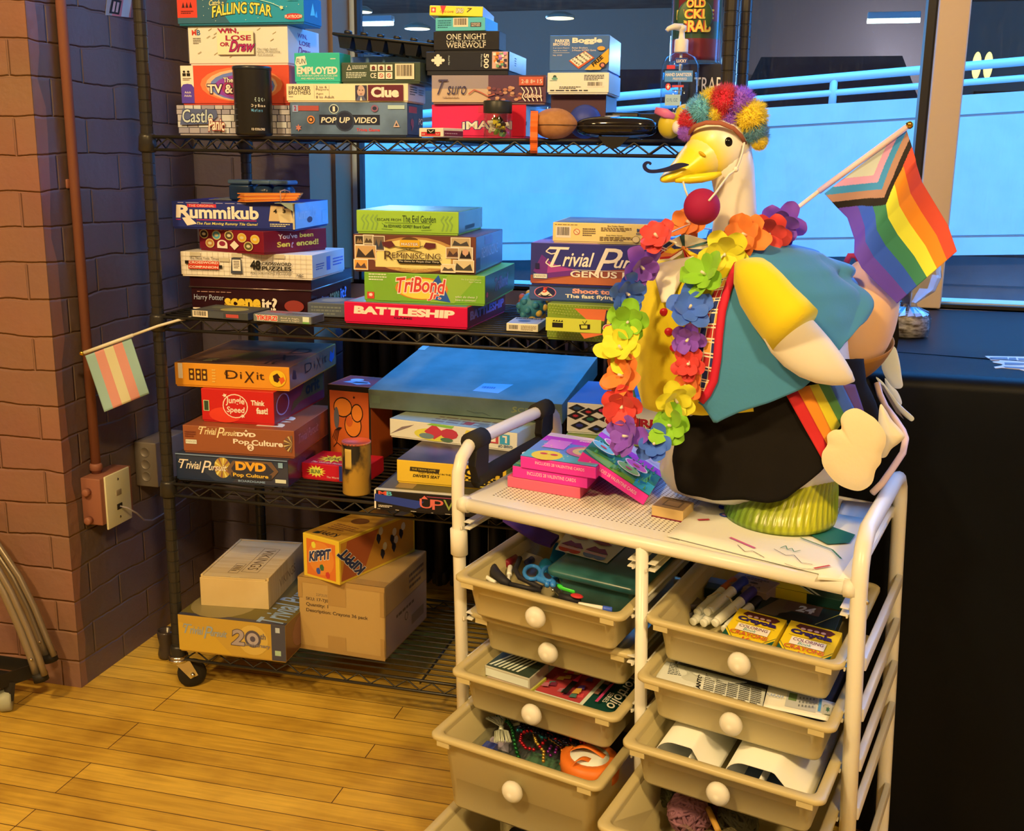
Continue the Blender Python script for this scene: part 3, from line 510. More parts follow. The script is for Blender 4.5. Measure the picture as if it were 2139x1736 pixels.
def a_cards(F, R, T):
    for v0, v1 in ((.1, .55),): F.r(.1, v0, .9, v1, K(204, 40, 40))
    F.r(.34, .35, .68, .85, INK); F.line([(.4, .75), (.5, .5), (.62, .75)], .0012, CREAM); F.t('500', .13, .22, .26, .4, CREAM); F.t('PLAY', .72, .22, .87, .4, CREAM); R.r(.05, .1, .98, .7, K(120, 40, 50)); R.fine(.1, .3, .9, .5, 1, K(200, 150, 130))
def a_bog(F, R, T):
    F.t('PARKER', .09, .80, .34, .89, CREAM, 0, .03); F.t('BROTHERS', .06, .71, .34, .79, CREAM, 0, .02); F.t('Boggle', .38, .74, .88, .93, CREAM, 0, .05); F.t('3 or more Players', .06, .62, .33, .66, CREAM); F.t('Ages 8 to Adult', .06, .55, .3, .59, CREAM); F.t('No. 0103', .06, .42, .21, .46, CREAM); F.t('Parker Brothers', .38, .62, .64, .67, CREAM); F.t('3-Minute WORD Game', .38, .55, .78, .6, CREAM)
    F.line([(.06, .51), (.34, .51)], .0005, CREAM); F.e_(.66, .85, .0, .0, CREAM); F.p([(.33, .28), (.60, .56), (.76, .36), (.5, .05)], K(206, 84, 40)); F.p([(.35, .30), (.60, .54), (.73, .37), (.49, .11)], K(240, 210, 150))
    for i in range(4):
        for j in range(4):
            a, b = (i+.5)/4, (j+.5)/4; u = (.35*(1-a)+.60*a)*(1-b)+(.49*(1-a)+.73*a)*b; v = (.30*(1-a)+.54*a)*(1-b)+(.11*(1-a)+.37*a)*b; F.t(rnd.choice('BOGLEAST'), u-.018, v-.02, u+.018, v+.025, K(60, 40, 40), 0, .02)
    F.p([(.60, .02), (.86, .02), (1, .25), (1, .62)], K(236, 160, 40)); F.e_(.87, .62, .065, .06, K(240, 150, 50)); F.e_(.9, .15, .055, .08, K(70, 40, 36)); F.e_(.9, .15, .03, .05, K(210, 120, 90))
    vs, fs, x0, x1, y0, y1 = letters('FREE', 0, .04); F.k += 1; F.mb.add([F.P(.755+(x-x0)/(x1-x0)*.16-(y-y0)/(y1-y0)*.045, .10+(x-x0)/(x1-x0)*.25+(y-y0)/(y1-y0)*.10) for x, y in vs], fs, F.pm(INK)); F.e_(.7, .035, .06, .02, K(236, 170, 60))
def a_white(F, R, T): F.e_(.12, .78, .03, .1, K(60, 80, 60)); F.e_(.12, .7, .05, .07, K(110, 150, 110)); F.fine(.04, .56, .2, .64, 1, K(120, 140, 110)); F.fine(.6, .6, .92, .9, 4, K(70, 66, 60), 6); F.bars(.64, .28, .92, .55, WHT, 5); F.fine(.2, .18, .55, .32, 2, K(60, 56, 50), 7); F.fine(.05, .06, .95, .16, 1, K(60, 56, 50), 8)
def a_trap(F, R, T): F.t('TRAP', .3, .62, .98, .82, CREAM, 0, 0); F.line([(.62, .58), (.75, .45), (.68, .42), (.8, .28)], .0012, CREAM); F.fine(.5, .08, .95, .24, 3, K(200, 180, 150))
def a_black(F, R, T): F.t('AN', .86, .12, .98, .4, K(214, 60, 40), 0, .03)
G = gbox
G('game_box', 'stone wall patterned game box at the left end of the top shelf', .045, .05, 1.2656, 1, .259, .25, .062, K(180, 156, 130), a_castle, group=GA)
G('game_box', 'fiery red television trivia box above the stone patterned box', .051, .06, 1.3280, 1, .247, .22, .080, K(214, 70, 40), a_tv, group=GA)
G('game_box', 'cream sketching game box with pink diagonal title below the teal box', .067, .07, 1.4085, 1, .226, .161, .079, K(232, 206, 158), a_win, group=GA)
G('game_box', 'teal falling star game box topmost at the upper left', .051, .06, 1.4880, 1, .284, .09, .056, K(36, 110, 112), a_star, group=GA)
G('game_box', 'smoky dark blue video trivia box under the yellow detective game', .32, .02, 1.2656, 1, .25, .10, .066, K(40, 48, 58), a_pop, group=GA)
G('game_box', 'flat yellow detective game box with maroon title panel and portrait', .312, .02, 1.3320, 1, .26, .11, .036, K(244, 208, 140), a_clue, group=GA, side=K(210, 168, 110))
G('game_box', 'mint green card box with cream lettering standing beside a dark tub', .327, .03, 1.3684, 1, .098, .06, .060, K(54, 172, 124), a_mint, group=GA)
G('game_box', 'dark olive box with barcode and warning symbols beside mint green box', .427, .035, 1.3684, 1, .166, .10, .041, K(70, 76, 50), a_green, group=GA)
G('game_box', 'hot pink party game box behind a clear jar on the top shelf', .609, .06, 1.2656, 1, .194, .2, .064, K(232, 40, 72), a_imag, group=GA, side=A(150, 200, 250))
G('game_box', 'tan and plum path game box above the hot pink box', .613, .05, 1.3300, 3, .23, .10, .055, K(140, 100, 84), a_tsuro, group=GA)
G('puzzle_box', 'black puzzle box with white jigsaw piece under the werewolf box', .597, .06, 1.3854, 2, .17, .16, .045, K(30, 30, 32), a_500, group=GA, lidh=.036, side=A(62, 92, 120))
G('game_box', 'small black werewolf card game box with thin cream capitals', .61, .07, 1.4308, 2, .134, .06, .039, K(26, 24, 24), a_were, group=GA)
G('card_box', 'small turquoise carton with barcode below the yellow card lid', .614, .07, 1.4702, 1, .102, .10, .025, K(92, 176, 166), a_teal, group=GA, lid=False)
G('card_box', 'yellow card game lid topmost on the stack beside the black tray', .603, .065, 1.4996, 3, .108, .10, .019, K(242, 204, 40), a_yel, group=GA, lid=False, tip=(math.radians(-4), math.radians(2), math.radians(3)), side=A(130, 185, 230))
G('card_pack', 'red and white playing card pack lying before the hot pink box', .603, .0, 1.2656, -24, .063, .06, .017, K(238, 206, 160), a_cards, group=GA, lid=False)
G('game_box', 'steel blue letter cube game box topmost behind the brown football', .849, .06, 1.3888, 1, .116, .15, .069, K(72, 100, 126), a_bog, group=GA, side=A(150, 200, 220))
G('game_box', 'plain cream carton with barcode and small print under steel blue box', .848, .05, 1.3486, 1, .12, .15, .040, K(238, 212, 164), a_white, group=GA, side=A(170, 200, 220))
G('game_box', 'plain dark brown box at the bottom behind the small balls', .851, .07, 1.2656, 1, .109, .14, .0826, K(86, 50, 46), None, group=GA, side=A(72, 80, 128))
G('game_box', 'black box with white jagged lettering behind the sanitizer bottle', 1.098, .13, 1.2656, 0, .078, .10, .144, K(40, 36, 34), a_trap, group=GA)
G('game_box', 'small black box beneath the clear sanitizer bottle', 1.033, .03, 1.2656, 0, .103, .08, .047, K(26, 24, 26), a_black, group=GA)
# second shelf ---------------------------------------------------------------
def a_scene(F, R, T):
    F.t('Harry Potter', .03, .38, .28, .68, K(190, 176, 170), .05, .0); F.t('scene', .285, .1, .585, .56, K(240, 180, 40), 0, .05); F.t('it?', .595, .06, .72, .62, CREAM, 0, .03); F.fine(.06, .78, .44, .84, 1, K(190, 130, 90)); F.r(.02, .04, .08, .1, CREAM); F.e_(.86, .3, .08, .26, K(150, 50, 34)); F.p([(.2, .02), (.3, .3), (.28, .02)], K(130, 40, 30))
    R.t('scene', .42, .2, .66, .6, K(140, 120, 60), 0, .03); R.t('it?', .68, .2, .84, .7, K(120, 140, 180), 0, .03); R.t('Harry Potter', .06, .3, .38, .6, K(110, 110, 130))
def a_nyt(F, R, T):
    for i in range(1, 24): F.line([(i/24, 0), (i/24, 1)], .0005, K(170, 140, 90))
    for j in (.22, .42, .62, .82): F.line([(0, j), (1, j)], .0005, K(170, 140, 90))
    for u, v in ((.08, .82), (.3, .62), (.72, .82), (.4, .82)): F.r(u, v, u+.08, v+.17, K(206, 176, 120))
    F.t('The New York Times', .075, .68, .3, .8, K(60, 50, 40)); F.r(.065, .4, .3, .62, K(214, 60, 30)); F.r(.04, .48, .068, .62, INK); F.r(.3, .32, .325, .46, INK); F.t('CROSSWORD', .07, .5, .295, .6, CREAM, 0, .02); F.r(.065, .27, .3, .43, K(214, 60, 30)); F.t('COMPANION', .07, .31, .295, .41, CREAM, 0, .02); F.t('ROLL-A-PUZZLE SYSTEM', .075, .2, .3, .26, INK)
    F.p([(.39, .12), (.4, .8), (.47, .8), (.48, .12)], K(70, 66, 60)); F.r(.405, .24, .467, .72, CREAM); F.fine(.415, .34, .458, .68, 5, INK)
    F.t('48', .54, .3, .62, .72, INK, 0, .04); F.t('CROSSWORD', .63, .52, .85, .66, INK, 0, .02); F.t('PUZZLES', .63, .3, .85, .48, INK, 0, .03); F.t('AND SOLUTIONS INCLUDED', .54, .13, .85, .23, K(60, 50, 40)); F.t('NEC', .89, .08, .94, .18, INK, 0, .02)
    R.fine(.1, .3, .35, .6, 3, K(60, 80, 130)); R.r(.42, .2, .54, .8, K(90, 110, 160)); R.fine(.62, .3, .95, .7, 3, K(90, 110, 150), 3)
def a_sent(F, R, T):
    for u, v, c in ((.08, .72, K(60, 44, 30)), (.28, .70, K(96, 150, 140)), (.48, .72, K(90, 70, 40)), (.68, .66, K(220, 160, 40)), (.88, .62, K(230, 170, 40)), (.18, .3, K(190, 120, 50)), (.78, .28, K(100, 84, 40))): F.e_(u, v, .07, .22, K(226, 186, 90)); F.e_(u, v, .058, .18, c); F.e_(u, v, .03, .07, K(220, 190, 120))
    F.e_(.38, .3, .08, .2, CREAM); F.r(.3, .1, .46, .28, CREAM); F.e_(.38, .32, .05, .12, K(150, 40, 50)); F.p([(.5, .28), (.57, .06), (.64, .28), (.57, .5)], CREAM); F.fine(.1, .93, .7, .99, 1, K(210, 120, 90))
    R.t('been', .56, .62, .78, .84, K(234, 200, 60), 0, .02); R.t("You've", .22, .6, .52, .84, CREAM, 0, .02); R.t('Sen', .2, .22, .4, .48, K(240, 200, 60), 0, .03); R.t('t', .42, .16, .46, .44, K(200, 170, 150), .4); R.t('enced!', .5, .22, .86, .5, K(240, 200, 60), 0, .03)
def a_rummi(F, R, T):
    F.r(.0, .0, 1, 1, K(36, 44, 92)); F.r(.125, .77, .365, .9, K(214, 44, 50)); F.t('THE ORIGINAL', .14, .79, .35, .88, K(240, 180, 130)); F.t('R', .03, .36, .16, .86, CREAM, .05, .04); F.p([(.08, .36), (.14, .4), (.2, .14), (.12, .06)], CREAM); F.t('ummikub', .145, .34, .71, .84, CREAM, 0, .035); F.r(.2, .28, .69, .31, K(206, 40, 80)); F.r(.03, .28, .07, .31, K(206, 40, 80))
    F.t('The Fast Moving Rummy Tile Game!', .2, .08, .7, .21, K(240, 206, 90), .25, .01); F.fine(.05, .92, .8, .97, 1, K(170, 150, 160)); F.p([(.79, .3), (.81, .9), (.92, .86), (.9, .3)], K(214, 168, 100)); F.p([(.88, .25), (.86, .78), (.97, .8), (.99, .25)], K(226, 186, 116)); F.t('4', .83, .6, .86, .76, INK, 0, .04); F.t('3', .905, .62, .93, .76, INK, 0, .04); F.fine(.8, .08, .96, .22, 2, K(230, 200, 130)); F.r(.985, 0, 1, 1, K(210, 180, 120))
    R.t('ummikub', .1, .35, .6, .8, A(170, 215, 255), 0, .03); R.e_(.42, .3, .08, .12, K(70, 50, 60)); R.r(.8, .1, .95, .6, A(150, 205, 250))  # side lettering and panel coloured with the window's reflected blue
def a_battle(F, R, T): F.t('BATTLESHIP', .08, .42, .9, .82, CREAM, .05, .06); F.t('GAME', .41, .26, .56, .37, K(90, 10, 30), 0, .04); R.t('BATTLESHIP', .06, .3, .95, .75, K(120, 90, 120), .05, .05); T.r(.02, .02, .98, .3, A(120, 170, 205))
def a_tri(F, R, T):
    F.p([(.55, .0), (.75, 0), (.95, 1), (.7, 1)], K(150, 170, 50)); F.p([(.1, 0), (.3, 0), (.2, 1), (.05, 1)], K(126, 160, 40)); F.e_(.48, .48, .22, .40, K(222, 120, 40)); F.e_(.48, .47, .2, .36, K(240, 196, 60)); F.p([(.55, .6), (.62, .98), (.72, .02), (.58, .1)], K(40, 80, 130)); F.t('TriBond', .27, .28, .68, .82, K(214, 60, 44), .2, .02, CREAM, .05, arc=.12); F.t('Jr.', .53, .06, .64, .36, K(220, 70, 50), .2, .03, CREAM, .04)
    F.fine(.04, .7, .19, .98, 3, K(220, 214, 140), 2); F.r(.025, .06, .085, .3, K(214, 60, 40)); F.star(.055, .2, .022, .08, CREAM, 8); F.t('For 2 or more players', .81, .82, .97, .88, K(230, 220, 150)); F.t('Ages 7 and up', .87, .74, .97, .8, K(230, 220, 150)); F.t('what do these 3', .76, .2, .94, .28, K(235, 226, 160), .2); F.t('have in common?', .76, .09, .93, .17, K(235, 226, 160), .2); R.t('TriBond', .3, .3, .75, .75, A(120, 120, 150), .1, .02, A(70, 60, 90), .05); R.e_(.06, .3, .03, .1, K(190, 60, 50))
def a_rem(F, R, T):
    F.r(0, 0, 1, 1, K(112, 56, 36)); F.e_(.5, .46, .36, .5, K(190, 130, 60)); F.e_(.5, .48, .31, .42, K(238, 196, 96)); F.r(.18, .1, .8, .5, K(238, 200, 104))
    for (u0, v0, u1, v1, c, d) in ((.01, .7, .09, .97, K(60, 44, 30), K(150, 110, 60)), (.08, .72, .17, .99, K(170, 140, 90), K(80, 60, 40)), (.16, .55, .26, .97, K(120, 90, 60), K(60, 60, 60)), (.01, .3, .19, .7, K(206, 150, 80), K(60, 44, 34)), (0, .0, .12, .3, K(226, 150, 60), K(90, 60, 50)), (.8, .7, .96, .98, K(190, 150, 90), K(70, 60, 50)), (.76, .4, .88, .7, K(160, 110, 60), K(80, 50, 40)), (.86, .35, .98, .72, K(206, 170, 110), K(40, 30, 30)), (.82, .02, .99, .36, K(220, 180, 110), K(70, 60, 44)), (.72, .0, .84, .24, K(230, 190, 120), K(90, 70, 50))):
        F.r(u0, v0, u1, v1, CREAM); F.r(u0+.006, v0+.02, u1-.006, v1-.02, c); F.p([(u0+.012, v0+.05), (u0+.03, v1-.08), ((u0+u1)/2, v0+.1), (u1-.03, v1-.1), (u1-.012, v0+.05)], d)
    F.e_(.92, .58, .025, .09, K(214, 150, 100)); F.p([(.24, .8), (.32, .84), (.35, .7), (.3, .64), (.25, .7)], K(96, 36, 34)); F.p([(.58, .7), (.6, .82), (.68, .8), (.68, .68), (.62, .64)], K(96, 36, 34)); F.line([(.34, .7), (.57, .54)], .0016, K(70, 60, 30)); F.line([(.58, .72), (.36, .54)], .0016, K(70, 60, 30))
    F.e_(.47, .86, .07, .1, K(96, 60, 30)); F.r(.39, .68, .55, .88, K(226, 160, 30)); F.t('MASTER', .4, .72, .54, .8, CREAM, 0, .02, K(130, 40, 20), .05); F.t('R', .26, .32, .33, .56, K(80, 50, 30)); F.t('EMINISCING', .325, .36, .72, .52, K(80, 50, 30)); F.p([(.38, .22), (.36, .33), (.71, .33), (.73, .22)], INK); F.t('The Game for People Over Thirty', .38, .25, .71, .31, CREAM, .2); F.t('For 2 to 6 Players or Teams', .38, .11, .62, .15, K(220, 180, 90)); F.t('Age: Old Enough To Have a Past', .35, .03, .64, .08, K(220, 180, 90)); R.t('REMINISCING', .2, .35, .8, .65, A(170, 190, 220)); R.r(.3, .7, .6, .95, A(120, 150, 190)); R.r(.02, .05, .15, .4, A(60, 70, 90))
def a_evil(F, R, T):
    for u in (.06, .1, .15, .19, .84, .88, .92): F.line([(u, .1), (u+.02, .4), (u-.01, .6), (u+.02, .8)], .003, K(136, 160, 60))
    F.t('ESCAPE FROM', .205, .52, .44, .64, K(60, 76, 40)); F.t('The Evil Garden', .455, .48, .78, .8, K(54, 70, 40), 0, 0); F.line([(.28, .44), (.74, .44)], .0006, K(60, 80, 40)); F.t('An EDWARD GOREY Board Game', .27, .22, .72, .36, K(60, 76, 40), 0, .01); F.line([(.25, .44), (.28, .3)], .0006, K(60, 80, 40)); F.line([(.74, .44), (.71, .3)], .0006, K(60, 80, 40)); F.line([(.25, .16), (.36, .12)], .0006, K(60, 80, 40)); F.line([(.64, .12), (.74, .16)], .0006, K(60, 80, 40)); R.r(.25, .12, .65, .3, A(40, 50, 46)); T.p([(.3, .55), (.55, .62), (.75, .78), (.5, .7)], A(110, 140, 180)); T.r(.05, .1, .95, .25, A(96, 140, 96))
def a_popc(F, R, T):
    for i in range(34):
        for j in range(13):
            if 4 <= j <= 8 and i < 20: continue
            F.e_((i+.5*(j % 2))/34+.01, (j+.5)/13, .005, .016, K(180, 170, 70), 6)
    F.p([(.3, .97), (.42, .66), (1, .62), (1, 1)], K(226, 104, 46)); F.p([(.36, .28), (.4, .12), (.6, .3)], K(226, 104, 46)); F.r(.04, .3, .55, .68, K(206, 190, 50)); F.r(.1, .4, .2, .54, INK)
    for k in range(4): F.p([(.1+.025*k, .57), (.12+.025*k, .62), (.125+.025*k, .57)], INK)
    F.p([(.36, .38), (.35, .52), (.45, .54), (.45, .4)], INK); F.p([(.37, .41), (.365, .50), (.425, .51), (.425, .42)], K(206, 190, 50)); F.line([(.4, .54), (.42, .64)], .001, INK); F.line([(.4, .54), (.38, .62)], .001, INK); F.t('POP', .6, .58, .98, .92, K(244, 204, 50), .1, .04, K(60, 40, 40), .12); F.t('CULTURE', .57, .38, .98, .56, K(220, 70, 50), .1, .03, CREAM, .06); F.t('PARTY', .6, .1, .98, .38, K(230, 50, 110), .1, .05, K(60, 30, 60), .1)
def a_shoot(F, R, T): F.e_(.115, .52, .08, .42, K(220, 110, 110)); F.e_(.115, .52, .073, .38, K(40, 40, 64)); F.p([(.06, .3), (.115, .75), (.17, .3)], CREAM); F.t('5', .095, .5, .13, .86, K(220, 60, 40), .1, .04); F.line([(.08, .4), (.11, .2), (.15, .42)], .0016, INK); F.t('Shoot to Score', .31, .52, .78, .86, K(240, 150, 110), 0, .05); F.t('The fast flying puck game', .26, .12, .9, .46, CREAM, 0, .03); F.r(0, .93, 1, 1, K(36, 40, 54))
def a_genus(F, R, T):
    F.r(0, 0, 1, 1, K(52, 48, 92)); F.p([(0, 0), (0, .2), (.3, .3), (.7, .42), (1, .3), (1, 0)], K(150, 70, 50)); F.p([(0, .0), (.3, .2), (1, .16), (1, 0)], K(190, 96, 50)); F.p([(.08, .72), (.16, .5), (.35, .36), (.3, .22), (.1, .12), (.02, .3)], K(110, 44, 100)); F.p([(.13, .56), (.2, .44), (.32, .36), (.12, .26)], K(170, 60, 110))
    F.t('T', .13, .44, .28, .92, CREAM, .35, .0); F.t('rivial', .23, .44, .46, .8, CREAM, .35, .015); F.t('P', .46, .26, .66, .92, CREAM, .35, .0); F.t('ursuit', .6, .44, .92, .72, CREAM, .35, .015); F.line([(.14, .9), (.11, .8), (.15, .74), (.2, .78)], .0022, CREAM); F.line([(.13, .62), (.11, .52), (.15, .42), (.22, .46)], .0022, CREAM); F.line([(.3, .36), (.9, .36)], .0008, CREAM)
    F.t('GENUS IV', .29, .18, .75, .34, CREAM, 0, .02); F.t('General Knowledge Questions', .25, .05, .82, .15, K(246, 206, 130), .3, .02); F.r(.02, .12, .125, .24, K(90, 120, 130)); F.r(.025, .13, .12, .23, K(240, 226, 160)); F.t('PARKER', .03, .15, .115, .21, K(120, 120, 100)); F.r(.035, .36, .065, .5, K(36, 34, 60)); T.p([(0, 0), (.5, 0), (.3, .5), (0, .4)], K(150, 110, 150))
def a_cock(F, R, T): F.fine(.02, .84, .3, .92, 1, K(140, 100, 50)); F.bars(.03, .2, .17, .8); F.e_(.225, .52, .03, .16, K(204, 80, 50)); F.e_(.225, .52, .024, .125, K(240, 200, 120)); F.line([(.205, .62), (.245, .42)], .001, K(204, 80, 50)); F.fine(.28, .3, .4, .74, 4, K(110, 80, 50), 2); F.t('Blue Cocker Games', .51, .83, .66, .9, K(80, 56, 30), 0, .02); F.fine(.45, .58, .73, .8, 3, K(120, 84, 44), 4); F.t('Deep Water Games', .5, .34, .65, .41, K(80, 56, 30), 0, .02); F.fine(.44, .08, .74, .32, 3, K(120, 84, 44), 5); F.t('BLUE', .78, .6, .86, .76, K(50, 66, 90), 0, .04); F.t('COCKER', .775, .44, .87, .56, K(50, 66, 90), 0, .04); F.e_(.9, .66, .025, .16, K(120, 130, 140)); F.e_(.91, .6, .02, .1, K(60, 70, 90)); F.e_(.775, .2, .035, .18, K(150, 110, 60)); F.e_(.775, .2, .031, .155, K(240, 196, 110)); T.r(.02, .02, .98, .98, noisy(A(90, 110, 130), A(140, 150, 160), 14, .3, 'board_print'))
def a_deck(F, R, T): F.bars(.06, .12, .4, .85); F.fine(.46, .15, .94, .8, 5, K(150, 110, 60)); T.r(.04, .03, .96, .97, A(176, 184, 196)); T.r(.08, .7, .92, .92, A(60, 66, 86)); T.e_(.45, .4, .2, .14, A(80, 90, 120)); T.t('POKER', .12, .74, .88, .88, CREAM)
def a_pk1(F, R, T): F.bars(.03, .1, .3, .95); F.r(.32, .1, .58, .9, K(80, 76, 66)); F.r(.62, .25, .84, .7, K(190, 70, 50)); T.r(.05, .1, .95, .9, K(84, 78, 60)); T.e_(.6, .4, .22, .3, K(176, 150, 70)); T.e_(.3, .6, .18, .2, K(110, 104, 70))
def a_pk2(F, R, T): F.t('YIKERZ!', .05, .2, .42, .85, K(214, 60, 40), .1, .04, CREAM, .08); F.t('find it high,', .48, .5, .8, .75, CREAM, .1); F.t('send it high!', .48, .2, .8, .45, CREAM, .1); F.r(.86, .05, .97, .95, K(220, 206, 150)); F.r(.86, .05, .97, .3, K(110, 150, 60)); T.r(.04, .06, .96, .94, K(140, 126, 96)); T.t('YIKERZ!', .1, .45, .5, .85, K(196, 70, 50), .1, .04); T.fine(.5, .2, .9, .6, 4, K(80, 70, 50)); R.r(.1, .1, .9, .9, K(90, 84, 70))
def a_pk3(F, R, T): F.fine(.1, .1, .9, .8, 3, K(120, 116, 90)); T.r(.05, .05, .95, .95, A(110, 116, 120)); T.e_(.5, .5, .3, .3, A(150, 150, 130))
tin = mat(K(60, 24, 22), .22, .35, name='dark_tin')
G('game_tin', 'dark red movie trivia tin at the bottom beside the left post', .022, .10, .8856, 5, .285, .29, .075, tin, None, group=GB, lidh=.024, side=A(44, 40, 70))
def tin_art(root, w, d, h):
    mb = MB(); F = Face(mb, (0, .0012, 0), (w, 0, 0), (0, 0, h), (0, -1, 0), .0003); R = Face(mb, (w-.0012, 0, 0), (0, d, 0), (0, 0, h), (1, 0, 0), .0003); F.k = R.k = 6; a_scene(F, R, None)
    mb.tube([(-.001, -.001, h), (w+.001, -.001, h), (w+.001, d, h), (-.001, d, h)], .0016, mat(K(190, 150, 110), .2, .9, name='tin_rim'), 6, closed=True); mb.obj('printed_label', root, loc=(0, 0, 0))
tin_art(bpy.data.objects['game_tin'], .285, .29, .051)
G('game_box', 'cream crossword puzzle box on top of the dark red tin', .008, .09, .9608, 4, .309, .21, .055, K(244, 216, 156), a_nyt, group=GB, side=A(196, 222, 244))  # side colour lightened toward the window's blue light
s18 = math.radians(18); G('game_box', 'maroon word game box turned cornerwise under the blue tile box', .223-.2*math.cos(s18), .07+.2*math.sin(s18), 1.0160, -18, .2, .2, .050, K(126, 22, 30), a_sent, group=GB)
G('game_box', 'worn navy tile game box topmost beside the left post', .0, .08, 1.0662, 6, .281, .23, .060, K(32, 40, 88), a_rummi, group=GB, side=A(140, 195, 250))  # navy side painted pale blue, the window's reflection put into its colour
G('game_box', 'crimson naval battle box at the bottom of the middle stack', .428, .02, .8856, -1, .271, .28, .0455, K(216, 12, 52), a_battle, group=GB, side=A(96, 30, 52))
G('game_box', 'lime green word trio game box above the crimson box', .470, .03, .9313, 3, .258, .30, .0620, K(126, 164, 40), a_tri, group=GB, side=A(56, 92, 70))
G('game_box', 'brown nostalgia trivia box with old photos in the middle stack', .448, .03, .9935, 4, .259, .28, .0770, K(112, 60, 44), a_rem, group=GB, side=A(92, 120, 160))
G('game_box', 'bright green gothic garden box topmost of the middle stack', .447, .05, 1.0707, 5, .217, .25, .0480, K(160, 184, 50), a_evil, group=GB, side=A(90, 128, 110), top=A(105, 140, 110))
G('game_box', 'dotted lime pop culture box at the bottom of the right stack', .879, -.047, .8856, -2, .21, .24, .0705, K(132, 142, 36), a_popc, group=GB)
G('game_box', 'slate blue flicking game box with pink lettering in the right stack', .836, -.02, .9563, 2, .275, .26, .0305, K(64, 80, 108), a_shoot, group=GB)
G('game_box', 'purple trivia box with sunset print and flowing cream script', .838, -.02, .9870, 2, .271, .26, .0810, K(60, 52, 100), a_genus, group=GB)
G('game_box', 'flat mustard yellow box topmost of the right stack', .876, .0, 1.0682, 3, .209, .21, .0395, K(238, 192, 96), a_cock, group=GB)
G('card_pack', 'cream boxed card deck lying flat at the rail beside the green ball', .777, .03, .8856, 2, .066, .09, .016, K(240, 208, 140), a_deck, group=GB, lid=False)
G('card_pack', 'dark card game pack with barcode lying at the left front rail', .086, -.009, .8856, -4, .14, .095, .016, K(70, 66, 54), a_pk1, group=GB, lid=False)
G('card_pack', 'grey green card pack with red lettering lying before the tin', .238, -.018, .8856, -3, .135, .06, .016, K(120, 112, 84), a_pk2, group=GB, lid=False)
G('card_pack', 'grey card case lying between the tin and the crimson box', .312, .09, .8856, 4, .085, .10, .030, K(88, 86, 76), a_pk3, group=GB, lid=False)
# third shelf ----------------------------------------------------------------
def script(F, x0, y0, x1, y1, c, t1='Trivial', t2='Pursuit', bw=.015):
    w, h = x1-x0, y1-y0; F.t(t1[0], x0, y0+h*.25, x0+w*.2, y1, c, .35, .0); F.t(t1[1:], x0+w*.14, y0+h*.25, x0+w*.47, y1-h*.1, c, .35, bw); F.t(t2[0], x0+w*.46, y0, x0+w*.68, y1, c, .35, .0); F.t(t2[1:], x0+w*.62, y0+h*.25, x1, y1-h*.25, c, .35, bw); F.line([(x0+w*.03, y1), (x0-w*.01, y1-h*.25), (x0+w*.06, y1-h*.3)], .0013, c)
def a_dvd1(F, R, T):
    F.r(0, 0, 1, 1, K(52, 56, 60)); F.p([(0, 0), (.35, 0), (.2, .5), (0, .8)], K(36, 44, 54)); F.p([(.5, 0), (1, 0), (1, .7), (.7, 1)], K(66, 60, 58)); F.e_(.42, .55, .075, .4, K(200, 150, 50))
    for i in range(10): a = i*.63; F.p([(.42, .55), (.42+.075*math.cos(a), .55+.4*math.sin(a)), (.42+.075*math.cos(a+.25), .55+.4*math.sin(a+.25))], K(150, 90, 60) if i % 2 else K(236, 200, 90))
    script(F, .03, .3, .46, .78, CREAM); F.p([(.46, .55), (.52, .86), (.86, .9), (.92, .55), (.86, .25), (.5, .2)], K(120, 82, 50)); F.p([(.5, .55), (.54, .8), (.82, .82), (.88, .55), (.82, .34), (.54, .32)], K(56, 50, 50)); F.t('DVD', .54, .5, .81, .84, K(240, 160, 40), 0, .06); F.r(.5, .2, .86, .4, K(60, 52, 46)); F.t('Pop Culture', .515, .22, .83, .4, K(240, 176, 50), 0, .03); F.t('BOARDGAME', .56, .06, .8, .14, K(150, 160, 160), 0, .02); F.r(.89, .12, .985, .26, K(230, 226, 170)); F.r(.92, .7, .96, .9, K(140, 160, 150)); F.r(0, .96, 1, 1, K(130, 140, 140))
    R.e_(.3, .5, .1, .3, K(90, 40, 44))
def a_dvd2(F, R, T):
    script(F, .15, .58, .49, .98, K(246, 206, 130)); F.t('DVD', .49, .68, .66, .84, CREAM, 0, .06); F.p([(.56, .88), (.575, .96), (.59, .88)], CREAM); F.t('Pop', .455, .34, .6, .58, CREAM, 0, .03); F.t('Culture', .62, .36, .9, .58, CREAM, 0, .03); F.e_(.61, .28, .03, .13, CREAM); F.t('2', .595, .2, .625, .36, K(150, 80, 40), 0, .03); F.r(.025, .3, .125, .46, K(230, 226, 180)); F.t('PARKER', .03, .34, .12, .42, K(150, 140, 110)); F.fine(.02, .55, .12, .8, 3, K(120, 50, 30))
    for i in range(9): a = 1.6+i*.35; F.p([(.985, .5), (.985+.08*math.cos(a), .5+.32*math.sin(a)), (.985+.08*math.cos(a+.2), .5+.32*math.sin(a+.2))], K(206, 170, 90) if i % 2 else K(120, 90, 60))
    T.t('DVD', .62, .1, .86, .5, K(230, 210, 190), 0, .05, rot=90); R.t('Trivial Pursuit', .1, .4, .6, .75, K(170, 100, 80), .3)
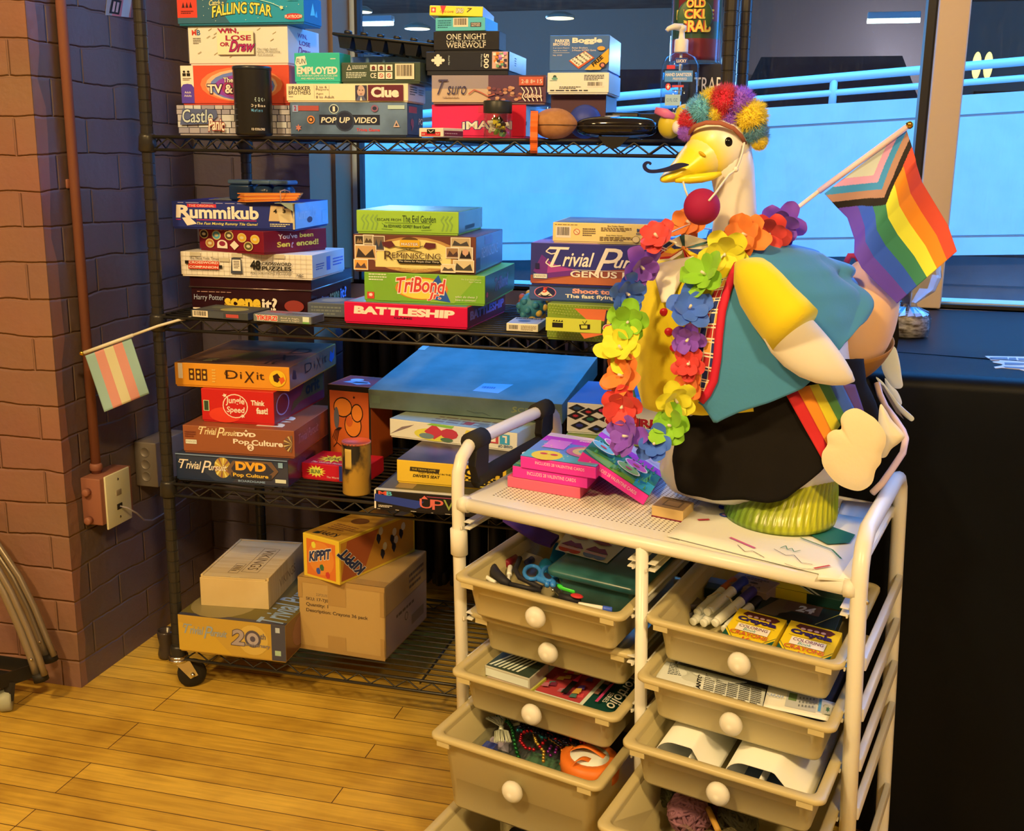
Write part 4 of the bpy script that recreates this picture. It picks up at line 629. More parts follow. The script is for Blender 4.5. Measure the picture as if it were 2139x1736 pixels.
def a_jung(F, R, T):
    F.e_(.32, .2, .22, .24, K(236, 60, 30)); F.e_(.47, .5, .175, .38, CREAM); F.e_(.47, .5, .162, .35, K(208, 32, 24)); F.t('Jungle', .34, .5, .6, .76, CREAM, .1, .02, arc=.1); F.t('Speed', .35, .24, .6, .48, CREAM, .1, .02); F.star(.33, .82, .035, .07, CREAM, 5); F.star(.57, .2, .035, .07, CREAM, 5); F.t('Think', .69, .56, .88, .72, CREAM, .0, .04); F.t('fast!', .76, .3, .92, .5, CREAM, .0, .04); F.r(.03, .3, .11, .64, K(210, 200, 120)); F.r(.04, .32, .1, .62, K(60, 70, 40))
    R.e_(.16, .5, .12, .34, K(170, 140, 140)); R.e_(.16, .5, .105, .3, K(120, 30, 34)); R.p([(.3, .1), (.36, .4), (.5, .5), (.6, .9), (.98, .95), (.98, .3), (.5, .3)], A(88, 70, 40)); R.t('orit', .6, .4, .9, .8, A(20, 30, 44), 0, .04)
def a_dixit(F, R, T):
    F.r(.03, .3, .07, .98, CREAM)
    for i, u in enumerate((.125, .185, .24)): F.r(u, .24, u+.046, .76, K(80, 40, 16)); F.e_(u+.023, .62, .013, .07, K(230, 160, 30)); F.r(u+.012, .32, u+.034, .46, K(230, 170, 60))
    F.fine(.33, .15, .36, .8, 5, K(240, 180, 70)); F.t('D', .45, .38, .555, .76, K(60, 30, 14), .0, .0); F.t('i', .575, .4, .59, .7, K(60, 30, 14)); F.t('X', .61, .24, .7, .74, K(60, 30, 14), .1, 0); F.t('it', .72, .4, .785, .72, K(60, 30, 14)); F.line([(.45, .7), (.44, .6), (.46, .5), (.48, .55)], .0012, K(60, 30, 14)); F.e_(.9, .48, .072, .37, K(240, 180, 30)); F.p([(.86, .6), (.9, .72), (.93, .5), (.9, .3), (.87, .36)], K(60, 24, 14)); F.p([(.91, .5), (.95, .56), (.94, .74), (.965, .4), (.93, .22)], K(226, 90, 30))
    R.t('D', .3, .35, .45, .78, K(60, 36, 24)); R.t('i', .49, .35, .52, .7, K(60, 36, 24)); R.t('X', .54, .25, .65, .8, K(60, 36, 24), .1); R.t('it', .68, .35, .78, .75, K(60, 36, 24)); R.p([(.84, .35), (.86, .8), (.92, .6), (.96, .9), (.95, .4), (.89, .2)], A(60, 100, 180)); R.p([(.05, .4), (.07, .8), (.12, .7), (.13, .3)], K(70, 40, 34))
    T.r(.01, .01, .99, .99, noisy(K(58, 34, 26), K(150, 96, 50), 7, .4, 'painted_cover')); T.p([(.7, .0), (1, 0), (1, .8), (.62, .5)], K(140, 80, 46)); T.p([(.3, .3), (.55, .2), (.7, .5), (.45, .55)], K(130, 104, 44)); T.t('D', .76, .5, .93, .72, K(56, 36, 26)); T.t('X', .72, .24, .88, .44, K(56, 36, 26), .2); T.t('it', .74, .08, .86, .2, K(56, 36, 26)); T.fine(.2, .08, .3, .2, 3, K(200, 170, 90))
def a_blink(F, R, T): F.star(.23, .5, .16, .4, K(240, 214, 60), 14, .6); F.t('BLINK', .15, .36, .31, .62, K(60, 90, 40), .1, .03); F.t("The World's", .4, .14, .62, .26, CREAM, .1); F.r(.6, 0, .74, 1, K(40, 56, 110)); T.star(.35, .45, .24, .3, K(240, 210, 50), 12, .5); T.t('BLINK', .25, .35, .48, .55, K(120, 90, 30), .2, .03); T.t("The World's Fastest Game", .12, .08, .8, .18, CREAM, .2); T.star(.85, .4, .1, .15, K(240, 200, 60), 8, .3)
def a_tall(F, R, T):
    F.r(0, 0, .045, 1, INK); F.r(.95, 0, 1, 1, INK); F.r(0, .93, 1, 1, INK); o = K(232, 120, 30); k = K(40, 24, 16)
    for u, v, a, b in ((.35, .72, .22, .13), (.58, .5, .2, .16), (.68, .66, .14, .12)): F.e_(u, v, a, b, k); F.e_(u, v, a-.02, b-.016, o)
    F.e_(.2, .58, .06, .14, K(96, 86, 76)); F.e_(.5, .55, .08, .07, K(210, 90, 30))
    for k2 in range(4): F.line([(.1+.03*k2, .32-.02*k2), (.16+.03*k2, .42), (.26+.02*k2, .46)], .0016, k)
    F.star(.62, .86, .03, .02, k, 5); F.line([(.12, .2), (.2, .26), (.3, .22)], .0018, k); F.line([(.55, .3), (.7, .34), (.84, .28)], .0018, k); T.r(.05, .05, .95, .95, A(150, 62, 74)); T.e_(.38, .6, .15, .12, A(170, 215, 245)); T.p([(.2, .3), (.3, .5), (.7, .5), (.85, .3), (.6, .15), (.4, .28)], A(150, 190, 235)); T.p([(.4, .3), (.45, .42), (.75, .42), (.75, .32)], A(50, 50, 66))
def a_upw(F, R, T):
    F.r(0, 0, .012, 1, CREAM); F.t('M', .03, .74, .09, .96, K(226, 80, 50), 0, .03); F.t('B', .09, .74, .13, .96, K(96, 170, 170), 0, .03); F.p([(.0, .4), (.005, .8), (.36, .56), (.34, .42), (.35, .3), (.3, .14)], K(42, 58, 112)); F.fine(.03, .08, .13, .22, 2, CREAM)
    F.t('U', .33, .22, .42, .72, K(226, 100, 70), 0, 0); F.t('P', .42, .18, .5, .72, K(226, 100, 70), 0, 0); F.t('W', .5, .2, .64, .76, K(160, 160, 60), 0, 0); F.t('O', .64, .2, .73, .6, K(90, 150, 110)); F.t('R', .735, .14, .82, .62, K(90, 150, 110)); F.t('DS', .83, .12, .97, .6, K(90, 150, 110)); F.p([(.34, .72), (.365, .9), (.39, .72)], K(226, 100, 70)); F.r(.38, .84, .99, .87, K(200, 80, 90))
    for i in range(14): a = rnd.uniform(.02, .98); F.r(a, .0, a+rnd.uniform(.01, .04), .03, K(206, 176, 130))
    T.r(.0, .0, 1, .06, K(220, 190, 120)); T.r(.02, .06, .98, .98, K(96, 80, 40)); T.r(.12, .1, .25, .3, K(160, 120, 60))
def a_cash(F, R, T):
    F.p([(.12, .52), (.125, .72), (.4, .7), (.39, .5)], K(60, 44, 20)); F.t('THE TRIVIA GAME', .14, .58, .36, .66, K(220, 170, 40)); F.t('THAT PUTS YOU IN THE', .2, .44, .5, .52, INK, 0, .02); F.t("DRIVER'S SEAT", .15, .26, .4, .4, INK, .2, .03); F.t('CASH', .62, .5, .97, .88, INK, .0, .05); F.t('CAB', .72, .06, .97, .3, CREAM, 0, .05)
    for i in range(8):
        for j in range(2): F.r(.56+.05*i+(.025 if j else 0), .32+.08*j, .585+.05*i+(.025 if j else 0), .4+.08*j, INK)
    F.p([(.56, .02), (.6, .3), (.98, .3), (.98, .02)], K(40, 30, 20)); F.t('CAB', .74, .06, .95, .27, K(246, 196, 40), 0, .05); T.r(0, 0, 1, 1, noisy(K(30, 24, 24), K(90, 66, 54), 8, .4, 'taxi_photo')); T.t("DRIVER'S SEAT", .62, .1, .96, .22, K(200, 190, 170), .2, .03, rot=180); R.fine(.2, .3, .8, .8, 3, K(90, 60, 20))
def a_life(F, R, T):
    F.p([(.0, .1), (.16, .62), (.2, .8), (.1, .6)], K(140, 110, 90)); F.e_(.36, .35, .16, .35, K(230, 200, 60)); F.p([(.28, .5), (.36, .98), (.44, .5), (.36, .1)], K(206, 60, 60)); F.e_(.48, .5, .07, .3, K(200, 60, 60), 10); F.p([(.3, .9), (.34, 1), (.52, .98), (.5, .82)], K(140, 180, 60)); F.e_(.3, .25, .06, .16, K(120, 130, 110)); F.e_(.46, .15, .05, .12, K(90, 110, 70))
    for i, (ch, cc) in enumerate((('L', K(70, 150, 190)), ('I', K(200, 70, 60)), ('F', K(140, 180, 60)), ('E', K(236, 196, 60)))): u = .87-.085*i; F.r(u, .3, u+.075, .85, cc); F.t(ch, u+.02, .38, u+.055, .78, CREAM, 0, .05, rot=180)
    F.p([(.6, .58), (.615, .85), (.615, .3)], K(236, 196, 60)); F.t('GAME OF', .86, .12, .97, .28, K(120, 120, 110), 0, .03, rot=180); T.r(0, 0, 1, .96, A(150, 170, 160)); T.fine(.3, .05, .95, .3, 3, K(120, 100, 70)); T.e_(.7, .12, .04, .08, A(110, 120, 110)); T.r(.55, .08, .62, .18, A(150, 60, 50))
def a_scrab(F, R, T): F.t('SCRABBLE', .755, .42, .99, .66, K(150, 140, 70), 0, 0); F.t('S', .745, .38, .775, .7, K(150, 140, 70), .3); F.r(.015, .3, .06, .7, K(110, 120, 80)); F.line([(.52, .3), (.56, .2), (.6, .25), (.64, .1)], .0008, K(60, 66, 54)); T.p([(.52, .12), (.54, .28), (.69, .30), (.655, .11)], A(150, 195, 240)); T.r(0, .9, .04, 1, A(150, 190, 220)); T.fine(.55, .17, .64, .24, 1, A(90, 130, 190))
def a_qwirk(F, R, T):
    for i, (u, v, c) in enumerate(((.09, .82, A(40, 70, 120)), (.2, .72, K(196, 40, 40)), (.33, .8, K(190, 40, 70)), (.08, .56, K(190, 40, 50)), (.22, .48, K(40, 96, 60)), (.38, .52, K(226, 96, 50)), (.12, .24, K(50, 50, 96)), (.28, .16, K(40, 60, 110)), (.42, .22, K(236, 206, 60)))):
        F.p([(u-.085, v-.02), (u, v+.14), (u+.085, v+.02), (u, v-.14)], K(30, 26, 26)); (F.star if i % 2 else F.e_)(u, v, .035, .06, c)
    F.t('QWIRKLE', .36, .28, 1.02, .62, K(176, 30, 34), 0, .05, K(250, 226, 180), .05); F.t('Mix, Match, Score and Win!', .44, .1, .95, .19, K(50, 46, 44)); F.t('2-4 Players - Ages 6 and up', .62, .01, .99, .07, K(60, 56, 50)); T.r(0, 0, 1, 1, A(80, 100, 150)); T.p([(.3, .1), (.8, .2), (.9, .5), (.5, .4)], A(110, 130, 170))
def a_eat(F, R, T):
    F.r(.03, .14, .97, .9, K(70, 62, 80))
    for u in (.08, .15, .22, .29): F.e_(u, .5, .03, .16, K(130, 124, 140)); F.r(u-.03, .36, u+.03, .52, K(130, 124, 140))
    for u, v in ((.1, .25), (.18, .3), (.27, .26), (.22, .2)): F.e_(u, v, .08, .11, K(150, 176, 50))
    F.t('EAT', .38, .36, .66, .72, K(206, 206, 110), -.1, .04, K(60, 60, 40), .06); F.t('IT', .72, .4, .9, .74, K(206, 206, 110), .1, .04, K(60, 60, 40), .06); F.fine(.06, .74, .22, .84, 2, CREAM); F.p([(.32, .84), (.34, .9), (.4, .88), (.38, .82)], INK); F.e_(.5, .24, .12, .07, K(150, 170, 60))
G('game_box', 'dark pop culture trivia box at the bottom beside the left post', .015, .014, .5080, 3, .268, .26, .064, K(56, 58, 60), a_dvd1, group=GC, side=K(70, 34, 34))
G('game_box', 'copper brown pop culture trivia box second from bottom at left', .032, .02, .5722, 5, .262, .26, .064, K(156, 80, 38), a_dvd2, group=GC, side=K(110, 52, 36))
G('game_box', 'small bright red quick reaction game box below the orange box', .058, .062, .6364, 2.5, .175, .30, .077, K(210, 34, 24), a_jung, group=GC, side=K(120, 40, 40))
G('game_box', 'square orange storytelling game box topmost beside left post', -.006, .063, .7136, 5.5, .271, .33, .055, K(232, 140, 30), a_dixit, group=GC, side=K(150, 96, 56))
G('game_box', 'flat red card game box with yellow burst behind the tube tin', .279, .105, .5080, -2, .155, .11, .039, K(206, 26, 34), a_blink, group=GC)
G('game_box', 'tall orange black edged box standing left of the green box', .277, .262, .5080, -4, .113, .12, .190, K(208, 88, 28), a_tall, group=GC, lid=False)
G('game_box', 'black stacking word game box with blue tape jutting over the rail', .52, -.058, .5080, 2, .30, .26, .0435, K(26, 22, 20), a_upw, group=GC)
G('game_box', 'yellow taxi trivia box on the black stacking word box', .548, .002, .5518, 0, .24, .19, .0515, K(236, 176, 40), a_cash, group=GC)
G('game_box', 'pale family life game box lying under the green box', .467, .175, .6036, -8.6, .315, .25, .0440, K(238, 222, 180), a_life, group=GC)
G('game_box', 'large faded green crossword tile game box with tape on lid', .388, .25, .6500, 0, .469, .35, .0470, noisy(K(92, 100, 70), K(112, 118, 86), 12, .36, 'worn_green_cloth'), a_scrab, group=GC, tip=(math.radians(8), math.radians(0), math.radians(-2.5)), lid=False)
G('game_box', 'dark game box with painted tiles behind the flower garland', .885, .14, .6532, 0, .23, .24, .068, K(226, 200, 160), a_qwirk, group=GC)
G('game_box', 'purple and green food game box behind the pink card boxes', .885, .13, .5080, 0, .24, .24, .1448, K(140, 150, 60), a_eat, group=GC)
# bottom shelf ---------------------------------------------------------------
def a_tp20(F, R, T):
    F.r(0, 0, 1, 1, K(196, 142, 44)); F.p([(0, 0), (.5, 0), (.3, .6), (0, .8)], K(206, 150, 40)); F.r(.87, 0, 1, 1, K(74, 66, 62)); F.r(.91, .78, .95, .92, K(190, 180, 150)); F.r(.90, .14, .955, .28, K(170, 180, 120)); F.e_(.7, .5, .14, .42, K(212, 160, 60)); script(F, .05, .4, .46, .76, K(150, 150, 130)); F.t('2', .5, .32, .62, .76, K(170, 140, 110), .1, .03, K(90, 70, 60), .03); F.e_(.7, .54, .075, .24, K(90, 74, 66)); F.e_(.7, .54, .055, .17, K(180, 150, 120)); F.e_(.7, .54, .025, .08, K(90, 74, 70)); F.t('th', .77, .56, .82, .72, K(120, 100, 80), .1, .02); F.t('anniversary', .62, .3, .86, .42, K(130, 110, 90), .1, .02); T.r(0, 0, 1, .05, K(70, 60, 56)); T.r(.0, .05, 1, 1, K(112, 88, 30)); T.t('Trivial Pursuit', .72, .02, .97, .95, K(150, 160, 150), .3, .015, rot=90); T.e_(.3, .3, .3, .3, K(150, 120, 60)); R.e_(.3, .5, .16, .4, K(150, 96, 60))
def a_kip(F, R, T):
    def word(X, u0, v0, u1, v1, s): X.t('KiPPiT', u0, v0, u1, v1, K(46, 50, 70), .15, .04, CREAM, .06)
    F.r(.1, .06, .9, .9, K(226, 110, 34)); F.e_(.5, .5, .36, .38, K(232, 130, 40))
    for i, (u, v, c) in enumerate(((.3, .78, K(236, 206, 50)), (.42, .2, K(60, 80, 130)), (.52, .3, K(60, 100, 50)), (.68, .16, K(206, 60, 40)))): F.p([(u-.06, v-.02), (u-.05, v+.05), (u+.02, v+.08), (u+.06, v+.02), (u+.05, v-.06), (u-.02, v-.08)], c)
    vs, fs, x0, x1, y0, y1 = letters('KiPPiT', .1, .05)
    for cc, g in ((CREAM, .02), (K(46, 50, 70), 0)):
        v2, f2, a0, a1, b0, b1 = letters('KiPPiT', .1, .05+g*2.5); F.k += 1; F.mb.add([F.P(.17+(x-x0)/(x1-x0)*.62, .36+(x-x0)/(x1-x0)*.2+(y-y0)/(y1-y0)*.24) for x, y in v2], f2, F.pm(cc))
    R.r(.02, .06, .98, .94, K(206, 130, 34)); R.p([(.02, .06), (.3, .06), (.5, .94), (.1, .94)], K(180, 84, 34)); v2 = letters('KiPPiT', .1, .09); R.k += 1; R.mb.add([R.P(.33-(x-x0)/(x1-x0)*.27-(y-y0)/(y1-y0)*.09, .14+(x-x0)/(x1-x0)*.7-(y-y0)/(y1-y0)*.12) for x, y in v2[0]], v2[1], R.pm(CREAM)); v2 = letters('KiPPiT', .1, .05); R.k += 1; R.mb.add([R.P(.33-(x-x0)/(x1-x0)*.27-(y-y0)/(y1-y0)*.09, .14+(x-x0)/(x1-x0)*.7-(y-y0)/(y1-y0)*.12) for x, y in v2[0]], v2[1], R.pm(K(46, 50, 70)))
    for u, v in ((.5, .7), (.55, .3), (.68, .55), (.7, .35), (.8, .6)): R.p([(u-.03, v), (u-.02, v+.12), (u+.02, v+.1), (u+.03, v-.02), (u, v-.14)], K(36, 34, 40)); R.e_(u+.03, v+.16, .03, .1, K(226, 190, 120), 8)
    T.r(.03, .02, .97, .98, K(206, 140, 40)); T.t('KiPPiT', .2, .06, .75, .14, K(60, 44, 30), .1, .03, rot=180); T.e_(.5, .5, .2, .08, K(120, 70, 30)); T.fine(.2, .2, .8, .36, 4, K(150, 90, 40)); T.p([(.16, .04), (.2, .1), (.3, .1), (.3, .05)], K(40, 50, 40))
G('game_box', 'worn gold anniversary trivia box at the bottom left corner', .0205, -.026, .1082, 2, .264, .27, .091, K(190, 136, 44), a_tp20, group=GD, side=K(120, 74, 34))
# wooden sliding lid box
wood = noisy(K(214, 164, 84), K(228, 180, 100), 6, .55, 'light_wood', (1, 12, 1)); t = thing('wooden_box', 'plain wooden box with sliding stencilled lid on gold box', 'wooden box', (.045, .035, .1995), GD); t.rotation_euler = (0, 0, math.radians(7)); t['_w'] = (0, 0, 0)
w_, d_, h_ = .165, .255, .075; b = MB(); b.rbox((0, 0, 0), (w_, .006, h_-.006), wood, .0008, 1, smooth=False); b.rbox((0, .006, 0), (.006, d_, h_), wood, .0008, 1, smooth=False); b.rbox((w_-.006, .006, 0), (w_, d_, h_), wood, .0008, 1, smooth=False); b.rbox((.006, d_-.006, 0), (w_-.006, d_, h_), wood, .0008, 1, smooth=False); b.box((.004, .004, .0005), (w_-.004, d_-.004, .004), wood); F = Face(b, (w_+.0001, 0, 0), (0, d_, 0), (0, 0, h_), (1, 0, 0)); F.t('VIKINGS', .3, .3, .75, .6, K(150, 104, 50)); b.obj('body', t, loc=(0, 0, 0))
b = MB(); b.rbox((.006, .0005, h_-.0058), (w_-.006, d_-.006, h_-.002), wood, .0006, 1, smooth=False); T = Face(b, (.006, .0005, h_-.0019), (w_-.012, 0, 0), (0, d_-.0065, 0), (0, 0, 1)); ink = K(120, 84, 40)
for q in ([(.52, .16), (.78, .16), (.78, .80), (.52, .80), (.52, .16)], [(.33, .12), (.48, .12), (.48, .36), (.33, .36), (.33, .12)]): T.line(q, .0012, ink)
T.t('VIKINGS', .57, .22, .74, .76, ink, 0, 0, rot=-90); T.fine(.35, .16, .46, .32, 4, ink); T.r(.44, .01, .58, .025, K(240, 200, 120)); b.obj('sliding_lid', t, loc=(0, 0, 0))
# carton
t = thing('cardboard_carton', 'taped brown shipping carton of crayons with printed address lines', 'carton', (.279, .066, .1082), GD); t.rotation_euler = (0, 0, math.radians(-2.8)); t['_w'] = (0, 0, 0)
w_, d_, h_ = .216, .257, .178; kr = mat(K(192, 140, 64), .7, name='kraft_card', bump=(40, .3, .003)); b = MB(); b.rbox((0, 0, 0), (w_, d_, h_), kr, .004, 2, smooth=False); F = Face(b, (0, -.0002, 0), (w_, 0, 0), (0, 0, h_), (0, -1, 0)); R = Face(b, (w_+.0002, 0, 0), (0, d_, 0), (0, 0, h_), (1, 0, 0)); iv = K(96, 70, 40)
F.t('22F2U37', .21, .765, .36, .8, K(130, 100, 60)); F.t('SKU: 17-TJ01-QANU', .09, .68, .55, .735, iv, 0, .02); F.t('Quantity: 1', .09, .60, .35, .66, iv, 0, .02); F.t('Description: Crayons 36 pack', .09, .52, .81, .58, iv, 0, .02)
R.r(.02, .02, .98, .6, K(150, 112, 66)); R.r(.025, .03, .975, .59, K(176, 134, 84)); R.fine(.25, .42, .8, .5, 1, iv); R.e_(.48, .34, .04, .06, iv); R.e_(.48, .34, .028, .045, K(176, 134, 84)); R.r(.6, .14, .9, .28, K(140, 104, 60)); R.fine(.55, .66, .9, .9, 3, K(120, 90, 56)); b.obj('carton', t, loc=(0, 0, 0))
b = MB(); tp = mat(K(180, 128, 58), .12, name='clear_tape', spec=.6); F = Face(b, (0, -.0006, 0), (w_, 0, 0), (0, 0, h_), (0, -1, 0)); F.r(0, .93, 1, 1.0, tp).r(.35, .66, .56, .93, tp).r(0, 0, 1, .06, tp).r(.34, .06, .55, .24, tp).r(0, .72, .05, .93, tp).r(.95, .06, .995, .3, tp).r(.95, .6, .995, .93, tp); T = Face(b, (0, 0, h_+.0006), (w_, 0, 0), (0, d_, 0), (0, 0, 1)); T.r(0, 0, 1, .12, tp).r(.38, .12, .62, 1, tp); b.obj('packing_tape', t, label='clear tape', loc=(0, 0, 0))
G('game_box', 'long yellow and orange dice game box lying askew on the carton', .290, .076, .2866, -19, .110, .27, .103, K(236, 180, 40), a_kip, group=GD, lid=False)
# ---------------------------------------------------------------- white drawer cart (built in its own frame: u across, v depth, z up)
QX, QY, QA, CWD, CDP, CH, QL, QM, QS = .8383, -.4849, -.2102, .6324, .3866, .6822, -.0395, .0178, -.0285
def Cw(p):
    u, v, z = p; z = z+QS*u/CWD; u = u+math.tan(QL)*(z-.6); v = v+math.tan(QM)*(z-.6); c, s = math.cos(QA), math.sin(QA)
    return Vector((QX+c*u-s*v, QY+s*u+c*v, z))
def CZ(px, py, zl):
    u = .3
    for _ in range(20):
        z = zl+QS*u/CWD; w = atz(px, py, z); c, s = math.cos(QA), math.sin(QA); dx, dy = w.x-QX, w.y-QY
        u = c*dx+s*dy-math.tan(QL)*(z-.6); v = -s*dx+c*dy-math.tan(QM)*(z-.6)
    return Vector((u, v, zl))
def put(mb, *a, **k): mb.xf(Cw); return mb.obj(*a, **k)
CWHITE = mat(K(240, 208, 150, .98), .3, name='white_enamel', spec=.5); CPLA = mat(K(236, 204, 146, .95), .42, name='white_plastic'); TAUPE = mat(K(190, 154, 84, 1.12), .36, name='taupe_plastic', spec=.45)
CART = thing('drawer_cart', 'white rolling cart with taupe drawers in two columns, goose on top', 'cart', tuple(Cw((CWD/2, CDP/2, .0))))
def arc(pts): return pts
b = MB(); b.tube([(0, 0, .07), (0, 0, .70), (0, .003, .732), (0, .015, .753), (0, .04, .768), (0, .08, .772), (0, .32, .772), (0, .355, .766), (0, .377, .750), (0, CDP, .725), (0, CDP, .07)], .0105, CWHITE, 12); b.tube([(0, 0, .08), (0, .01, .055), (0, .04, .045), (0, CDP-.04, .045), (0, CDP-.01, .055), (0, CDP, .08)], .0105, CWHITE, 10); put(b, 'side_frame', CART)
b = MB(); b.tube([(CWD, 0, .07), (CWD, 0, .69), (CWD, .004, .715), (CWD, .02, .74), (CWD, .05, .755), (CWD, .32, .757), (CWD, .36, .750), (CWD, .38, .733), (CWD, CDP, .71), (CWD, CDP, .12), (CWD, CDP-.006, .085), (CWD, CDP-.03, .05)], .0118, CWHITE, 12); b.tube([(CWD, 0, .08), (CWD, .01, .055), (CWD, .04, .045), (CWD, CDP-.03, .05)], .0118, CWHITE, 10); put(b, 'side_frame', CART)
for v in (0, CDP): put(MB().tube([(CWD/2, v, .05), (CWD/2, v, CH-.004)], .0098, CWHITE, 12), 'centre_leg', CART)
for v in (0, CDP): put(MB().tube([(.008, v, CH), (CWD-.008, v, CH)], .0108, CWHITE, 12), 'top_rail', CART); put(MB().tube([(.008, v, .05), (CWD-.008, v, .05)], .0098, CWHITE, 10), 'base_rail', CART)
b = MB(); b.rbox((.006, .002, CH+.001), (CWD-.006, CDP-.002, CH+.0085), CPLA, .003); dk = mat(K(120, 96, 66), .7, name='hole_shadow')
for i in range(72):
    for j in range(38):
        u, v = .042+i*.0077, .045+j*.0077
        if u > CWD-.04 or (i+j*72 < 0): continue
        b.add([(u+.0019*math.cos(k*1.047), v+.0019*math.sin(k*1.047), CH+.0087) for k in range(6)], [tuple(range(6))], dk)
put(b, 'top_panel', CART)
for u, v, z in ((0, 0, .575), ): put(MB().lathe([(.0118, -.022), (.0142, -.021), (.0142, .021), (.0118, .022)], CPLA, 16, (u, v, .617)), 'joint_sleeve', CART)
for u in (.004, CWD-.02): put(MB().tube([(u, 0, CH), (u+.016, 0, CH)], .0132, CPLA, 12), 'rail_cap', CART)
put(MB().ell((CWD+.011, .0, .668), .0035, mat((.5, .42, .3), .3, .8, name='screw'), 8, 6), 'screw', CART)
SLZ = (.655, .577, .500, .423, .347, .193)
for c, (ua, ub) in enumerate(((.011, CWD/2-.010), (CWD/2+.010, CWD-.012))):
    for z in SLZ:
        for u, sg in ((ua, 1), (ub, -1)):
            b = MB(); ve = .11 if (c == 1 and sg < 0) else CDP-.01; b.slab([(u, -.012, z-.012), (u, .0, z-.014), (u, ve, z-.014), (u, ve, z-.011), (u, .0, z-.011), (u, -.012, z-.006)], (sg*.002, 0, 0), CPLA); b.box((u if sg > 0 else u-.012, -.004, z-.0128), (u+.012 if sg > 0 else u, ve, z-.0112), CPLA); b.box((u if sg > 0 else u-.012, -.002, z-.003), (u+.012 if sg > 0 else u, ve, z-.0015), CPLA); put(b, 'slide', CART)
for z in (.577, .500, .423, .347, .193): put(MB().rbox((CWD+.003, .012, z-.016), (CWD+.013, CDP-.012, z+.004), CPLA, .002), 'side_bar', CART)
# black padded grips and strap on the left handle
BF = mat((.018, .018, .018), .85, name='black_foam')
for v0, v1 in ((.042, .088), (.295, .345)):
    b = MB(); b.tube([(0, v0, .7715), (0, (v0+v1)/2, .7722), (0, v1, .7722)], .0165, BF, 14); b.slab([(0, v0+.002, .765), (0, v1-.004, .765), (0, v1-.006, .735), (0, v0+.018+(.02 if v0 < .1 else -.03), .705), (0, v0+.008, .705), (0, v0-.006, .735)], (.014, 0, 0), BF); put(b, 'handle_grip', CART, label='black foam handle grip')
put(MB().tube([(.006, .05, .708), (.006, .12, .712), (.006, .30, .716), (.006, .325, .735)], [(.010, .014)]*4, BF, 10), 'strap', CART, label='black strap')
for u in (0, CWD):
    for v in (.03, CDP-.03):
        c = put(MB().lathe([(.006, .02), (.006, .05)], CHR, 10, (u, v, 0)), 'castor', CART); put(MB().tube([(u-.008, v+.01, .02), (u+.008, v+.01, .02)], .02, mat((.02, .02, .02), .5, name='rubber'), 16), 'wheel', c)
def rr(u0, u1, v0, v1, r, z, n=5):
    P = []
    for cx, cy, a0 in ((u1-r, v1-r, 0), (u0+r, v1-r, 90), (u0+r, v0+r, 180), (u1-r, v0+r, 270)):
        for i in range(n+1): a = math.radians(a0+90*i/n); P.append((cx+r*math.cos(a), cy+r*math.sin(a), z))
    return P
def drawer(col, v0, zr, h, d=.345):
    u0, u1 = ((.0125, .3035), (.3285, .6195))[col]; v1 = v0+d; L = []
    for ins, z, r in ((.026, zr-h, .012), (.0235, zr-h+.004, .016), (.017, zr-.009, .018), (.003, zr-.010, .016), (.0, zr-.007, .016), (.0, zr-.002, .016), (.002, zr, .015), (.013, zr, .014), (.0155, zr-.003, .014), (.024, zr-h+.008, .014), (.03, zr-h+.003, .012)): L.append(rr(u0+ins, u1-ins, v0+ins, v1-ins, r, z))
    n = len(L[0]); vs = [p for l in L for p in l]; fs = [(i*n+j, i*n+(j+1) % n, (i+1)*n+(j+1) % n, (i+1)*n+j) for i in range(len(L)-1) for j in range(n)]
    fs = [f[::-1] if False else f for f in fs]+[tuple(range(n-1, -1, -1)), tuple((len(L)-1)*n+j for j in range(n))]
    b = MB(); b.add(vs, fs, TAUPE, True); 
    for u in (u0+.026, u1-.026): b.box((u-.011, v0+.001, zr-.016), (u+.011, v0+.006, zr-.007), TAUPE)
    o = put(b, 'drawer', CART); Mk = Matrix.Rotation(math.pi/2, 4, 'X'); kz = zr-.012-(h-.012)*(.42 if h < .1 else .36)
    put(MB().lathe([(.006, -.004), (.0065, .004), (.013, .008), (.0168, .014), (.0165, .020), (.012, .0255), (.005, .0275), (.0, .028)], CPLA, 20, ((u0+u1)/2, v0+.02, kz), Mk), 'knob', o, label='round white drawer knob')
    return u0+.03, v0+.03, zr-h+.004
DR = {}
for nm, c, v0, zr, h in (('L1', 0, -.047, .577, .068), ('L2', 0, -.002, .500, .068), ('L3', 0, -.065, .423, .068), ('L4', 0, -.135, .347, .128), ('L5', 0, -.25, .193, .128), ('R1', 1, -.026, .577, .068), ('R2', 1, -.062, .500, .068), ('R3', 1, -.121, .423, .068), ('R4', 1, -.218, .347, .128)): DR[nm] = drawer(c, v0, zr, h)
# things lying in the drawers -------------------------------------------------
def one(mb, name, label, cat, group=None): return put(mb, name, None, label, cat, group)
def cbox(name, label, cat, u, v, z, rot, w, d, h, c, art=None, group=None, tilt=0, rough=.45, r=.0012):
    M = Matrix.Translation((u, v, z))@Matrix.Rotation(math.radians(rot), 4, 'Z')@Matrix.Rotation(math.radians(tilt), 4, 'X'); b = MB(); b.rbox((0, 0, 0), (w, d, h), mat(c, rough, name='card') if isinstance(c, tuple) else c, r, 2, smooth=False)
    if art: F = Face(b, (0, -.0002, 0), (w, 0, 0), (0, 0, h), (0, -1, 0), .0002); R = Face(b, (w+.0002, 0, 0), (0, d, 0), (0, 0, h), (1, 0, 0), .0002); T = Face(b, (0, 0, h+.0002), (w, 0, 0), (0, d, 0), (0, 0, 1), .0002); art(F, R, T)
    b.xf(lambda p: M@p); return one(b, name, label, cat, group)
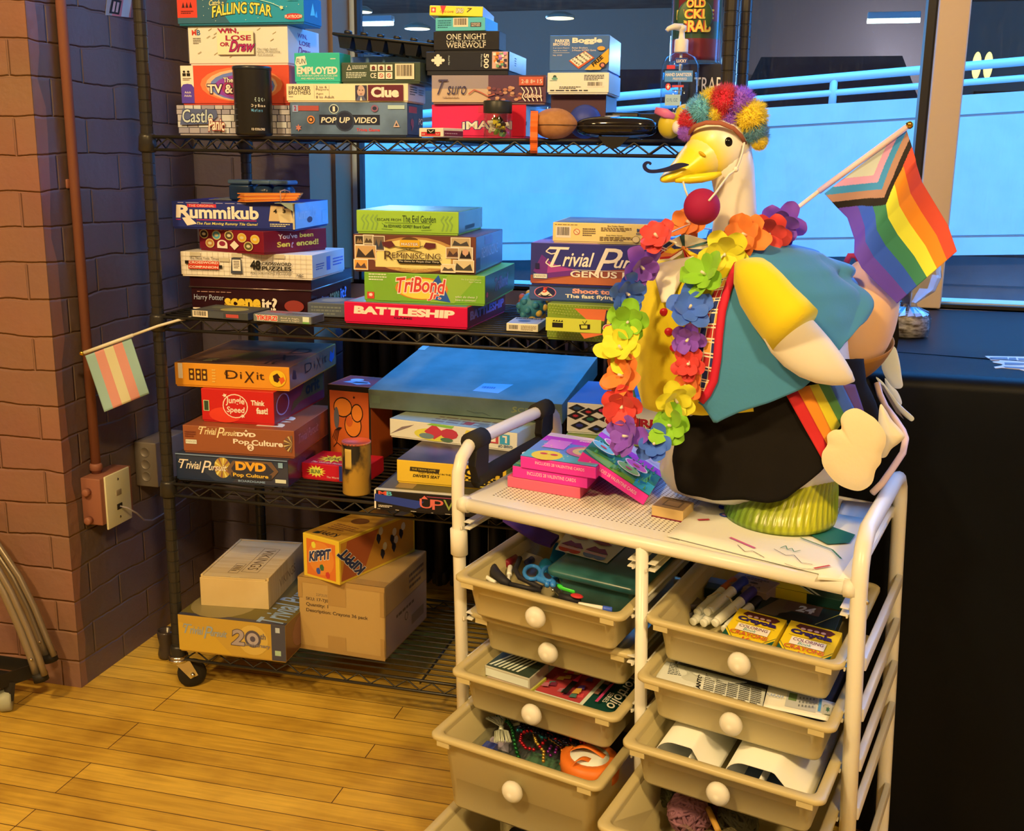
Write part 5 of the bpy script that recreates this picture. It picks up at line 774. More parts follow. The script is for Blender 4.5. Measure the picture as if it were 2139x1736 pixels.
def stick(name, label, cat, a, c, r, segs, group=None, n=10):
    # pens and markers: a, c end points, segs = [(t0, t1, radius factor, colour)]
    a, c = Vector(a), Vector(c); t = thing(name, label, cat, tuple(Cw((a+c)/2)), group)
    for k, (nm, t0, t1, f, col) in enumerate(segs):
        rr_ = [r*f*.85, r*f, r*f, r*f*(.8 if k == len(segs)-1 else .95)]; dl = (t1-t0)*.06
        put(MB().tube([a.lerp(c, t0), a.lerp(c, t0+dl), a.lerp(c, t1-dl), a.lerp(c, t1)], rr_, mat(col, .35, name='pen_plastic') if isinstance(col, tuple) else col, n), nm, t)
    return t
z1 = DR['L1'][2]
# green bin with lid, card sheet on it
gb = noisy(K(24, 62, 48), K(52, 92, 70), 14, .3, 'green_bin_plastic'); t = thing('plastic_bin', 'dark green plastic bin in the top left drawer', 'bin', tuple(Cw((.215, .17, z1))))
def ringbox(u0, u1, v0, v1, zs, m):
    L = [rr(u0+i, u1-i, v0+i, v1-i, .014, z) for i, z in zs]; n = len(L[0]); b = MB(); b.add([p for l in L for p in l], [(i*n+j, i*n+(j+1) % n, (i+1)*n+(j+1) % n, (i+1)*n+j) for i in range(len(L)-1) for j in range(n)]+[tuple(range(n-1, -1, -1)), tuple((len(L)-1)*n+j for j in range(n))], m, True); return b
put(ringbox(.138, .288, .055, .27, ((.016, z1), (.006, z1+.058), (.006, z1+.06)), gb), 'body', t); put(ringbox(.132, .292, .049, .276, ((.002, z1+.060), (0, z1+.062), (0, z1+.070), (.006, z1+.073), (.03, z1+.0745)), gb), 'lid', t)
b = MB(); zz = z1+.0765; S4 = [CZ(1160, 1147, zz), CZ(1268, 1176, zz), CZ(1318, 1130, zz), CZ(1192, 1098, zz)]; b.slab(S4, (0, 0, -.0008), mat(K(226, 206, 160), .4, name='card_sheet'))
F = Face(b, S4[0], S4[1]-S4[0], S4[3]-S4[0], (0, 0, 1), .0002)
for u, c in ((.02, K(206, 60, 40)), (.5, K(110, 130, 170))): F.e_(u+.13, .12, .12, .12, c).e_(u+.32, .12, .12, .12, c).r(u+.02, .13, u+.44, .22, K(226, 170, 150)).p([(u+.02, .24), (u+.16, .44), (u+.26, .38), (u+.36, .42), (u+.46, .24)], K(130, 44, 90))
F.p([(.1, .6), (.3, .72), (.5, .6), (.3, .54)], K(196, 110, 60)).p([(.56, .6), (.76, .74), (.96, .6), (.76, .52)], K(150, 60, 70)); one(b, 'card_sheet', 'printed card sheet with red and pink lip shapes on green bin', 'paper')
b = MB(); b.slab([CZ(1050, 1090, z1+.07), CZ(1118, 1134, z1+.062), CZ(1150, 1145, z1+.062), CZ(1168, 1125, z1+.066), CZ(1070, 1086, z1+.074)], (0, 0, .006), mat(K(76, 40, 96), .8, name='purple_foam')); one(b, 'foam_sheet', 'dark purple foam sheet tucked behind the scissors', 'craft foam')
b = MB(); b.grid(lambda s, q: Vector((.085+.09*s, .11+.1*q, z1+.022+.016*math.sin(s*7+q*3)+.012*math.sin(q*9)+.02*q)), 14, 12, mat(K(34, 126, 140), .9, name='teal_cloth'), .002); one(b, 'cloth', 'crumpled teal cloth in the top left drawer', 'cloth')
b = MB(); b.slab([CZ(1071, 1160, z1+.03), CZ(1080, 1150, z1+.034), CZ(1130, 1165, z1+.034), CZ(1160, 1192, z1+.03), CZ(1150, 1200, z1+.026)], (0, 0, .002), mat(K(196, 172, 120), .7, name='card_scrap')); one(b, 'card_scrap', 'torn beige card scrap beside the teal cloth', 'paper')
BLU = mat(K(58, 120, 190), .3, name='blue_handle'); zs = z1+.048
t = thing('scissors', 'scissors with blue loop handles in the top left drawer', 'scissors', tuple(CZ(1150, 1220, zs) and Cw(CZ(1150, 1220, zs))))
for (cx, cy, ex, ey, px, py) in ((1112, 1196, 17, 14, 1143, 1224), (1148, 1199, 16, 15, 1155, 1226)):
    put(MB().tube([CZ(cx+ex*math.cos(a*.4487), cy+ey*math.sin(a*.4487), zs) for a in range(14)], .0035, BLU, 8, closed=True).tube([CZ(cx+8, cy+11, zs), CZ(px, py-8, zs-.004), CZ(px, py, zs-.006)], [.005, .006, .004], BLU, 8), 'handle', t, label='blue scissor handle')
for e in ((1172, 1252), (1186, 1250)): put(MB().slab([CZ(1146, 1222, zs-.006), CZ(1158, 1222, zs-.006), CZ(*e, zs-.014)], (0, 0, .002), mat((.25, .24, .22), .3, .9, name='steel')), 'blade', t)
put(MB().ell(CZ(1155, 1233, zs-.004), .003, CHR, 8, 6), 'pivot', t)
BLK2 = K(36, 30, 26); zp = z1+.030
t = thing('loppers', 'black handled tool lying along the drawer front', 'tool', tuple(Cw(CZ(1060, 1220, zp))))
put(MB().tube([CZ(1027, 1180, zp+.014), CZ(1036, 1198, zp+.014), CZ(1053, 1214, zp+.01), CZ(1064, 1220, zp+.008)], [.007, .009, .008, .006], mat(BLK2, .6, name='black_grip'), 10).tube([CZ(1062, 1219, zp+.008), CZ(1100, 1228, zp+.006), CZ(1130, 1234, zp+.004)], .004, mat(BLK2, .6, name='black_grip'), 8), 'handle', t); put(MB().tube([CZ(1086, 1166, zp+.02), CZ(1076, 1190, zp+.016), CZ(1085, 1206, zp+.012), CZ(1130, 1228, zp+.008)], .0045, mat(BLK2, .6, name='black_grip'), 8), 'handle', t); put(MB().tube([CZ(1168, 1246, zp+.006), CZ(1212, 1256, zp+.004)], .007, mat(BLK2, .6, name='black_grip'), 8), 'shank', t); put(MB().ell(CZ(1205, 1245, zp+.013), (.011, .008, .003), mat(K(210, 50, 40), .4, name='red_button'), 14, 8), 'red_button', t)
WP, BP = K(240, 214, 160), K(60, 96, 160)
for a, c, segs, lab in (((1006, 1199), (1034, 1217), (('barrel', 0.2, 1, 1, WP), ('cap', 0, .22, 1.1, BP)), 'white pen with blue end at the left of the drawer'), ((1208, 1262), (1279, 1274), (('barrel', 0, .72, 1, WP), ('cap', .72, 1, 1.15, K(70, 90, 170))), 'white pen with blue cap at the drawer rim'), ((1066, 1184), (1062, 1212), (('barrel', .0, .6, 1.2, WP), ('tip', .6, 1, .7, WP)), 'short white pen with pale tip standing between black handles'),
                       ((1057, 1178), (1076, 1164), (('cap', 0, 1, 1.9, K(150, 34, 34)),), 'dark red marker cap at the left of the scissors'), ((1164, 1224), (1202, 1236), (('barrel', 0, 1, 1.1, K(70, 196, 40)),), 'bright green pen below the green bin'), ((1164, 1212), (1240, 1240), (('barrel', 0, .86, 1.1, K(24, 22, 24)), ('cap', .86, 1, 1.0, K(150, 130, 96))), 'black paint marker lying against the green bin'), ((1100, 1176), (1112, 1168), (('cap', 0, 1, 1.5, K(44, 50, 84)),), 'navy cap above the blue scissors')):
    stick('pen', lab, 'pen', CZ(*a, zp+.008), CZ(*c, zp+.006), .0038, segs, 'pens in the top left drawer')
# third left drawer: pastel boxes
z3 = DR['L3'][2]
cbox('pastel_box', 'small yellow soft pastel box in the third left drawer', 'art box', .035, .015, z3, -3, .085, .06, .024, K(206, 190, 60), lambda F, R, T: (F.t('Soft', .62, .2, .95, .8, K(60, 50, 20)), F.t('ovo', .3, .2, .5, .6, K(90, 80, 40)), T.r(.02, .02, .98, .98, K(190, 150, 100))), 'art boxes in the third left drawer')
cbox('pastel_box', 'clear topped pastel box stacked on the yellow one', 'art box', .032, .02, z3+.0245, -2, .085, .07, .018, K(196, 170, 120), lambda F, R, T: (F.r(.03, .1, .97, .8, K(226, 206, 160)), T.r(.02, .02, .98, .98, K(60, 66, 40)), [T.p([(.05+.1*k, .1), (.1+.1*k, .1), (.3+.09*k, .95), (.26+.09*k, .95)], K(230, 210, 160)) for k in range(7)]), 'art boxes in the third left drawer')
def a_port(F, R, T):
    T.r(.0, 0, .62, 1, K(226, 210, 160)).r(.06, .03, .58, .97, K(186, 60, 50))
    for i in range(26): u, v = rnd.uniform(.07, .5), rnd.uniform(.05, .85); T.p([(u, v), (u+.07, v+.03), (u+.05, v+.14), (u-.0, v+.1)], rnd.choice([K(226, 70, 60), K(214, 150, 50), K(90, 60, 110), K(190, 100, 90), K(120, 40, 50), K(80, 110, 80)]))
    T.p([(.36, .1), (.42, .1), (.42, .45), (.36, .45)], INK).p([(.36, .45), (.39, .72), (.42, .45)], K(226, 40, 70)); T.t('Portfolio', .84, .05, .97, .95, K(236, 206, 150), .3, .01, rot=-90).t('SERIES', .78, .14, .83, .42, K(236, 206, 150), rot=-90).p([(.72, .1), (.75, .1), (.75, .7), (.72, .6)], K(206, 60, 90)).fine(.65, .2, .71, .8, 2, K(150, 90, 60))
cbox('pastel_box', 'dark green oil pastel box with bright abstract picture', 'art box', .105, .025, z3+.002, 0, .165, .13, .016, K(20, 60, 40), a_port, 'art boxes in the third left drawer')
# deep left drawer: bead box, necklaces, tassels, ribbon spool
z4 = .297
t = thing('organizer_box', 'clear divided plastic box under the bead necklaces', 'plastic box', tuple(Cw((.12, .0, z4)))); PB = glassy('clear_box', (.92, .95, .96), .10, .06, (.8, .85, .9))
b = MB(); b.rbox((.04, -.06, z4-.03), (.205, .06, z4), PB, .004); put(b, 'case', t); b = MB()
for i in range(1, 7): b.box((.04+.0235*i, -.058, z4-.029), (.0408+.0235*i, .058, z4-.002), PB)
put(b, 'divider', t); put(MB().box((.05, -.03, z4-.028), (.07, -.01, z4-.012), mat(K(44, 60, 120), .4, name='print')).box((.05, .0, z4-.028), (.085, .01, z4-.014), mat(K(226, 180, 180), .4, name='print')).box((.13, -.055, z4-.028), (.2, .0, z4-.012), mat(K(80, 110, 60), .5, name='print')), 'bead_tray', t)
b = MB(); b.box((.05, -.09, .224), (.266, .17, .2665), mat(K(90, 80, 60), .8, name='card_scrap')); one(b, 'card_pad', 'folded card pad lying in the bottom of the bead drawer', 'card')
BC = {'green': (.02, .16, .05), 'gold': (.62, .40, .08), 'red': (.45, .02, .04), 'blue': (.02, .05, .30), 'purple': (.20, .03, .30), 'black': (.01, .012, .03), 'orange': (.6, .18, .03), 'teal': (.02, .2, .3)}
bm_ = bmesh.new(); bmesh.ops.create_icosphere(bm_, subdivisions=2, radius=1); bm_.verts.index_update(); SV = [v.co.copy() for v in bm_.verts]; SF = [[v.index for v in f.verts] for f in bm_.faces]; bm_.free()
def necklace(label, pts, colr, r=.0034):
    P = [CZ(px, py, z) for px, py, z in pts]; b = MB(); m = mat(BC[colr], .18, .75, name='bead_foil'); acc = 0; last = None
    for a, c in zip(P, P[1:]):
        n = max(1, int((c-a).length/(r*1.9)))
        for k in range(n): p = a.lerp(c, k/n); b.add([p+v*r for v in SV], SF, m, True)
    one(b, 'bead_necklace', label, 'necklace', 'bead necklaces in the deep left drawer')
zt_ = z4+.005
necklace('green bead necklace dangling over the front of the clear box', [(1040, 1498, zt_), (1062, 1508, zt_+.006), (1070, 1520, zt_+.008), (1073, 1538, zt_+.006), (1076, 1555, zt_+.004), (1080, 1572, zt_), (1086, 1590, zt_-.004)], 'green', .0038)
necklace('gold bead necklace trailing along the rear of the clear box', [(1040, 1492, zt_), (1060, 1500, zt_+.004), (1090, 1506, zt_+.006), (1112, 1520, zt_+.008), (1120, 1550, zt_+.01), (1136, 1570, zt_+.006), (1135, 1590, zt_), (1133, 1600, zt_-.004)], 'gold', .003)
necklace('red bead necklace curled in a loop on the clear box', [(1090, 1535, zt_+.006), (1087, 1548, zt_+.006), (1098, 1562, zt_+.006), (1115, 1566, zt_+.006), (1128, 1560, zt_+.01), (1140, 1545, zt_+.014), (1134, 1530, zt_+.014)], 'red', .0034)
necklace('purple bead necklace in a small loop right of the red one', [(1152, 1558, zt_+.008), (1145, 1570, zt_+.006), (1150, 1578, zt_+.004), (1160, 1572, zt_+.006), (1164, 1560, zt_+.008), (1156, 1552, zt_+.01)], 'purple', .003)
for j, (cc, lb) in enumerate((('blue', 'dark blue bead necklace heaped at the rear of the bead drawer'), ('black', 'black bead necklace tangled among the blue ones'), ('gold', 'gold bead necklace tangled in the dark heap'), ('teal', 'teal bead necklace peeking through the dark heap'), ('red', 'red bead necklace half buried in the dark heap'), ('black', 'long black bead necklace spilling toward the orange spool'))):
    r2 = random.Random(20+j); necklace(lb, [(max(1082, min(1222, 1150+62*math.sin(q*1.7+j*1.1)+r2.uniform(-10, 10))), 1528+.30*(62*math.sin(q*1.7+j*1.1))+16*math.sin(q*2.3+j*2)+r2.uniform(-5, 5), zt_+.012+.006*r2.random()+.003*j) for q in range(18)], cc, .0033)
necklace('orange bead necklace hanging at the left of the orange spool', [(1172, 1560, zt_+.01), (1176, 1575, zt_+.004), (1174, 1590, zt_), (1168, 1602, zt_-.004)], 'orange', .003)
SIL = mat(K(196, 176, 120), .45, .3, name='silver_thread')
def tassel(label, a, c, w):
    a, c = CZ(*a), CZ(*c); t = thing('tassel', label, 'tassel', tuple(Cw((a+c)/2)), 'silver tassels'); d = c-a; n = Vector((-d.y, d.x, 0)).normalized(); b = MB()
    for k in range(46): f = rnd.uniform(-1, 1); b.tube([a+Vector((0, 0, .004)), a.lerp(c, .4)+n*w*f*.8+Vector((0, 0, .006+.004*rnd.random())), c+n*w*f+Vector((0, 0, .004*rnd.random()))], .0006, SIL, 4)
    put(b, 'fringe', t); put(MB().ell(a+Vector((0, 0, .004)), .0045, SIL, 10, 8), 'knot', t)
tassel('silver tassel fanned upward on the clear box', (1048, 1524, zt_+.004), (1032, 1500, zt_+.004), .016); tassel('silver tassel bundle lying below the fanned one', (1047, 1528, zt_+.004), (1052, 1552, zt_+.004), .016); tassel('silver tassel partly under the gold beads', (1100, 1524, zt_+.008), (1082, 1512, zt_+.008), .012)
ORG = mat(K(226, 104, 24), .45, name='orange_ribbon'); cs_ = CZ(1232, 1588, .318); t = thing('ribbon_spool', 'spool of orange ribbon at the right of the bead drawer', 'ribbon', tuple(Cw(cs_)))
put(MB().lathe([(.046, -.022), (.047, -.008), (.046, .006), (.030, .008), (.028, .004)], ORG, 28, cs_), 'ribbon', t); put(MB().lathe([(.031, .006), (.031, .0085), (.012, .009)], mat(K(226, 206, 176), .6, name='white_card'), 24, cs_), 'core', t)
put(MB().grid(lambda s, q: cs_+Vector((-.03+.075*s, -.012+.02*s+.012*q, .012+.010*math.sin(s*5))), 14, 2, ORG, .0006), 'loose_end', t); put(MB().grid(lambda s, q: cs_+Vector((-.012+.022*s, -.045+.03*s+.012*q, .010+.006*math.sin(s*4))), 10, 2, ORG, .0006), 'loose_end', t)
# bottom left drawer: clear bag
def crumple(u0, u1, v0, v1, z, h, m, seed, label, name='plastic_bag', cat='bag'):
    r2 = random.Random(seed); ph = [r2.uniform(0, 6) for _ in range(8)]
    b = MB(); b.grid(lambda s, q: Vector((u0+(u1-u0)*s, v0+(v1-v0)*q, z+h*min(1, 4*s*(1-s))*min(1, 4*q*(1-q))*(.6+.22*math.sin(s*13+ph[0]+q*5)+.18*math.sin(q*17+ph[1]-s*7)+.1*math.sin(s*31+q*23+ph[2])))), 34, 30, m, smooth=False); return one(b, name, label, cat)
CLR = glassy('clear_film', (.96, .96, .95), .16)
crumple(.06, .26, -.20, .04, .08, .085, CLR, 3, 'crumpled clear plastic bag in the bottom left drawer'); one(MB().rbox((.06, -.2, .07), (.255, .06, .10), mat(K(60, 52, 44), .8, name='dark_cloth'), .012), 'folded_cloth', 'dark folded cloth beneath the clear bag', 'cloth')
# top right drawer: markers, crayon and pencil boxes
zr1 = DR['R1'][2]; mk = K(238, 216, 164)
def marker(i, px, py, z, cap, lab):
    a = CZ(px, py, z); c = CZ(px+80, py-68, z+.026); c = a+(c-a).normalized()*.115
    stick('marker', lab, 'marker', a, c, .0075, (('end_plug', 0, .06, .86, mk), ('barrel', .06, .66, 1, mk), ('band', .62, .67, 1.06, mk), ('cap', .67, 1, 1.08, cap)), 'bundled white board markers', 14)
for i, (px, py, z, cap, lab) in enumerate(((1455, 1281, .534, K(190, 90, 40), 'white marker with orange cap at the upper left of the bundle'), (1476, 1280, .541, K(44, 52, 110), 'white marker with blue cap on top of the bundle'), (1492, 1303, .534, K(60, 44, 90), 'white marker with purple cap in the middle of the bundle'), (1512, 1316, .524, K(36, 30, 34), 'white marker with black cap at the right of the bundle'), (1446, 1300, .522, K(120, 60, 40), 'lowest left white marker of the bundle'), (1468, 1303, .524, K(44, 60, 60), 'lower middle white marker of the bundle'))): marker(i, px, py, z, cap, lab)
one(MB().tube([CZ(1478, 1247, .548), CZ(1500, 1236, .560), CZ(1525, 1250, .556), CZ(1545, 1285, .545), CZ(1540, 1300, .534), CZ(1500, 1290, .528), CZ(1470, 1262, .536)], .0013, mat(K(214, 176, 110), .5, name='rubber_band'), 6, closed=True), 'rubber_band', 'pale rubber band around the marker bundle', 'rubber band')
CY, CG = K(240, 184, 20), K(30, 74, 44)
def a_cray(F, R, T):
    T.r(0, 0, 1, 1, CY).p([(0, 0), (0, .34), (.3, 0)], CG).p([(1, 0), (1, .34), (.7, 0)], CG).line([(0, .4), (.35, 0)], .0008, CG).line([(1, .4), (.65, 0)], .0008, CG).p([(.14, .86), (.2, .95), (.8, .95), (.9, .9), (.82, .8), (.3, .8)], K(90, 34, 24))
    for k in range(4): T.e_(.3+.13*k, .83, .05, .03, K(206, 150, 120))
    T.t('Crayola', .1, .62, .9, .78, K(50, 30, 70), 0, .06).line([(.1, .6), (.9, .6)], .0008, K(60, 40, 40)).r(.18, .36, .84, .56, K(244, 224, 170)).t('COLORING', .22, .46, .8, .54, K(120, 60, 70), 0, .02).t('Book', .34, .38, .6, .45, K(40, 130, 90), .2).t('CRAYONS', .12, .24, .88, .34, K(206, 80, 40), 0, .02).t('16', .42, .08, .58, .2, K(206, 60, 40), 0, .03)
crg = 'crayon and pencil boxes in the top right drawer'
cbox('crayon_box', 'yellow crayon box beside the markers', 'crayon box', .428, .032, zr1+.008, -3, .076, .10, .026, CY, a_cray, crg, tilt=8); cbox('crayon_box', 'yellow crayon box at the right end of the drawer', 'crayon box', .511, .026, zr1+.008, -2, .078, .105, .026, CY, a_cray, crg, tilt=8)
cbox('pencil_box', 'dark green box of coloured pencils lying across the drawer', 'pencil box', .452, .150, zr1+.022, 2, .125, .075, .016, K(16, 34, 28), lambda F, R, T: (F.t('24 CRAYOLA ERASABLE COLORED PENCILS', .1, .35, .9, .6, K(190, 176, 130), 0, .01), T.p([(0, 0), (.25, 0), (.6, 1), (.2, 1)], K(96, 70, 40)), T.r(.3, .45, .75, 1, K(90, 60, 40)), T.t('24', .45, .5, .68, .85, K(220, 200, 160), .2, .04), T.e_(.5, .12, .22, .22, K(10, 14, 12)), T.line([(.75, 0), (.98, .8)], .001, K(206, 190, 70))), crg)
cbox('pencil_box', 'yellow and green pencil box at the back of the drawer', 'pencil box', .445, .245, zr1+.030, 3, .15, .09, .018, K(24, 54, 34), lambda F, R, T: (T.p([(0, 0), (.5, 0), (.22, .5), (.5, 1), (0, 1)], K(236, 190, 30)), T.p([(.5, 0), (.53, 0), (.25, .5), (.53, 1), (.5, 1), (.22, .5)], K(226, 214, 140)), T.p([(.56, 0), (.6, 0), (.33, .5), (.6, 1), (.56, 1), (.29, .5)], K(226, 214, 140)), F.r(0, 0, .45, 1, K(236, 190, 30))), crg)
cbox('stamp_box', 'kraft card box with a small animal print behind the markers', 'card box', .385, .215, zr1+.028, -8, .072, .06, .022, K(150, 112, 76), lambda F, R, T: (T.t('KOALA', .2, .12, .8, .3, K(70, 50, 34)), T.e_(.55, .45, .1, .07, K(60, 44, 34)), T.fine(.2, .6, .8, .85, 2, K(70, 50, 40))), crg)
cbox('pencil_box', 'dark green pencil box end with white flap at the left', 'pencil box', .352, .205, zr1+.018, 4, .06, .05, .018, K(26, 48, 32), lambda F, R, T: (T.r(0, .5, 1, 1, A(96, 116, 140)), F.t('10 CO', .5, .3, .95, .7, K(220, 200, 160), 0, .02)), crg); cbox('pencil_box', 'small dark green carton low behind the markers at left', 'pencil box', .350, .150, zr1+.002, 2, .05, .04, .016, K(22, 44, 34), lambda F, R, T: T.r(.1, .1, .9, .9, K(120, 110, 90)), crg)
for (px, py, z, rad, lb) in ((1440, 1268, zr1+.016, .02, 'round grey tin lid under the markers at left'), (1432, 1286, zr1+.006, .018, 'small round tin lid at the drawer rim')): b = MB().lathe([(rad, 0), (rad, .012), (rad-.002, .013), (rad-.003, .0115), (.002, .0115)], mat(K(120, 100, 80), .35, .5, name='tin_lid'), 24, CZ(px, py, z)); one(b, 'tin', lb, 'tin', 'round tins in the top right drawer')
# second right drawer: newspaper, film, printed sheets
zr2 = DR['R2'][2]
def sheet(name, label, P, m, th=.0006, art=None, cat='paper', bend=0, group=None, nu=10, nv=6):
    P = [Vector(p) for p in P]; b = MB(); b.grid(lambda s, q: (P[0]*(1-s)+P[1]*s)*(1-q)+(P[3]*(1-s)+P[2]*s)*q+Vector((0, 0, bend*math.sin(math.pi*s))), nu, nv, m, th)
    if art: F = Face(b, P[0]+Vector((0, 0, .0006)), P[1]-P[0], P[3]-P[0], (0, 0, 1), .0002); art(F)
    return one(b, name, label, cat, group)
NP = mat(K(222, 200, 150), .7, name='newsprint'); WPAP = mat(K(240, 214, 160), .65, name='white_paper')
zz = zr2+.048; one(MB().rbox((.355, -.03, zr2), (.592, .20, zr2+.044), mat(K(70, 62, 54), .7, name='dark_card'), .004), 'craft_pad', 'dark pad of craft paper beneath the newspaper', 'paper pad')
sheet('newspaper', 'newspaper page with bold heading folded in the second right drawer', [CZ(1447, 1441, zz), CZ(1592, 1480, zz), CZ(1600, 1440, zz+.004), CZ(1456, 1400, zz+.004)], NP, .0006, lambda F: (F.t('ANTO', .03, .1, .1, .8, INK, 0, .05, rot=90), [F.fine(.14+.17*k, .05, .29+.17*k, .95, 10, K(80, 70, 54), k) for k in range(5)]))
sheet('paper_sheet', 'beige folded sheet with maze pattern left of the newspaper', [CZ(1368, 1424, zz), CZ(1440, 1436, zz), CZ(1560, 1425, zz+.006), CZ(1380, 1378, zz+.004)], NP, .0006, lambda F: F.fine(.3, .4, .98, .95, 8, K(84, 78, 60), 3))
sheet('paper_sheet', 'white colour swatch sheet at the right of the second drawer', [CZ(1594, 1476, zz+.002), CZ(1738, 1508, zz+.002), CZ(1752, 1470, zz+.006), CZ(1606, 1430, zz+.006)], WPAP, .0006, lambda F: (F.r(.3, .2, .75, .9, K(196, 176, 140)), F.r(.33, .5, .45, .82, K(110, 120, 60)), [F.e_(.5+.05*i, .35+.16*j, .012, .05, K(120, 110, 90)) for i in range(5) for j in range(3)], F.r(.78, .2, .82, .85, K(90, 140, 170)), F.r(.86, .15, .98, .55, K(180, 160, 110)), F.star(.92, .35, .035, .14, K(60, 90, 50), 6), F.t('CERAM', .02, .4, .26, .5, K(90, 120, 150))))
crumple(.36, .45, -.02, .06, zr2+.046, .012, CLR, 8, 'clear film wrapper on the newspaper', 'film_wrapper', 'wrapper')
# third right drawer: curled paper
zr3 = DR['R3'][2]
def curl(label, u0, u1, v0, v1, z, r, seed):
    b = MB(); L = v1-v0
    def f(s, q):
        a = s*4.1; rr_ = r*(1-.10*s); 
        if s < .45: x = u1-(u1-u0-r)*s/.45; y = z+r*1.9-.0*s; y = z+r*1.75*min(1, .25+3.2*s) if s < .235 else z+r*1.75; return Vector((x, v0+L*q, y))
        a = (s-.45)/.55*5.2; rr_ = r*.875*(1-.09*a/2); cx = u0+r; cy = z+r*.875; return Vector((cx-rr_*math.sin(a), v0+L*q, cy+rr_*math.cos(a)))
    b.grid(f, 48, 3, WPAP, .0006); return one(b, 'paper_roll', label, 'paper', 'curled paper in the third right drawer')
curl('white curled paper at the left of the third right drawer', .360, .452, -.078, .16, zr3, .035, 1); curl('wide white curled paper at the right of the third right drawer', .464, .588, -.078, .17, zr3, .035, 2)
sheet('drawing_sheet', 'grey sketch sheet under the wide curled paper', [(.48, -.088, zr3+.008), (.59, -.088, zr3+.008), (.59, .1, zr3+.008), (.48, .1, zr3+.008)], mat(K(120, 120, 110), .7, name='grey_paper'), .0006, lambda F: (F.t('yo', .55, .05, .85, .3, INK), F.t('2', .3, .1, .45, .3, INK)))
# bottom right drawer: yarn, lilac felt, bag
z5 = .232
sheet('felt_sheet', 'lilac felt sheet at the front of the bottom right drawer', [(.385, -.185, .262), (.515, -.185, .262), (.515, -.135, .30), (.40, -.125, .30)], mat(K(190, 160, 168), .9, name='lilac_felt'), .002)
def yarn(label, px, py, z, r, c):
    o = CZ(px, py, z); b = MB(); r2 = random.Random(px)
    for k in range(26): ax = Vector((r2.uniform(-1, 1), r2.uniform(-1, 1), r2.uniform(-1, 1))).normalized(); e = ax.orthogonal().normalized(); f = ax.cross(e); b.tube([o+(e*math.cos(i*.5236)+f*math.sin(i*.5236))*r*r2.uniform(.93, 1.02)+ax*r*.2*r2.uniform(-1, 1) for i in range(12)], .0028, mat(c, .9, name='yarn'), 5, closed=True)
    b.ell(o, r*.9, mat(c, .9, name='yarn'), 14, 10); one(b, 'yarn_ball', label, 'yarn', 'yarn in the bottom right drawer')
yarn('dusty pink yarn ball in the clear bag', 1440, 1700, .275, .032, K(150, 90, 80)); yarn('olive yarn ball at the back of the bottom right drawer', 1380, 1650, .272, .024, K(96, 84, 40)); yarn('green brown yarn ball at the right of the bag', 1540, 1712, .272, .03, K(90, 76, 44)); yarn('dark maroon yarn ball beside the pencil', 1510, 1705, .262, .026, K(80, 34, 30))
one(MB().tube([CZ(1480, 1690, .295), CZ(1500, 1735, .295)], .005, mat(K(196, 130, 40), .5, name='pencil_wood'), 6), 'dowel', 'ochre wooden dowel lying across the yarn', 'dowel')
crumple(.37, .57, -.18, -.02, .262, .055, CLR, 12, 'clear plastic bag over the yarn in bottom right drawer')
# on top of the cart ------------------------------------------------------------
zt0 = CH+.0088
def a_pink(F, R, T):
    T.r(0, .86, 1, 1, K(236, 190, 170)).r(0, .66, 1, .86, K(206, 60, 150)).r(0, .0, 1, .66, K(110, 130, 150)).r(0, 0, 1, .25, K(96, 160, 140)).e_(.3, .14, .2, .17, K(240, 190, 40)).e_(.24, .18, .05, .03, K(210, 60, 60)).e_(.38, .18, .05, .03, K(210, 60, 60)).r(.12, .4, .42, .72, K(226, 120, 160)).e_(.72, .42, .26, .2, K(216, 100, 110)).e_(.72, .42, .18, .14, K(236, 190, 90)).e_(.72, .42, .1, .08, K(130, 180, 120)).t('Shaped Classroom', .42, .84, .98, .93, K(246, 200, 200), 0, .02).t('Exchange Cards', .5, .74, .96, .82, K(246, 200, 200), 0, .02)
    for i in range(24): T.e_(rnd.uniform(.02, .98), rnd.uniform(.02, .7), .012, .012, K(240, 206, 110), 5)
    F.t('INCLUDES 28 VALENTINE CARDS', .2, .5, .85, .75, K(250, 190, 200))
def a_frog(F, R, T):
    T.r(0, 0, 1, 1, K(60, 120, 70)).r(0, .82, 1, 1, K(236, 190, 190)).r(0, .66, 1, .82, K(206, 50, 140)).e_(.5, .1, .5, .1, K(130, 160, 50)).r(.75, .0, 1, .3, K(60, 160, 170))
    for i in range(40): u, v = rnd.uniform(0, .95), rnd.uniform(0, .6); T.p([(u, v), (u+.012, v+.12), (u+.03, v)], K(90, 150, 50))
    for u, v, c in ((.28, .54, K(220, 90, 120)), (.18, .28, K(120, 176, 180)), (.66, .34, K(226, 80, 130)), (.6, .12, K(150, 180, 70))):
        T.e_(u, v, .17, .1, CREAM).e_(u, v, .15, .085, c).e_(u-.07, v+.09, .035, .03, c).e_(u+.07, v+.09, .035, .03, c).e_(u-.07, v+.09, .018, .015, INK).e_(u+.07, v+.09, .018, .015, INK).e_(u, v-.01, .05, .025, K(206, 60, 60))
    T.t('Shaped Classroom', .3, .72, .95, .79, K(246, 200, 200), 0, .02); F.t('INCLUDES 28 VALENTINE CARDS', .2, .4, .85, .7, K(250, 190, 200))
PK = K(236, 46, 118); pg = 'pink card boxes on the cart'
cbox('card_set', 'lowest coral pink card box of the stack on the cart', 'card box', .040, .098, zt0, 6, .128, .168, .0185, K(236, 90, 90), None, pg); cbox('card_set', 'second pink card box from the bottom of the cart stack', 'card box', .050, .098, zt0+.0188, 7, .130, .168, .0195, PK, a_frog, pg); cbox('card_set', 'topmost flat pink card box with smiling face print', 'card box', .066, .096, zt0+.0386, 7, .130, .168, .0195, PK, a_pink, pg)
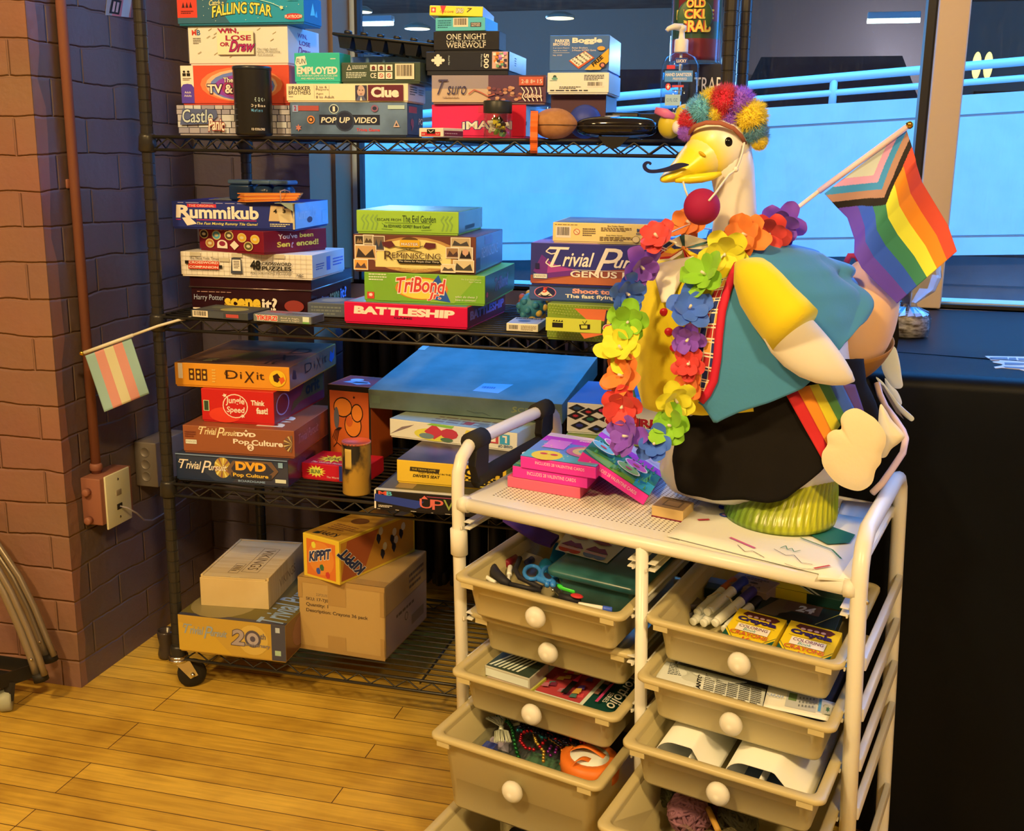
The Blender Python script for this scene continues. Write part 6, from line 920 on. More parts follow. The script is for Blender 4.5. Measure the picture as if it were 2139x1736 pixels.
# the tilted one leans on the stack
Mx = Matrix.Translation((.166, .125, .767))@Matrix.Rotation(.164, 4, 'Z')@Matrix.Rotation(.486, 4, 'Y')@Matrix.Translation((0, 0, -.0195)); wd, dp = .125, .168; b = MB(); b.rbox((0, 0, 0), (wd, dp, .0195), mat(PK, .3, name='card'), .001, 1, smooth=False); F = Face(b, (0, -.0002, 0), (wd, 0, 0), (0, 0, .0195), (0, -1, 0), .0002); T = Face(b, (0, 0, .0197), (wd, 0, 0), (0, dp, 0), (0, 0, 1), .0002); a_frog(F, None, T); b.xf(lambda p: Mx@p); one(b, 'card_set', 'pink card box with frog print leaning askew on the stack', 'card box', pg)
cbox('stamp_block', 'small wooden rubber stamp lying at the foot of the goose', 'stamp', .295, .100, zt0, 0, .052, .055, .018, K(216, 160, 80), lambda F, R, T: (T.r(.03, .03, .97, .97, K(166, 120, 70)), T.r(.25, .2, .8, .75, K(110, 80, 50)), T.r(.3, .26, .74, .68, K(160, 116, 70)), T.fine(.1, .78, .9, .95, 2, K(80, 56, 36)), F.r(0, 0, 1, .12, K(130, 30, 40))), None)
rp = random.Random(5)
def a_draw(F):
    F.t('oo', .12, .72, .24, .86, K(60, 80, 170), 0, .06).e_(.2, .62, .035, .04, K(70, 90, 180)).e_(.2, .62, .02, .022, K(190, 130, 150)).line([(.1, .84), (.16, .76), (.24, .8), (.3, .74)], .004, K(70, 80, 170)).line([(.08, .4), (.14, .46)], .006, K(206, 60, 60)).line([(.33, .22), (.5, .14)], .005, K(214, 90, 110)).line([(.4, .12), (.46, .04), (.5, .08), (.58, .02)], .0012, K(90, 80, 60)).line([(.6, .2), (.68, .14), (.72, .18), (.78, .08), (.84, .1)], .0012, K(90, 80, 60)).line([(.7, .0), (.78, -.02), (.86, .02)], .0012, K(90, 80, 60)).line([(.63, .24), (.65, .3), (.67, .24), (.69, .28), (.71, .23), (.74, .28)], .0014, K(60, 120, 70)).p([(.7, .74), (.82, .86), (.98, .8), (.97, .62), (.86, .5), (.74, .6)], K(40, 96, 60)).line([(.7, .5), (.9, .42), (.97, .3)], .003, K(60, 110, 60)).line([(.86, .03), (.93, .14)], .004, K(206, 70, 60))
pd = [CZ(1395, 1118, zt0+.005), CZ(1752, 1207, zt0+.005), CZ(1830, 1085, zt0+.006), CZ(1482, 1030, zt0+.006)]
for k in range(4):
    o = Vector((rp.uniform(-.004, .012)*(3-k), rp.uniform(-.003, .003), .0012*k-.0045)); P = [p+o for p in pd]
    sheet('paper_sheet', ('lowest blank white sheet of the pile under the goose', 'second white sheet of the pile under the goose', 'third white sheet of the pile under the goose', 'top sheet of drawings with signatures under the green feet')[k], P, WPAP, .0007, a_draw if k == 3 else None, bend=0, group='drawing papers under the goose')
sheet('paper_sheet', 'white sheet with bent corner at the right of the drawing pile', [CZ(1708, 1206, zt0+.004), CZ(1782, 1212, zt0+.004), CZ(1872, 1056, zt0+.004), CZ(1760, 1045, zt0+.003)], WPAP, .003, group='drawing papers under the goose')
# ---------------------------------------------------------------- the dressed-up goose on the cart
def proj(P):
    d = Vector(P)-CAM; k = FPX/d.dot(FW); return 1069.5+d.dot(RT)*k, 868-d.dot(UP)*k
GY = -.345
class Shell:
    # a body-wrapping shell: at each height an ellipse; silhouettes listed as (row, left, right)
    def __init__(s, tab, bk=.74, cy=GY): s.t = [(at(1560, py, cy).z, at(l, py, cy).x, at(r, py, cy).x) for py, l, r in tab]; s.t.sort(); s.bk = bk; s.cy = cy
    def sec(s, z):
        t = s.t; z = max(t[0][0], min(t[-1][0], z))
        for (z0, l0, r0), (z1, l1, r1) in zip(t, t[1:]):
            if z <= z1: k = (z-z0)/(z1-z0); k = k*k*(3-2*k)*.5+k*.5; l, r = l0+(l1-l0)*k, r0+(r1-r0)*k; return (l+r)/2, (r-l)/2
        return (t[-1][1]+t[-1][2])/2, (t[-1][2]-t[-1][1])/2
    def pt(s, phi, z, off=0): c, a = s.sec(z); return Vector((c+(a+off)*math.sin(phi), s.cy-(a*s.bk+off)*math.cos(phi), z))
    def row(s, phi, py, off=0):
        z = at(1560, py, s.cy).z
        for _ in range(7): z += (proj(s.pt(phi, z, off))[1]-py)/1330
        return s.pt(phi, z, off)
    def px(s, px, py, off=0):
        phi = 0.0
        for _ in range(9):
            P = s.row(phi, py, off); c, a = s.sec(P.z); q = (P.x-c)/(a+off)+(px-proj(P)[0])/1330/(a+off); phi = math.asin(max(-.999, min(.999, q)))
        return s.row(phi, py, off)
CORE = Shell([(505, 1480, 1588), (530, 1425, 1680), (560, 1388, 1720), (600, 1368, 1748), (700, 1352, 1772), (800, 1372, 1784), (860, 1430, 1800), (900, 1402, 1808), (950, 1383, 1800), (990, 1377, 1745), (1018, 1384, 1700), (1036, 1412, 1650), (1046, 1460, 1590)])
VEST = Shell([(505, 1478, 1600), (530, 1405, 1690), (560, 1366, 1730), (600, 1345, 1762), (650, 1332, 1782), (700, 1325, 1788), (750, 1325, 1792), (800, 1330, 1792), (862, 1345, 1790)])
SKIRT = Shell([(735, 1368, 1800), (780, 1374, 1806), (825, 1405, 1826), (860, 1434, 1838), (900, 1402, 1845), (950, 1388, 1845), (985, 1392, 1842), (1048, 1412, 1825)])
def tabf(tab, x):
    for (a, b), (c, d) in zip(tab, tab[1:]):
        if x <= c: return b+(d-b)*max(0, (x-a))/(c-a)
    return tab[-1][1]
GCR = K(240, 206, 152); GYE = K(246, 200, 26)
base = at(1600, 1060, GY); GOOSE = thing('goose_statue', 'big white plastic goose dressed in yellow vest, teal jacket and rainbow wig', 'goose statue', (base.x, GY, Cw((.45, .2, zt0)).z))
ENA = mat(GCR, .32, name='white_enamel_plastic', spec=.5); PNT = painted('painted_plastic', .30, .5)
def shell_grid(S, mb, m, p0, p1, top, bot, off, nu, nv, thick=0, wob=None, colfn=None):
    def f(s, q):
        ph = math.radians(p0+(p1-p0)*s); a, b = top(p0+(p1-p0)*s), bot(p0+(p1-p0)*s); za, zb = S.row(ph, a, off).z, S.row(ph, b, off).z; z = za+(zb-za)*q
        return S.pt(ph, z, off+(wob(s, q) if wob else 0))
    mb.grid(f, nu, nv, m, thick, colfn=colfn); return mb
body = MB(); zs = [CORE.t[0][0]+(CORE.t[-1][0]-CORE.t[0][0])*i/26 for i in range(27)]; nn = 40
vs = [CORE.pt(2*math.pi*j/nn, z) for z in zs for j in range(nn)]; body.add(vs, [(i*nn+j, i*nn+(j+1) % nn, (i+1)*nn+(j+1) % nn, (i+1)*nn+j) for i in range(26) for j in range(nn)]+[tuple(range(nn-1, -1, -1)), tuple(26*nn+j for j in range(nn))], PNT, True, [GCR]*len(vs))
# neck, head and bill
HY = GY-.03
neck = [(1537, 545, 62), (1535, 510, 50), (1535, 470, 45), (1535, 430, 43), (1534, 395, 42), (1530, 360, 44), (1522, 330, 48), (1512, 308, 40)]
body.tube([at(x, y, GY-.015-.015*i/7) for i, (x, y, r) in enumerate(neck)], [r/1330 for x, y, r in neck], PNT, 24, cols=[GCR]*len(neck))
hc = at(1502, 308, HY); ax = (at(1395, 372, HY-.075)-hc).normalized()
def mixc(k): k = max(0, min(1, k)); k = k*k*(3-2*k); return tuple(a+(b-a)*k for a, b in zip(GCR, GYE))
def hcol(P): d = P-hc; return mixc((d.dot(ax)/.047-.22)/.6)
body.ell(hc, (.0485, .043, .0475), PNT, 32, 20, cols=hcol)
bill = [(1500, 316, 50, .038), (1478, 324, 47, .037), (1460, 333, 42, .034), (1444, 343, 34, .030), (1430, 352, 26, .026), (1416, 360, 19, .023), (1404, 367, 13.5, .020), (1395, 372, 9, .015), (1390, 375, 3, .006)]
bp = [at(x, y, HY-.068*i/8) for i, (x, y, a, b) in enumerate(bill)]
body.tube(bp, [(b, a/1330) for x, y, a, b in bill], PNT, 26, cols=[mixc(.05+.30*i) for i in range(9)])
body.tube([at(x, y, HY-.036-.024*i/4) for i, (x, y) in enumerate(((1506, 362), (1488, 368), (1466, 372), (1440, 374), (1410, 376)))], [.003, .006, .007, .007, .004], PNT, 12, cols=[GYE]*5)
body.obj('body', GOOSE, label='cream goose body with yellow bill')
MB().ell(at(1520, 298, HY-.036), (.0075, .006, .0088), mat((.006, .006, .008), .06, name='glass_eye'), 16, 12).obj('eye', GOOSE, label='shiny black eye'); MB().ell(at(1480, 290, HY+.04), (.0075, .006, .0088), mat((.006, .006, .008), .06, name='glass_eye'), 12, 8).obj('eye', GOOSE)
b = MB(); NOS = mat(K(206, 150, 10), .4, name='nostril'); b.ell(at(1467, 322, HY-.0485), (.0065, .003, .0026), NOS, 12, 8, Matrix.Rotation(.6, 4, 'Y')); b.obj('nostril', GOOSE)
# feet
FT = Shell([(1130, 1560, 1700)]); FT.t = []
zb0 = Cw((.45, .2, zt0+.0055)).z
for dz, l, r in ((0, 1516, 1746), (.004, 1513, 1749), (.02, 1520, 1748), (.045, 1545, 1746), (.07, 1590, 1744), (.095, 1640, 1743), (.135, 1690, 1742)): FT.t.append((zb0+dz, at(l, 1060, -.36).x, at(r, 1060, -.36).x))
FT.cy = -.385; FT.bk = 1.05; nf = 150; zf = [zb0+.135*i/20 for i in range(21)]; vs = []; cc = []
for i, z in enumerate(zf):
    for j in range(nf):
        ph = 2*math.pi*j/nf; c, a = FT.sec(z); k = .0016*math.sin(ph*46+z*60)*(1 if i > 1 else 0); p = FT.pt(ph, z, k); p.y = FT.cy+(p.y-FT.cy)*(1-.25*i/20)+.02*i/20
        vs.append(p); g = max(0, min(1, (p.x-at(1530, 1060, -.36).x)/.12)); w = .75+.25*math.sin(ph*46+z*60); cc.append(tuple((a_+(b_-a_)*g)*w+.0 for a_, b_ in zip(K(96, 128, 34), K(214, 190, 24))))
FTM = painted('painted_feet', .28, .5); b = MB(); b.add(vs, [(i*nf+j, i*nf+(j+1) % nf, (i+1)*nf+(j+1) % nf, (i+1)*nf+j) for i in range(20) for j in range(nf)]+[tuple(range(nf-1, -1, -1)), tuple(20*nf+j for j in range(nf))], FTM, True, cc); b.obj('webbed_feet', GOOSE, label='ribbed green and yellow webbed feet')
# clothes
FY, TEAL, FBK = mat(K(236, 190, 20), .95, name='yellow_felt', sheen=.2, bump=(160, .4, .001)), mat(K(70, 124, 128, .96), .9, name='teal_fleece', sheen=.15, bump=(180, .3, .001)), mat((.0085, .0075, .0075), .92, name='black_fleece', spec=.2, bump=(160, .4, .001))
FCR = mat(K(240, 206, 148), .95, name='cream_felt', bump=(160, .35, .001))
OUT = thing('goose_costume', 'clown costume of vest, jacket, skirt and felt gloves on the goose', 'costume', (base.x, GY, base.z))
b = MB(); vh = [(-100, 840), (-88, 838), (-60, 852), (-45, 862), (-20, 866), (5, 858)]
shell_grid(VEST, b, FY, -104, 6, lambda p: 528, lambda p: tabf(vh, p), .0, 60, 30, .004, lambda s, q: .004*math.sin(s*14+q*2)*q+.006*max(0, q-.75)); b.obj('vest', OUT, label='yellow felt vest')
sh = [(-180, 925), (-130, 930), (-100, 955), (-88, 975), (-64, 1010), (-46, 1032), (-30, 1042), (0, 1047), (8, 1042), (17, 1012), (28, 968), (53, 935), (88, 905), (120, 900), (180, 950)]
b = MB(); shell_grid(SKIRT, b, FBK, -180, 180, lambda p: 750, lambda p: tabf(sh, p), 0, 120, 26, .004, lambda s, q: .005*q*math.sin(s*38)+.004*q*math.sin(s*90+1)); b.obj('skirt', OUT, label='black fleece skirt')
jh = [(-18, 842), (-13, 884), (-8, 872), (0, 856), (12, 838), (27, 808), (50, 716), (62, 680), (75, 645), (90, 612), (120, 606), (180, 640), (230, 690), (262, 800), (286, 850)]
b = MB(); jt = lambda p: tabf([(-18, 548), (0, 522), (30, 506), (90, 500), (180, 496), (250, 505), (286, 548)], p)
def jw(s, q):
    k = max(0, min(1, (s-.2)/.12))
    return .006*q*math.sin(s*30+.8)*k+k*(.010*math.sin(s*52-q*9)+.014*max(0, math.sin(s*30+q*6)))*min(1, q*2)+.010*q
trim = [(1541, 552), (1530, 575), (1518, 610), (1508, 650), (1502, 700), (1498, 750), (1491, 795), (1478, 822), (1464, 838)]
def along(path, q): k = q*(len(path)-1); i = min(int(k), len(path)-2); f = k-i; return (path[i][0]+(path[i+1][0]-path[i][0])*f, path[i][1]+(path[i+1][1]-path[i][1])*f)
def phi_of(P, off): c, a = VEST.sec(P.z); return math.asin(max(-1, min(1, (P.x-c)/(a+off))))
def jac(s, q):
    P0 = VEST.px(*along(trim, q), .016); p0 = math.degrees(phi_of(P0, .016)); pd_ = p0+(286-p0)*s; nom = -18+304*s
    ph = math.radians(pd_); k = min(1, s/.02); za = P0.z*(1-k)+k*(VEST.row(ph, jt(nom), .014).z*(1-q)+VEST.row(ph, tabf(jh, nom), .014).z*q)
    return VEST.pt(ph, za, .014+jw(s, q))
b = MB(); b.grid(jac, 170, 44, TEAL, .004); b.obj('jacket', OUT, label='teal fleece jacket')
cb = MB(); cb.grid(lambda s, q: VEST.row(math.radians(70+230*s), 506-34*q*math.sin(math.pi*s)**.5, .004-.004*q), 40, 5, TEAL, .004); cb.obj('collar', OUT)
trim = [(1541, 552), (1530, 575), (1518, 610), (1508, 650), (1502, 700), (1498, 750), (1491, 795), (1478, 822), (1464, 838)]
b = MB(); b.tube([VEST.px(x, y, .021+.008*i/8) for i, (x, y) in enumerate(trim)], [(.0065, .0055)]*len(trim), mat(K(206, 26, 40), .7, name='red_piping'), 10); b.obj('red_piping', OUT)
PLC = {k: mat(K(*v), .85, name='plaid_'+k) for k, v in dict(navy=(40, 50, 84), red=(190, 40, 34), orange=(240, 150, 50), cream=(246, 206, 140)).items()}
lft = [(1506, 585), (1492, 610), (1478, 640), (1466, 680), (1458, 720), (1454, 760), (1454, 795), (1458, 820), (1462, 836)]
def along(path, q): k = q*(len(path)-1); i = min(int(k), len(path)-2); f = k-i; return (path[i][0]+(path[i+1][0]-path[i][0])*f, path[i][1]+(path[i+1][1]-path[i][1])*f)
def plaid(s, q):
    i, j = int(s*24), int(q*100)
    if i % 8 == 0 or j % 9 == 0 or j % 9 == 2: return PLC['cream']
    return PLC[('navy', 'red', 'orange', 'red', 'navy')[(i//8*2+j//9) % 5]]
b = MB(); b.grid(lambda s, q: (lambda a, c: VEST.px(a[0]+(c[0]-a[0])*s, a[1]+(c[1]-a[1])*s, (.010+.014*s)+.006*q*s))(along(lft, q), along(trim[1:], q)), 24, 100, PLC['red'], .002, matfn=plaid); b.obj('plaid_lining', OUT, label='red orange navy plaid lining')
b = MB(); lf2 = [(1362, 470+40), (1352, 530), (1340, 570)]; b.grid(lambda s, q: at(1400-58*q+14*s, 500+42*q+6*s, GY-.13+.05*q), 12, 24, PLC['red'], .002, matfn=lambda s, q: plaid(s*.5, q*.3)); b.obj('plaid_lining', OUT, label='plaid lapel behind lei')
b = MB()
def quad_panel(mb, S, pts, off, m, n=8, thick=.002):
    a, c, d, e = pts; mb.grid(lambda s, q: S.px((a[0]*(1-s)+c[0]*s)*(1-q)+(e[0]*(1-s)+d[0]*s)*q, (a[1]*(1-s)+c[1]*s)*(1-q)+(e[1]*(1-s)+d[1]*s)*q, off), n, n, m, thick)
SC = [VEST.px(x, y, .014) for x, y in ((1364, 556), (1450, 536), (1400, 632), (1386, 632))]
b.grid(lambda s, q: (SC[0]*(1-s)+SC[1]*s)*(1-q)+(SC[3]*(1-s)+SC[2]*s)*q+Vector((-.006, -.010, 0))*math.sin(math.pi*s)*(1-.6*q), 12, 12, FCR, .003); b.obj('shirt_front', OUT, label='cream felt shirt triangle')
for x, y in ((1387, 652), (1397, 693), (1408, 727)): p = VEST.px(x, y, .006); MB().ell(p, (.0068, .004, .0062), mat(K(206, 30, 30), .35, name='red_button'), 16, 10).obj('button', OUT, label='round red button')
b = MB(); b.tube([VEST.px(x, y, .004) for x, y in ((1391, 628), (1389, 650), (1394, 670), (1397, 693), (1405, 712), (1410, 732), (1420, 770), (1424, 820), (1424, 856))], .0006, mat(K(226, 180, 40), .8, name='yellow_thread'), 5); b.obj('seam', OUT)
# bow tie
bc = VEST.px(1428, 524, .02); BT = {'c': FCR, 'g': mat(K(60, 90, 70), .8, name='green_felt'), 'n': mat(K(44, 50, 84), .8, name='navy_felt'), 'y': mat(K(246, 180, 30), .8, name='gold_felt'), 'o': mat(K(240, 130, 50), .8, name='orange_felt'), 'r': mat(K(200, 40, 34), .8, name='red_felt')}; BOW = MB()
for k, (c, pts) in enumerate((('n', ((1427, 519), (1412, 515), (1399, 504), (1391, 508), (1399, 517), (1412, 520))), ('c', ((1427, 518), (1413, 514), (1402, 502), (1419, 493))), ('g', ((1427, 517), (1419, 493), (1430, 490), (1431, 517))), ('c', ((1431, 516), (1430, 490), (1440, 491), (1481, 503))), ('g', ((1432, 517), (1481, 503), (1485, 506), (1470, 511), (1440, 519))), ('c', ((1440, 520), (1470, 511), (1483, 509), (1479, 521))), ('n', ((1436, 520), (1479, 521), (1481, 531), (1474, 538), (1455, 531))), ('y', ((1428, 519), (1455, 531), (1476, 538), (1462, 549), (1440, 532))), ('o', ((1428, 519), (1462, 549), (1448, 556), (1436, 535))), ('r', ((1427, 520), (1448, 556), (1437, 558), (1430, 538))), ('y', ((1426, 519), (1408, 521), (1396, 513), (1386, 515), (1383, 526), (1404, 530))), ('o', ((1426, 520), (1404, 530), (1383, 526), (1379, 537), (1402, 535))), ('r', ((1426, 521), (1402, 535), (1379, 537), (1377, 542), (1398, 540))), ('c', ((1426, 522), (1398, 540), (1378, 544), (1404, 543), (1424, 530))))):
    P = [at(x, y, bc.y-.006-.010*math.sin(min(1, math.hypot(x-1428, y-520)/50)*math.pi)-.0006*k) for x, y in pts]; BOW.slab(P, (0, .003, 0), BT[c])
BOW.ell(at(1428, 519, bc.y-.008), (.004, .004, .005), BT['o'], 10, 8); BOW.obj('bow_tie', OUT, label='striped bow tie')
# sleeve and glove
jy = VEST.row(0, 620, .014).y
b = MB(); sl = [(1566, 548, 22), (1572, 572, 46), (1590, 606, 60), (1615, 640, 63), (1640, 668, 64), (1661, 692, 66)]
b.tube([at(x, y, jy-.012-.008*i) for i, (x, y, r) in enumerate(sl)], [(.024+.003*min(i, 4), r/1345) for i, (x, y, r) in enumerate(sl)], FY, 26, caps=True); b.obj('sleeve', OUT, label='yellow felt sleeve')
b = MB(); hd = [(1632, 676, 44), (1652, 700, 50), (1676, 726, 50), (1702, 748, 46), (1728, 766, 38), (1752, 780, 27), (1771, 790, 15), (1782, 794, 4)]
b.tube([at(x, y, jy-.042+.004*i) for i, (x, y, r) in enumerate(hd)], [(.020*min(1, r/44)+.003, r/1350) for x, y, r in hd], FCR, 24); b.obj('glove', OUT, label='stuffed cream felt glove')
def smooth(pts, k=4):
    o = []; n = len(pts)
    for i in range(n):
        p0, p1, p2, p3 = pts[i-1], pts[i], pts[(i+1) % n], pts[(i+2) % n]
        for j in range(k): t = j/k; o.append(tuple(.5*(2*b+(c-a)*t+(2*a-5*b+4*c-d)*t*t+(3*b-a-3*c+d)*t**3) for a, b, c, d in zip(p0, p1, p2, p3)))
    return o
def puff(name, pts, y, th, m, label=None, parent=OUT, n=6):
    # a stuffed flat piece: the outline swells toward its middle
    pts = smooth(pts); cx = sum(p[0] for p in pts)/len(pts); cy = sum(p[1] for p in pts)/len(pts); b = MB(); N = len(pts); R_ = [at(x, yy, y) for x, yy in pts]; ce = at(cx, cy, y); vs = []
    for sg in (-1, 1):
        for k in range(n+1): f = k/n; h = th*math.sqrt(max(0, 1-f*f)); vs += [ce.lerp(p, f)+Vector((0, sg*h, 0)) for p in R_]
    fs = []
    for g in (0, (n+1)*N):
        for k in range(n):
            for j in range(N): q = (g+k*N+j, g+k*N+(j+1) % N, g+(k+1)*N+(j+1) % N, g+(k+1)*N+j); fs.append(q if g else q[::-1])
    b.add(vs, fs, m, True); return b.obj(name, parent, label=label)
cloud = [(1767, 859), (1790, 853), (1817, 867), (1832, 879), (1849, 905), (1850, 928), (1842, 948), (1840, 967), (1829, 983), (1821, 1010), (1798, 1025), (1771, 1021), (1744, 1006), (1720, 975), (1717, 948), (1728, 929), (1728, 909), (1742, 898), (1757, 896), (1756, 875)]
sy = SKIRT.px(1780, 930, .02).y
puff('felt_hand', cloud, sy-.02, .009, mat(K(238, 196, 124), .95, name='beige_felt', bump=(160, .4, .001)), 'beige felt hand shape')
puff('felt_hand', [(1838, 846), (1850, 856), (1862, 876), (1880, 896), (1890, 912), (1878, 926), (1862, 938), (1850, 955), (1836, 950), (1834, 900)], sy+.01, .010, mat(K(236, 200, 134), .95, name='cream_cloth'), 'gathered cream cloth hand')
for pts, y in ((((1845, 730), (1868, 724), (1878, 750), (1884, 790), (1886, 806), (1878, 812), (1862, 806), (1842, 770)), -.20), (((1848, 790), (1862, 806), (1875, 818), (1884, 840), (1878, 846), (1856, 826)), -.21), (((1830, 790), (1846, 800), (1866, 830), (1896, 860), (1909, 872), (1907, 879), (1898, 877), (1870, 850)), -.225)): puff('felt_feather', pts, y, .004, mat(K(226, 206, 164), .95, name='white_felt'), 'white felt feather')
# hump pouch with brown underside
TAN, BRW = mat(K(238, 170, 96), .6, name='tan_satin', sheen=.2, bump=(30, .3, .004)), mat(K(168, 104, 34), .85, name='brown_felt')
pc = at(1792, 668, -.25); Mt = Matrix.Rotation(math.radians(12), 4, 'Y')
b = MB(); b.ell(pc, (.060, .062, .102), TAN, 30, 22, Mt, lambda p: p*(1+.03*math.sin(p.z*90+p.x*50)*max(0, p.z*6))); b.obj('hump', OUT, label='tan satin hump')
def lowf(s, q): th = math.pi*(.62+.36*q)-.28*math.sin(2*math.pi*s+.6); a = 2*math.pi*s; return pc+Mt@Vector((.066*math.sin(th)*math.cos(a), .068*math.sin(th)*math.sin(a), .105*math.cos(th)))
b = MB(); b.grid(lowf, 44, 12, BRW, .002, flip=True); b.obj('hump_underside', OUT, label='brown felt underside')
b = MB(); b.slab([at(x, y, -.185) for x, y in ((1852, 632), (1866, 622), (1876, 650), (1878, 700), (1872, 738), (1858, 742), (1850, 700))], (0, .012, 0), FBK); b.obj('tail_cloth', OUT, label='black cloth strip')
b = MB(); b.tube([at(1768, 548, -.25), at(1775, 534, -.25), at(1788, 534, -.25), at(1798, 548, -.25)], .005, mat(K(200, 50, 50), .7, name='red_cord'), 8); b.obj('loop', OUT, label='red cord loop')
# rainbow sash over the skirt
RB = [K(206, 36, 30), K(236, 130, 26), K(226, 186, 30), K(84, 120, 40), K(72, 96, 124), K(104, 66, 84)]
tp_ = [(1640, 822), (1664, 812), (1690, 805), (1709, 802), (1731, 800), (1757, 800), (1785, 803)]; bt_ = [(1723, 970), (1731, 936), (1740, 908), (1755, 888), (1768, 876), (1790, 866), (1806, 866)]
b = MB()
for k in range(6): quad_panel(b, SKIRT, (tp_[k], tp_[k+1], bt_[k+1], bt_[k]), .012, mat(RB[k], .75, name='sash_satin'), 6, .0012)
b.obj('rainbow_sash', OUT, label='rainbow striped sash')
b = MB(); b.tube([at(x, y, yy) for x, y, yy in ((1832, 800, -.24), (1838, 824, -.25), (1850, 850, -.27), (1870, 876, -.3), (1886, 900, -.33), (1892, 916, -.35), (1886, 946, -.37), (1862, 982, -.40), (1842, 1010, -.42), (1822, 1030, -.43))], .0052, mat(K(228, 176, 130), .8, name='peach_cord'), 8); b.obj('cord', OUT, label='peach fabric cord')
b = MB(); b.slab([at(x, y, -.235) for x, y in ((1836, 800), (1846, 806), (1880, 862), (1888, 876), (1872, 862))], (0, .002, 0), mat(K(110, 92, 76), .8, name='grey_ribbon')); b.obj('ribbon', OUT)
# lei
LEI = thing('flower_lei', 'multicoloured fabric flower lei around the neck of the goose', 'lei', tuple(VEST.px(1440, 560, .03)))
LC = {'o': K(242, 120, 40), 'r': K(222, 60, 44), 'p': K(132, 68, 142), 'b': K(66, 100, 156), 'g': K(138, 176, 30), 'y': K(234, 200, 36)}
fl = [(1420, 468, 'o', 46, 0), (1374, 497, 'r', 40, 1), (1338, 556, 'p', 40, 1), (1308, 612, 'b', 40, 1), (1312, 672, 'g', 42, 1), (1298, 730, 'y', 44, 1), (1302, 786, 'o', 46, 1), (1300, 848, 'r', 42, 1), (1312, 912, 'p', 40, 1), (1368, 928, 'b', 36, 1), (1402, 890, 'g', 40, 1), (1410, 834, 'y', 40, 1), (1438, 808, 'o', 34, 0), (1440, 762, 'r', 32, 0), (1438, 708, 'p', 34, 0), (1440, 645, 'b', 44, 0), (1474, 574, 'g', 46, 0), (1514, 530, 'y', 48, 0), (1560, 492, 'o', 48, 2), (1608, 488, 'r', 42, 2), (1634, 468, 'p', 44, 2)]
def lei_at(x, y, k): return VEST.px(x, y, .028) if k == 0 else (at(x, y, GY-.115-.00022*max(0, y-500)) if k == 1 else at(x, y, GY-.07+.06*(x-1560)/80))
centres = []
for i, (x, y, c, r, k) in enumerate(fl):
    r3 = random.Random(i*7+1); p = lei_at(x, y, k); centres.append(p); R_ = r/1370; m = mat(LC[c], .6, name='petal_silk', sheen=.2); b = MB(); nrm = Vector((r3.uniform(-.7, .7), -1, r3.uniform(-.35, .75))).normalized(); e1 = nrm.orthogonal().normalized(); e2 = nrm.cross(e1); spin = r3.uniform(0, 6)
    for lay in range(2):
        for q_ in range(5):
            a0 = spin+q_*1.2566+lay*.6; lift = (.55 if lay else .1)+r3.uniform(-.2, .35); wd = .60*R_*(1 if not lay else .8); ln = R_*(1.12 if not lay else .8)*r3.uniform(.88, 1.1); da = e1*math.cos(a0)+e2*math.sin(a0); db = e2*math.cos(a0)-e1*math.sin(a0); ph = r3.uniform(0, 6)
            def pf(s, t, da=da, db=db, lift=lift, wd=wd, ln=ln, ph=ph): w = wd*(.22+.9*math.sin(math.pi*min(.96, .08+t*.66)))*(1-.15*t); return p+da*(ln*t*(1-.10*abs(2*s-1)**2))+db*(w*(s-.5)*1.5)+nrm*(ln*(lift*t+.07*math.sin(s*5+ph)*t*t+.12*t*t*math.sin(t*3+ph)))
            b.grid(pf, 8, 8, m)
    b.obj('flower', LEI, label={'o': 'orange', 'r': 'red', 'p': 'purple', 'b': 'blue', 'g': 'lime green', 'y': 'yellow'}[c]+' fabric flower')
    b = MB(); b.tube([p, p+nrm*.012], .0022, mat(K(236, 200, 140), .5, name='clear_straw'), 6); b.obj('spacer', LEI)
back = [at(1610, 478, -.30), at(1570, 478, -.24), at(1500, 480, -.23), at(1450, 475, -.27)]
b = MB(); b.tube(centres+back, .0012, mat(K(230, 196, 150), .4, name='lei_thread'), 6, closed=True); b.obj('thread', LEI)
# wig
WIG = thing('clown_wig', 'fluffy rainbow clown wig on the head of the goose', 'wig', tuple(at(1510, 265, HY)))
wc = {'r': K(210, 30, 44), 'p': K(160, 84, 156), 't': K(108, 168, 150), 'y': K(240, 190, 36), 'o': K(224, 74, 50), 'd': K(92, 134, 124)}
def fluff(x, y, yy, r, c, n=2300):
    o = at(x, y, yy); R_ = r*1.12/1345; r4 = random.Random(int(x*3+y)); b = MB(); m = mat(wc[c], .9, name='wig_fluff', sheen=.4); b.ell(o, R_*.78, m, 14, 10)
    vs = []; fs = []
    for k in range(n):
        d = Vector((r4.gauss(0, 1), r4.gauss(0, 1), r4.gauss(0, 1))).normalized(); a = o+d*R_*.5; L = R_*r4.uniform(.78, 1.14); tip = o+(d+Vector((r4.uniform(-.25, .25), r4.uniform(-.25, .25), r4.uniform(-.25, .25)))).normalized()*L; e = d.orthogonal().normalized(); f = d.cross(e); w = R_*.042; i = len(vs)
        md = o+d*R_*.8; vs += [a+e*w, a-e*w*.5+f*w*.8, a-e*w*.5-f*w*.8, tip]; fs += [(i, i+1, i+3), (i+1, i+2, i+3), (i+2, i, i+3)]
    b.add(vs, fs, m); b.obj('fluff', WIG, label={'r': 'red', 'p': 'purple', 't': 'pale teal', 'y': 'yellow', 'o': 'orange red', 'd': 'grey teal'}[c]+' wig fluff')
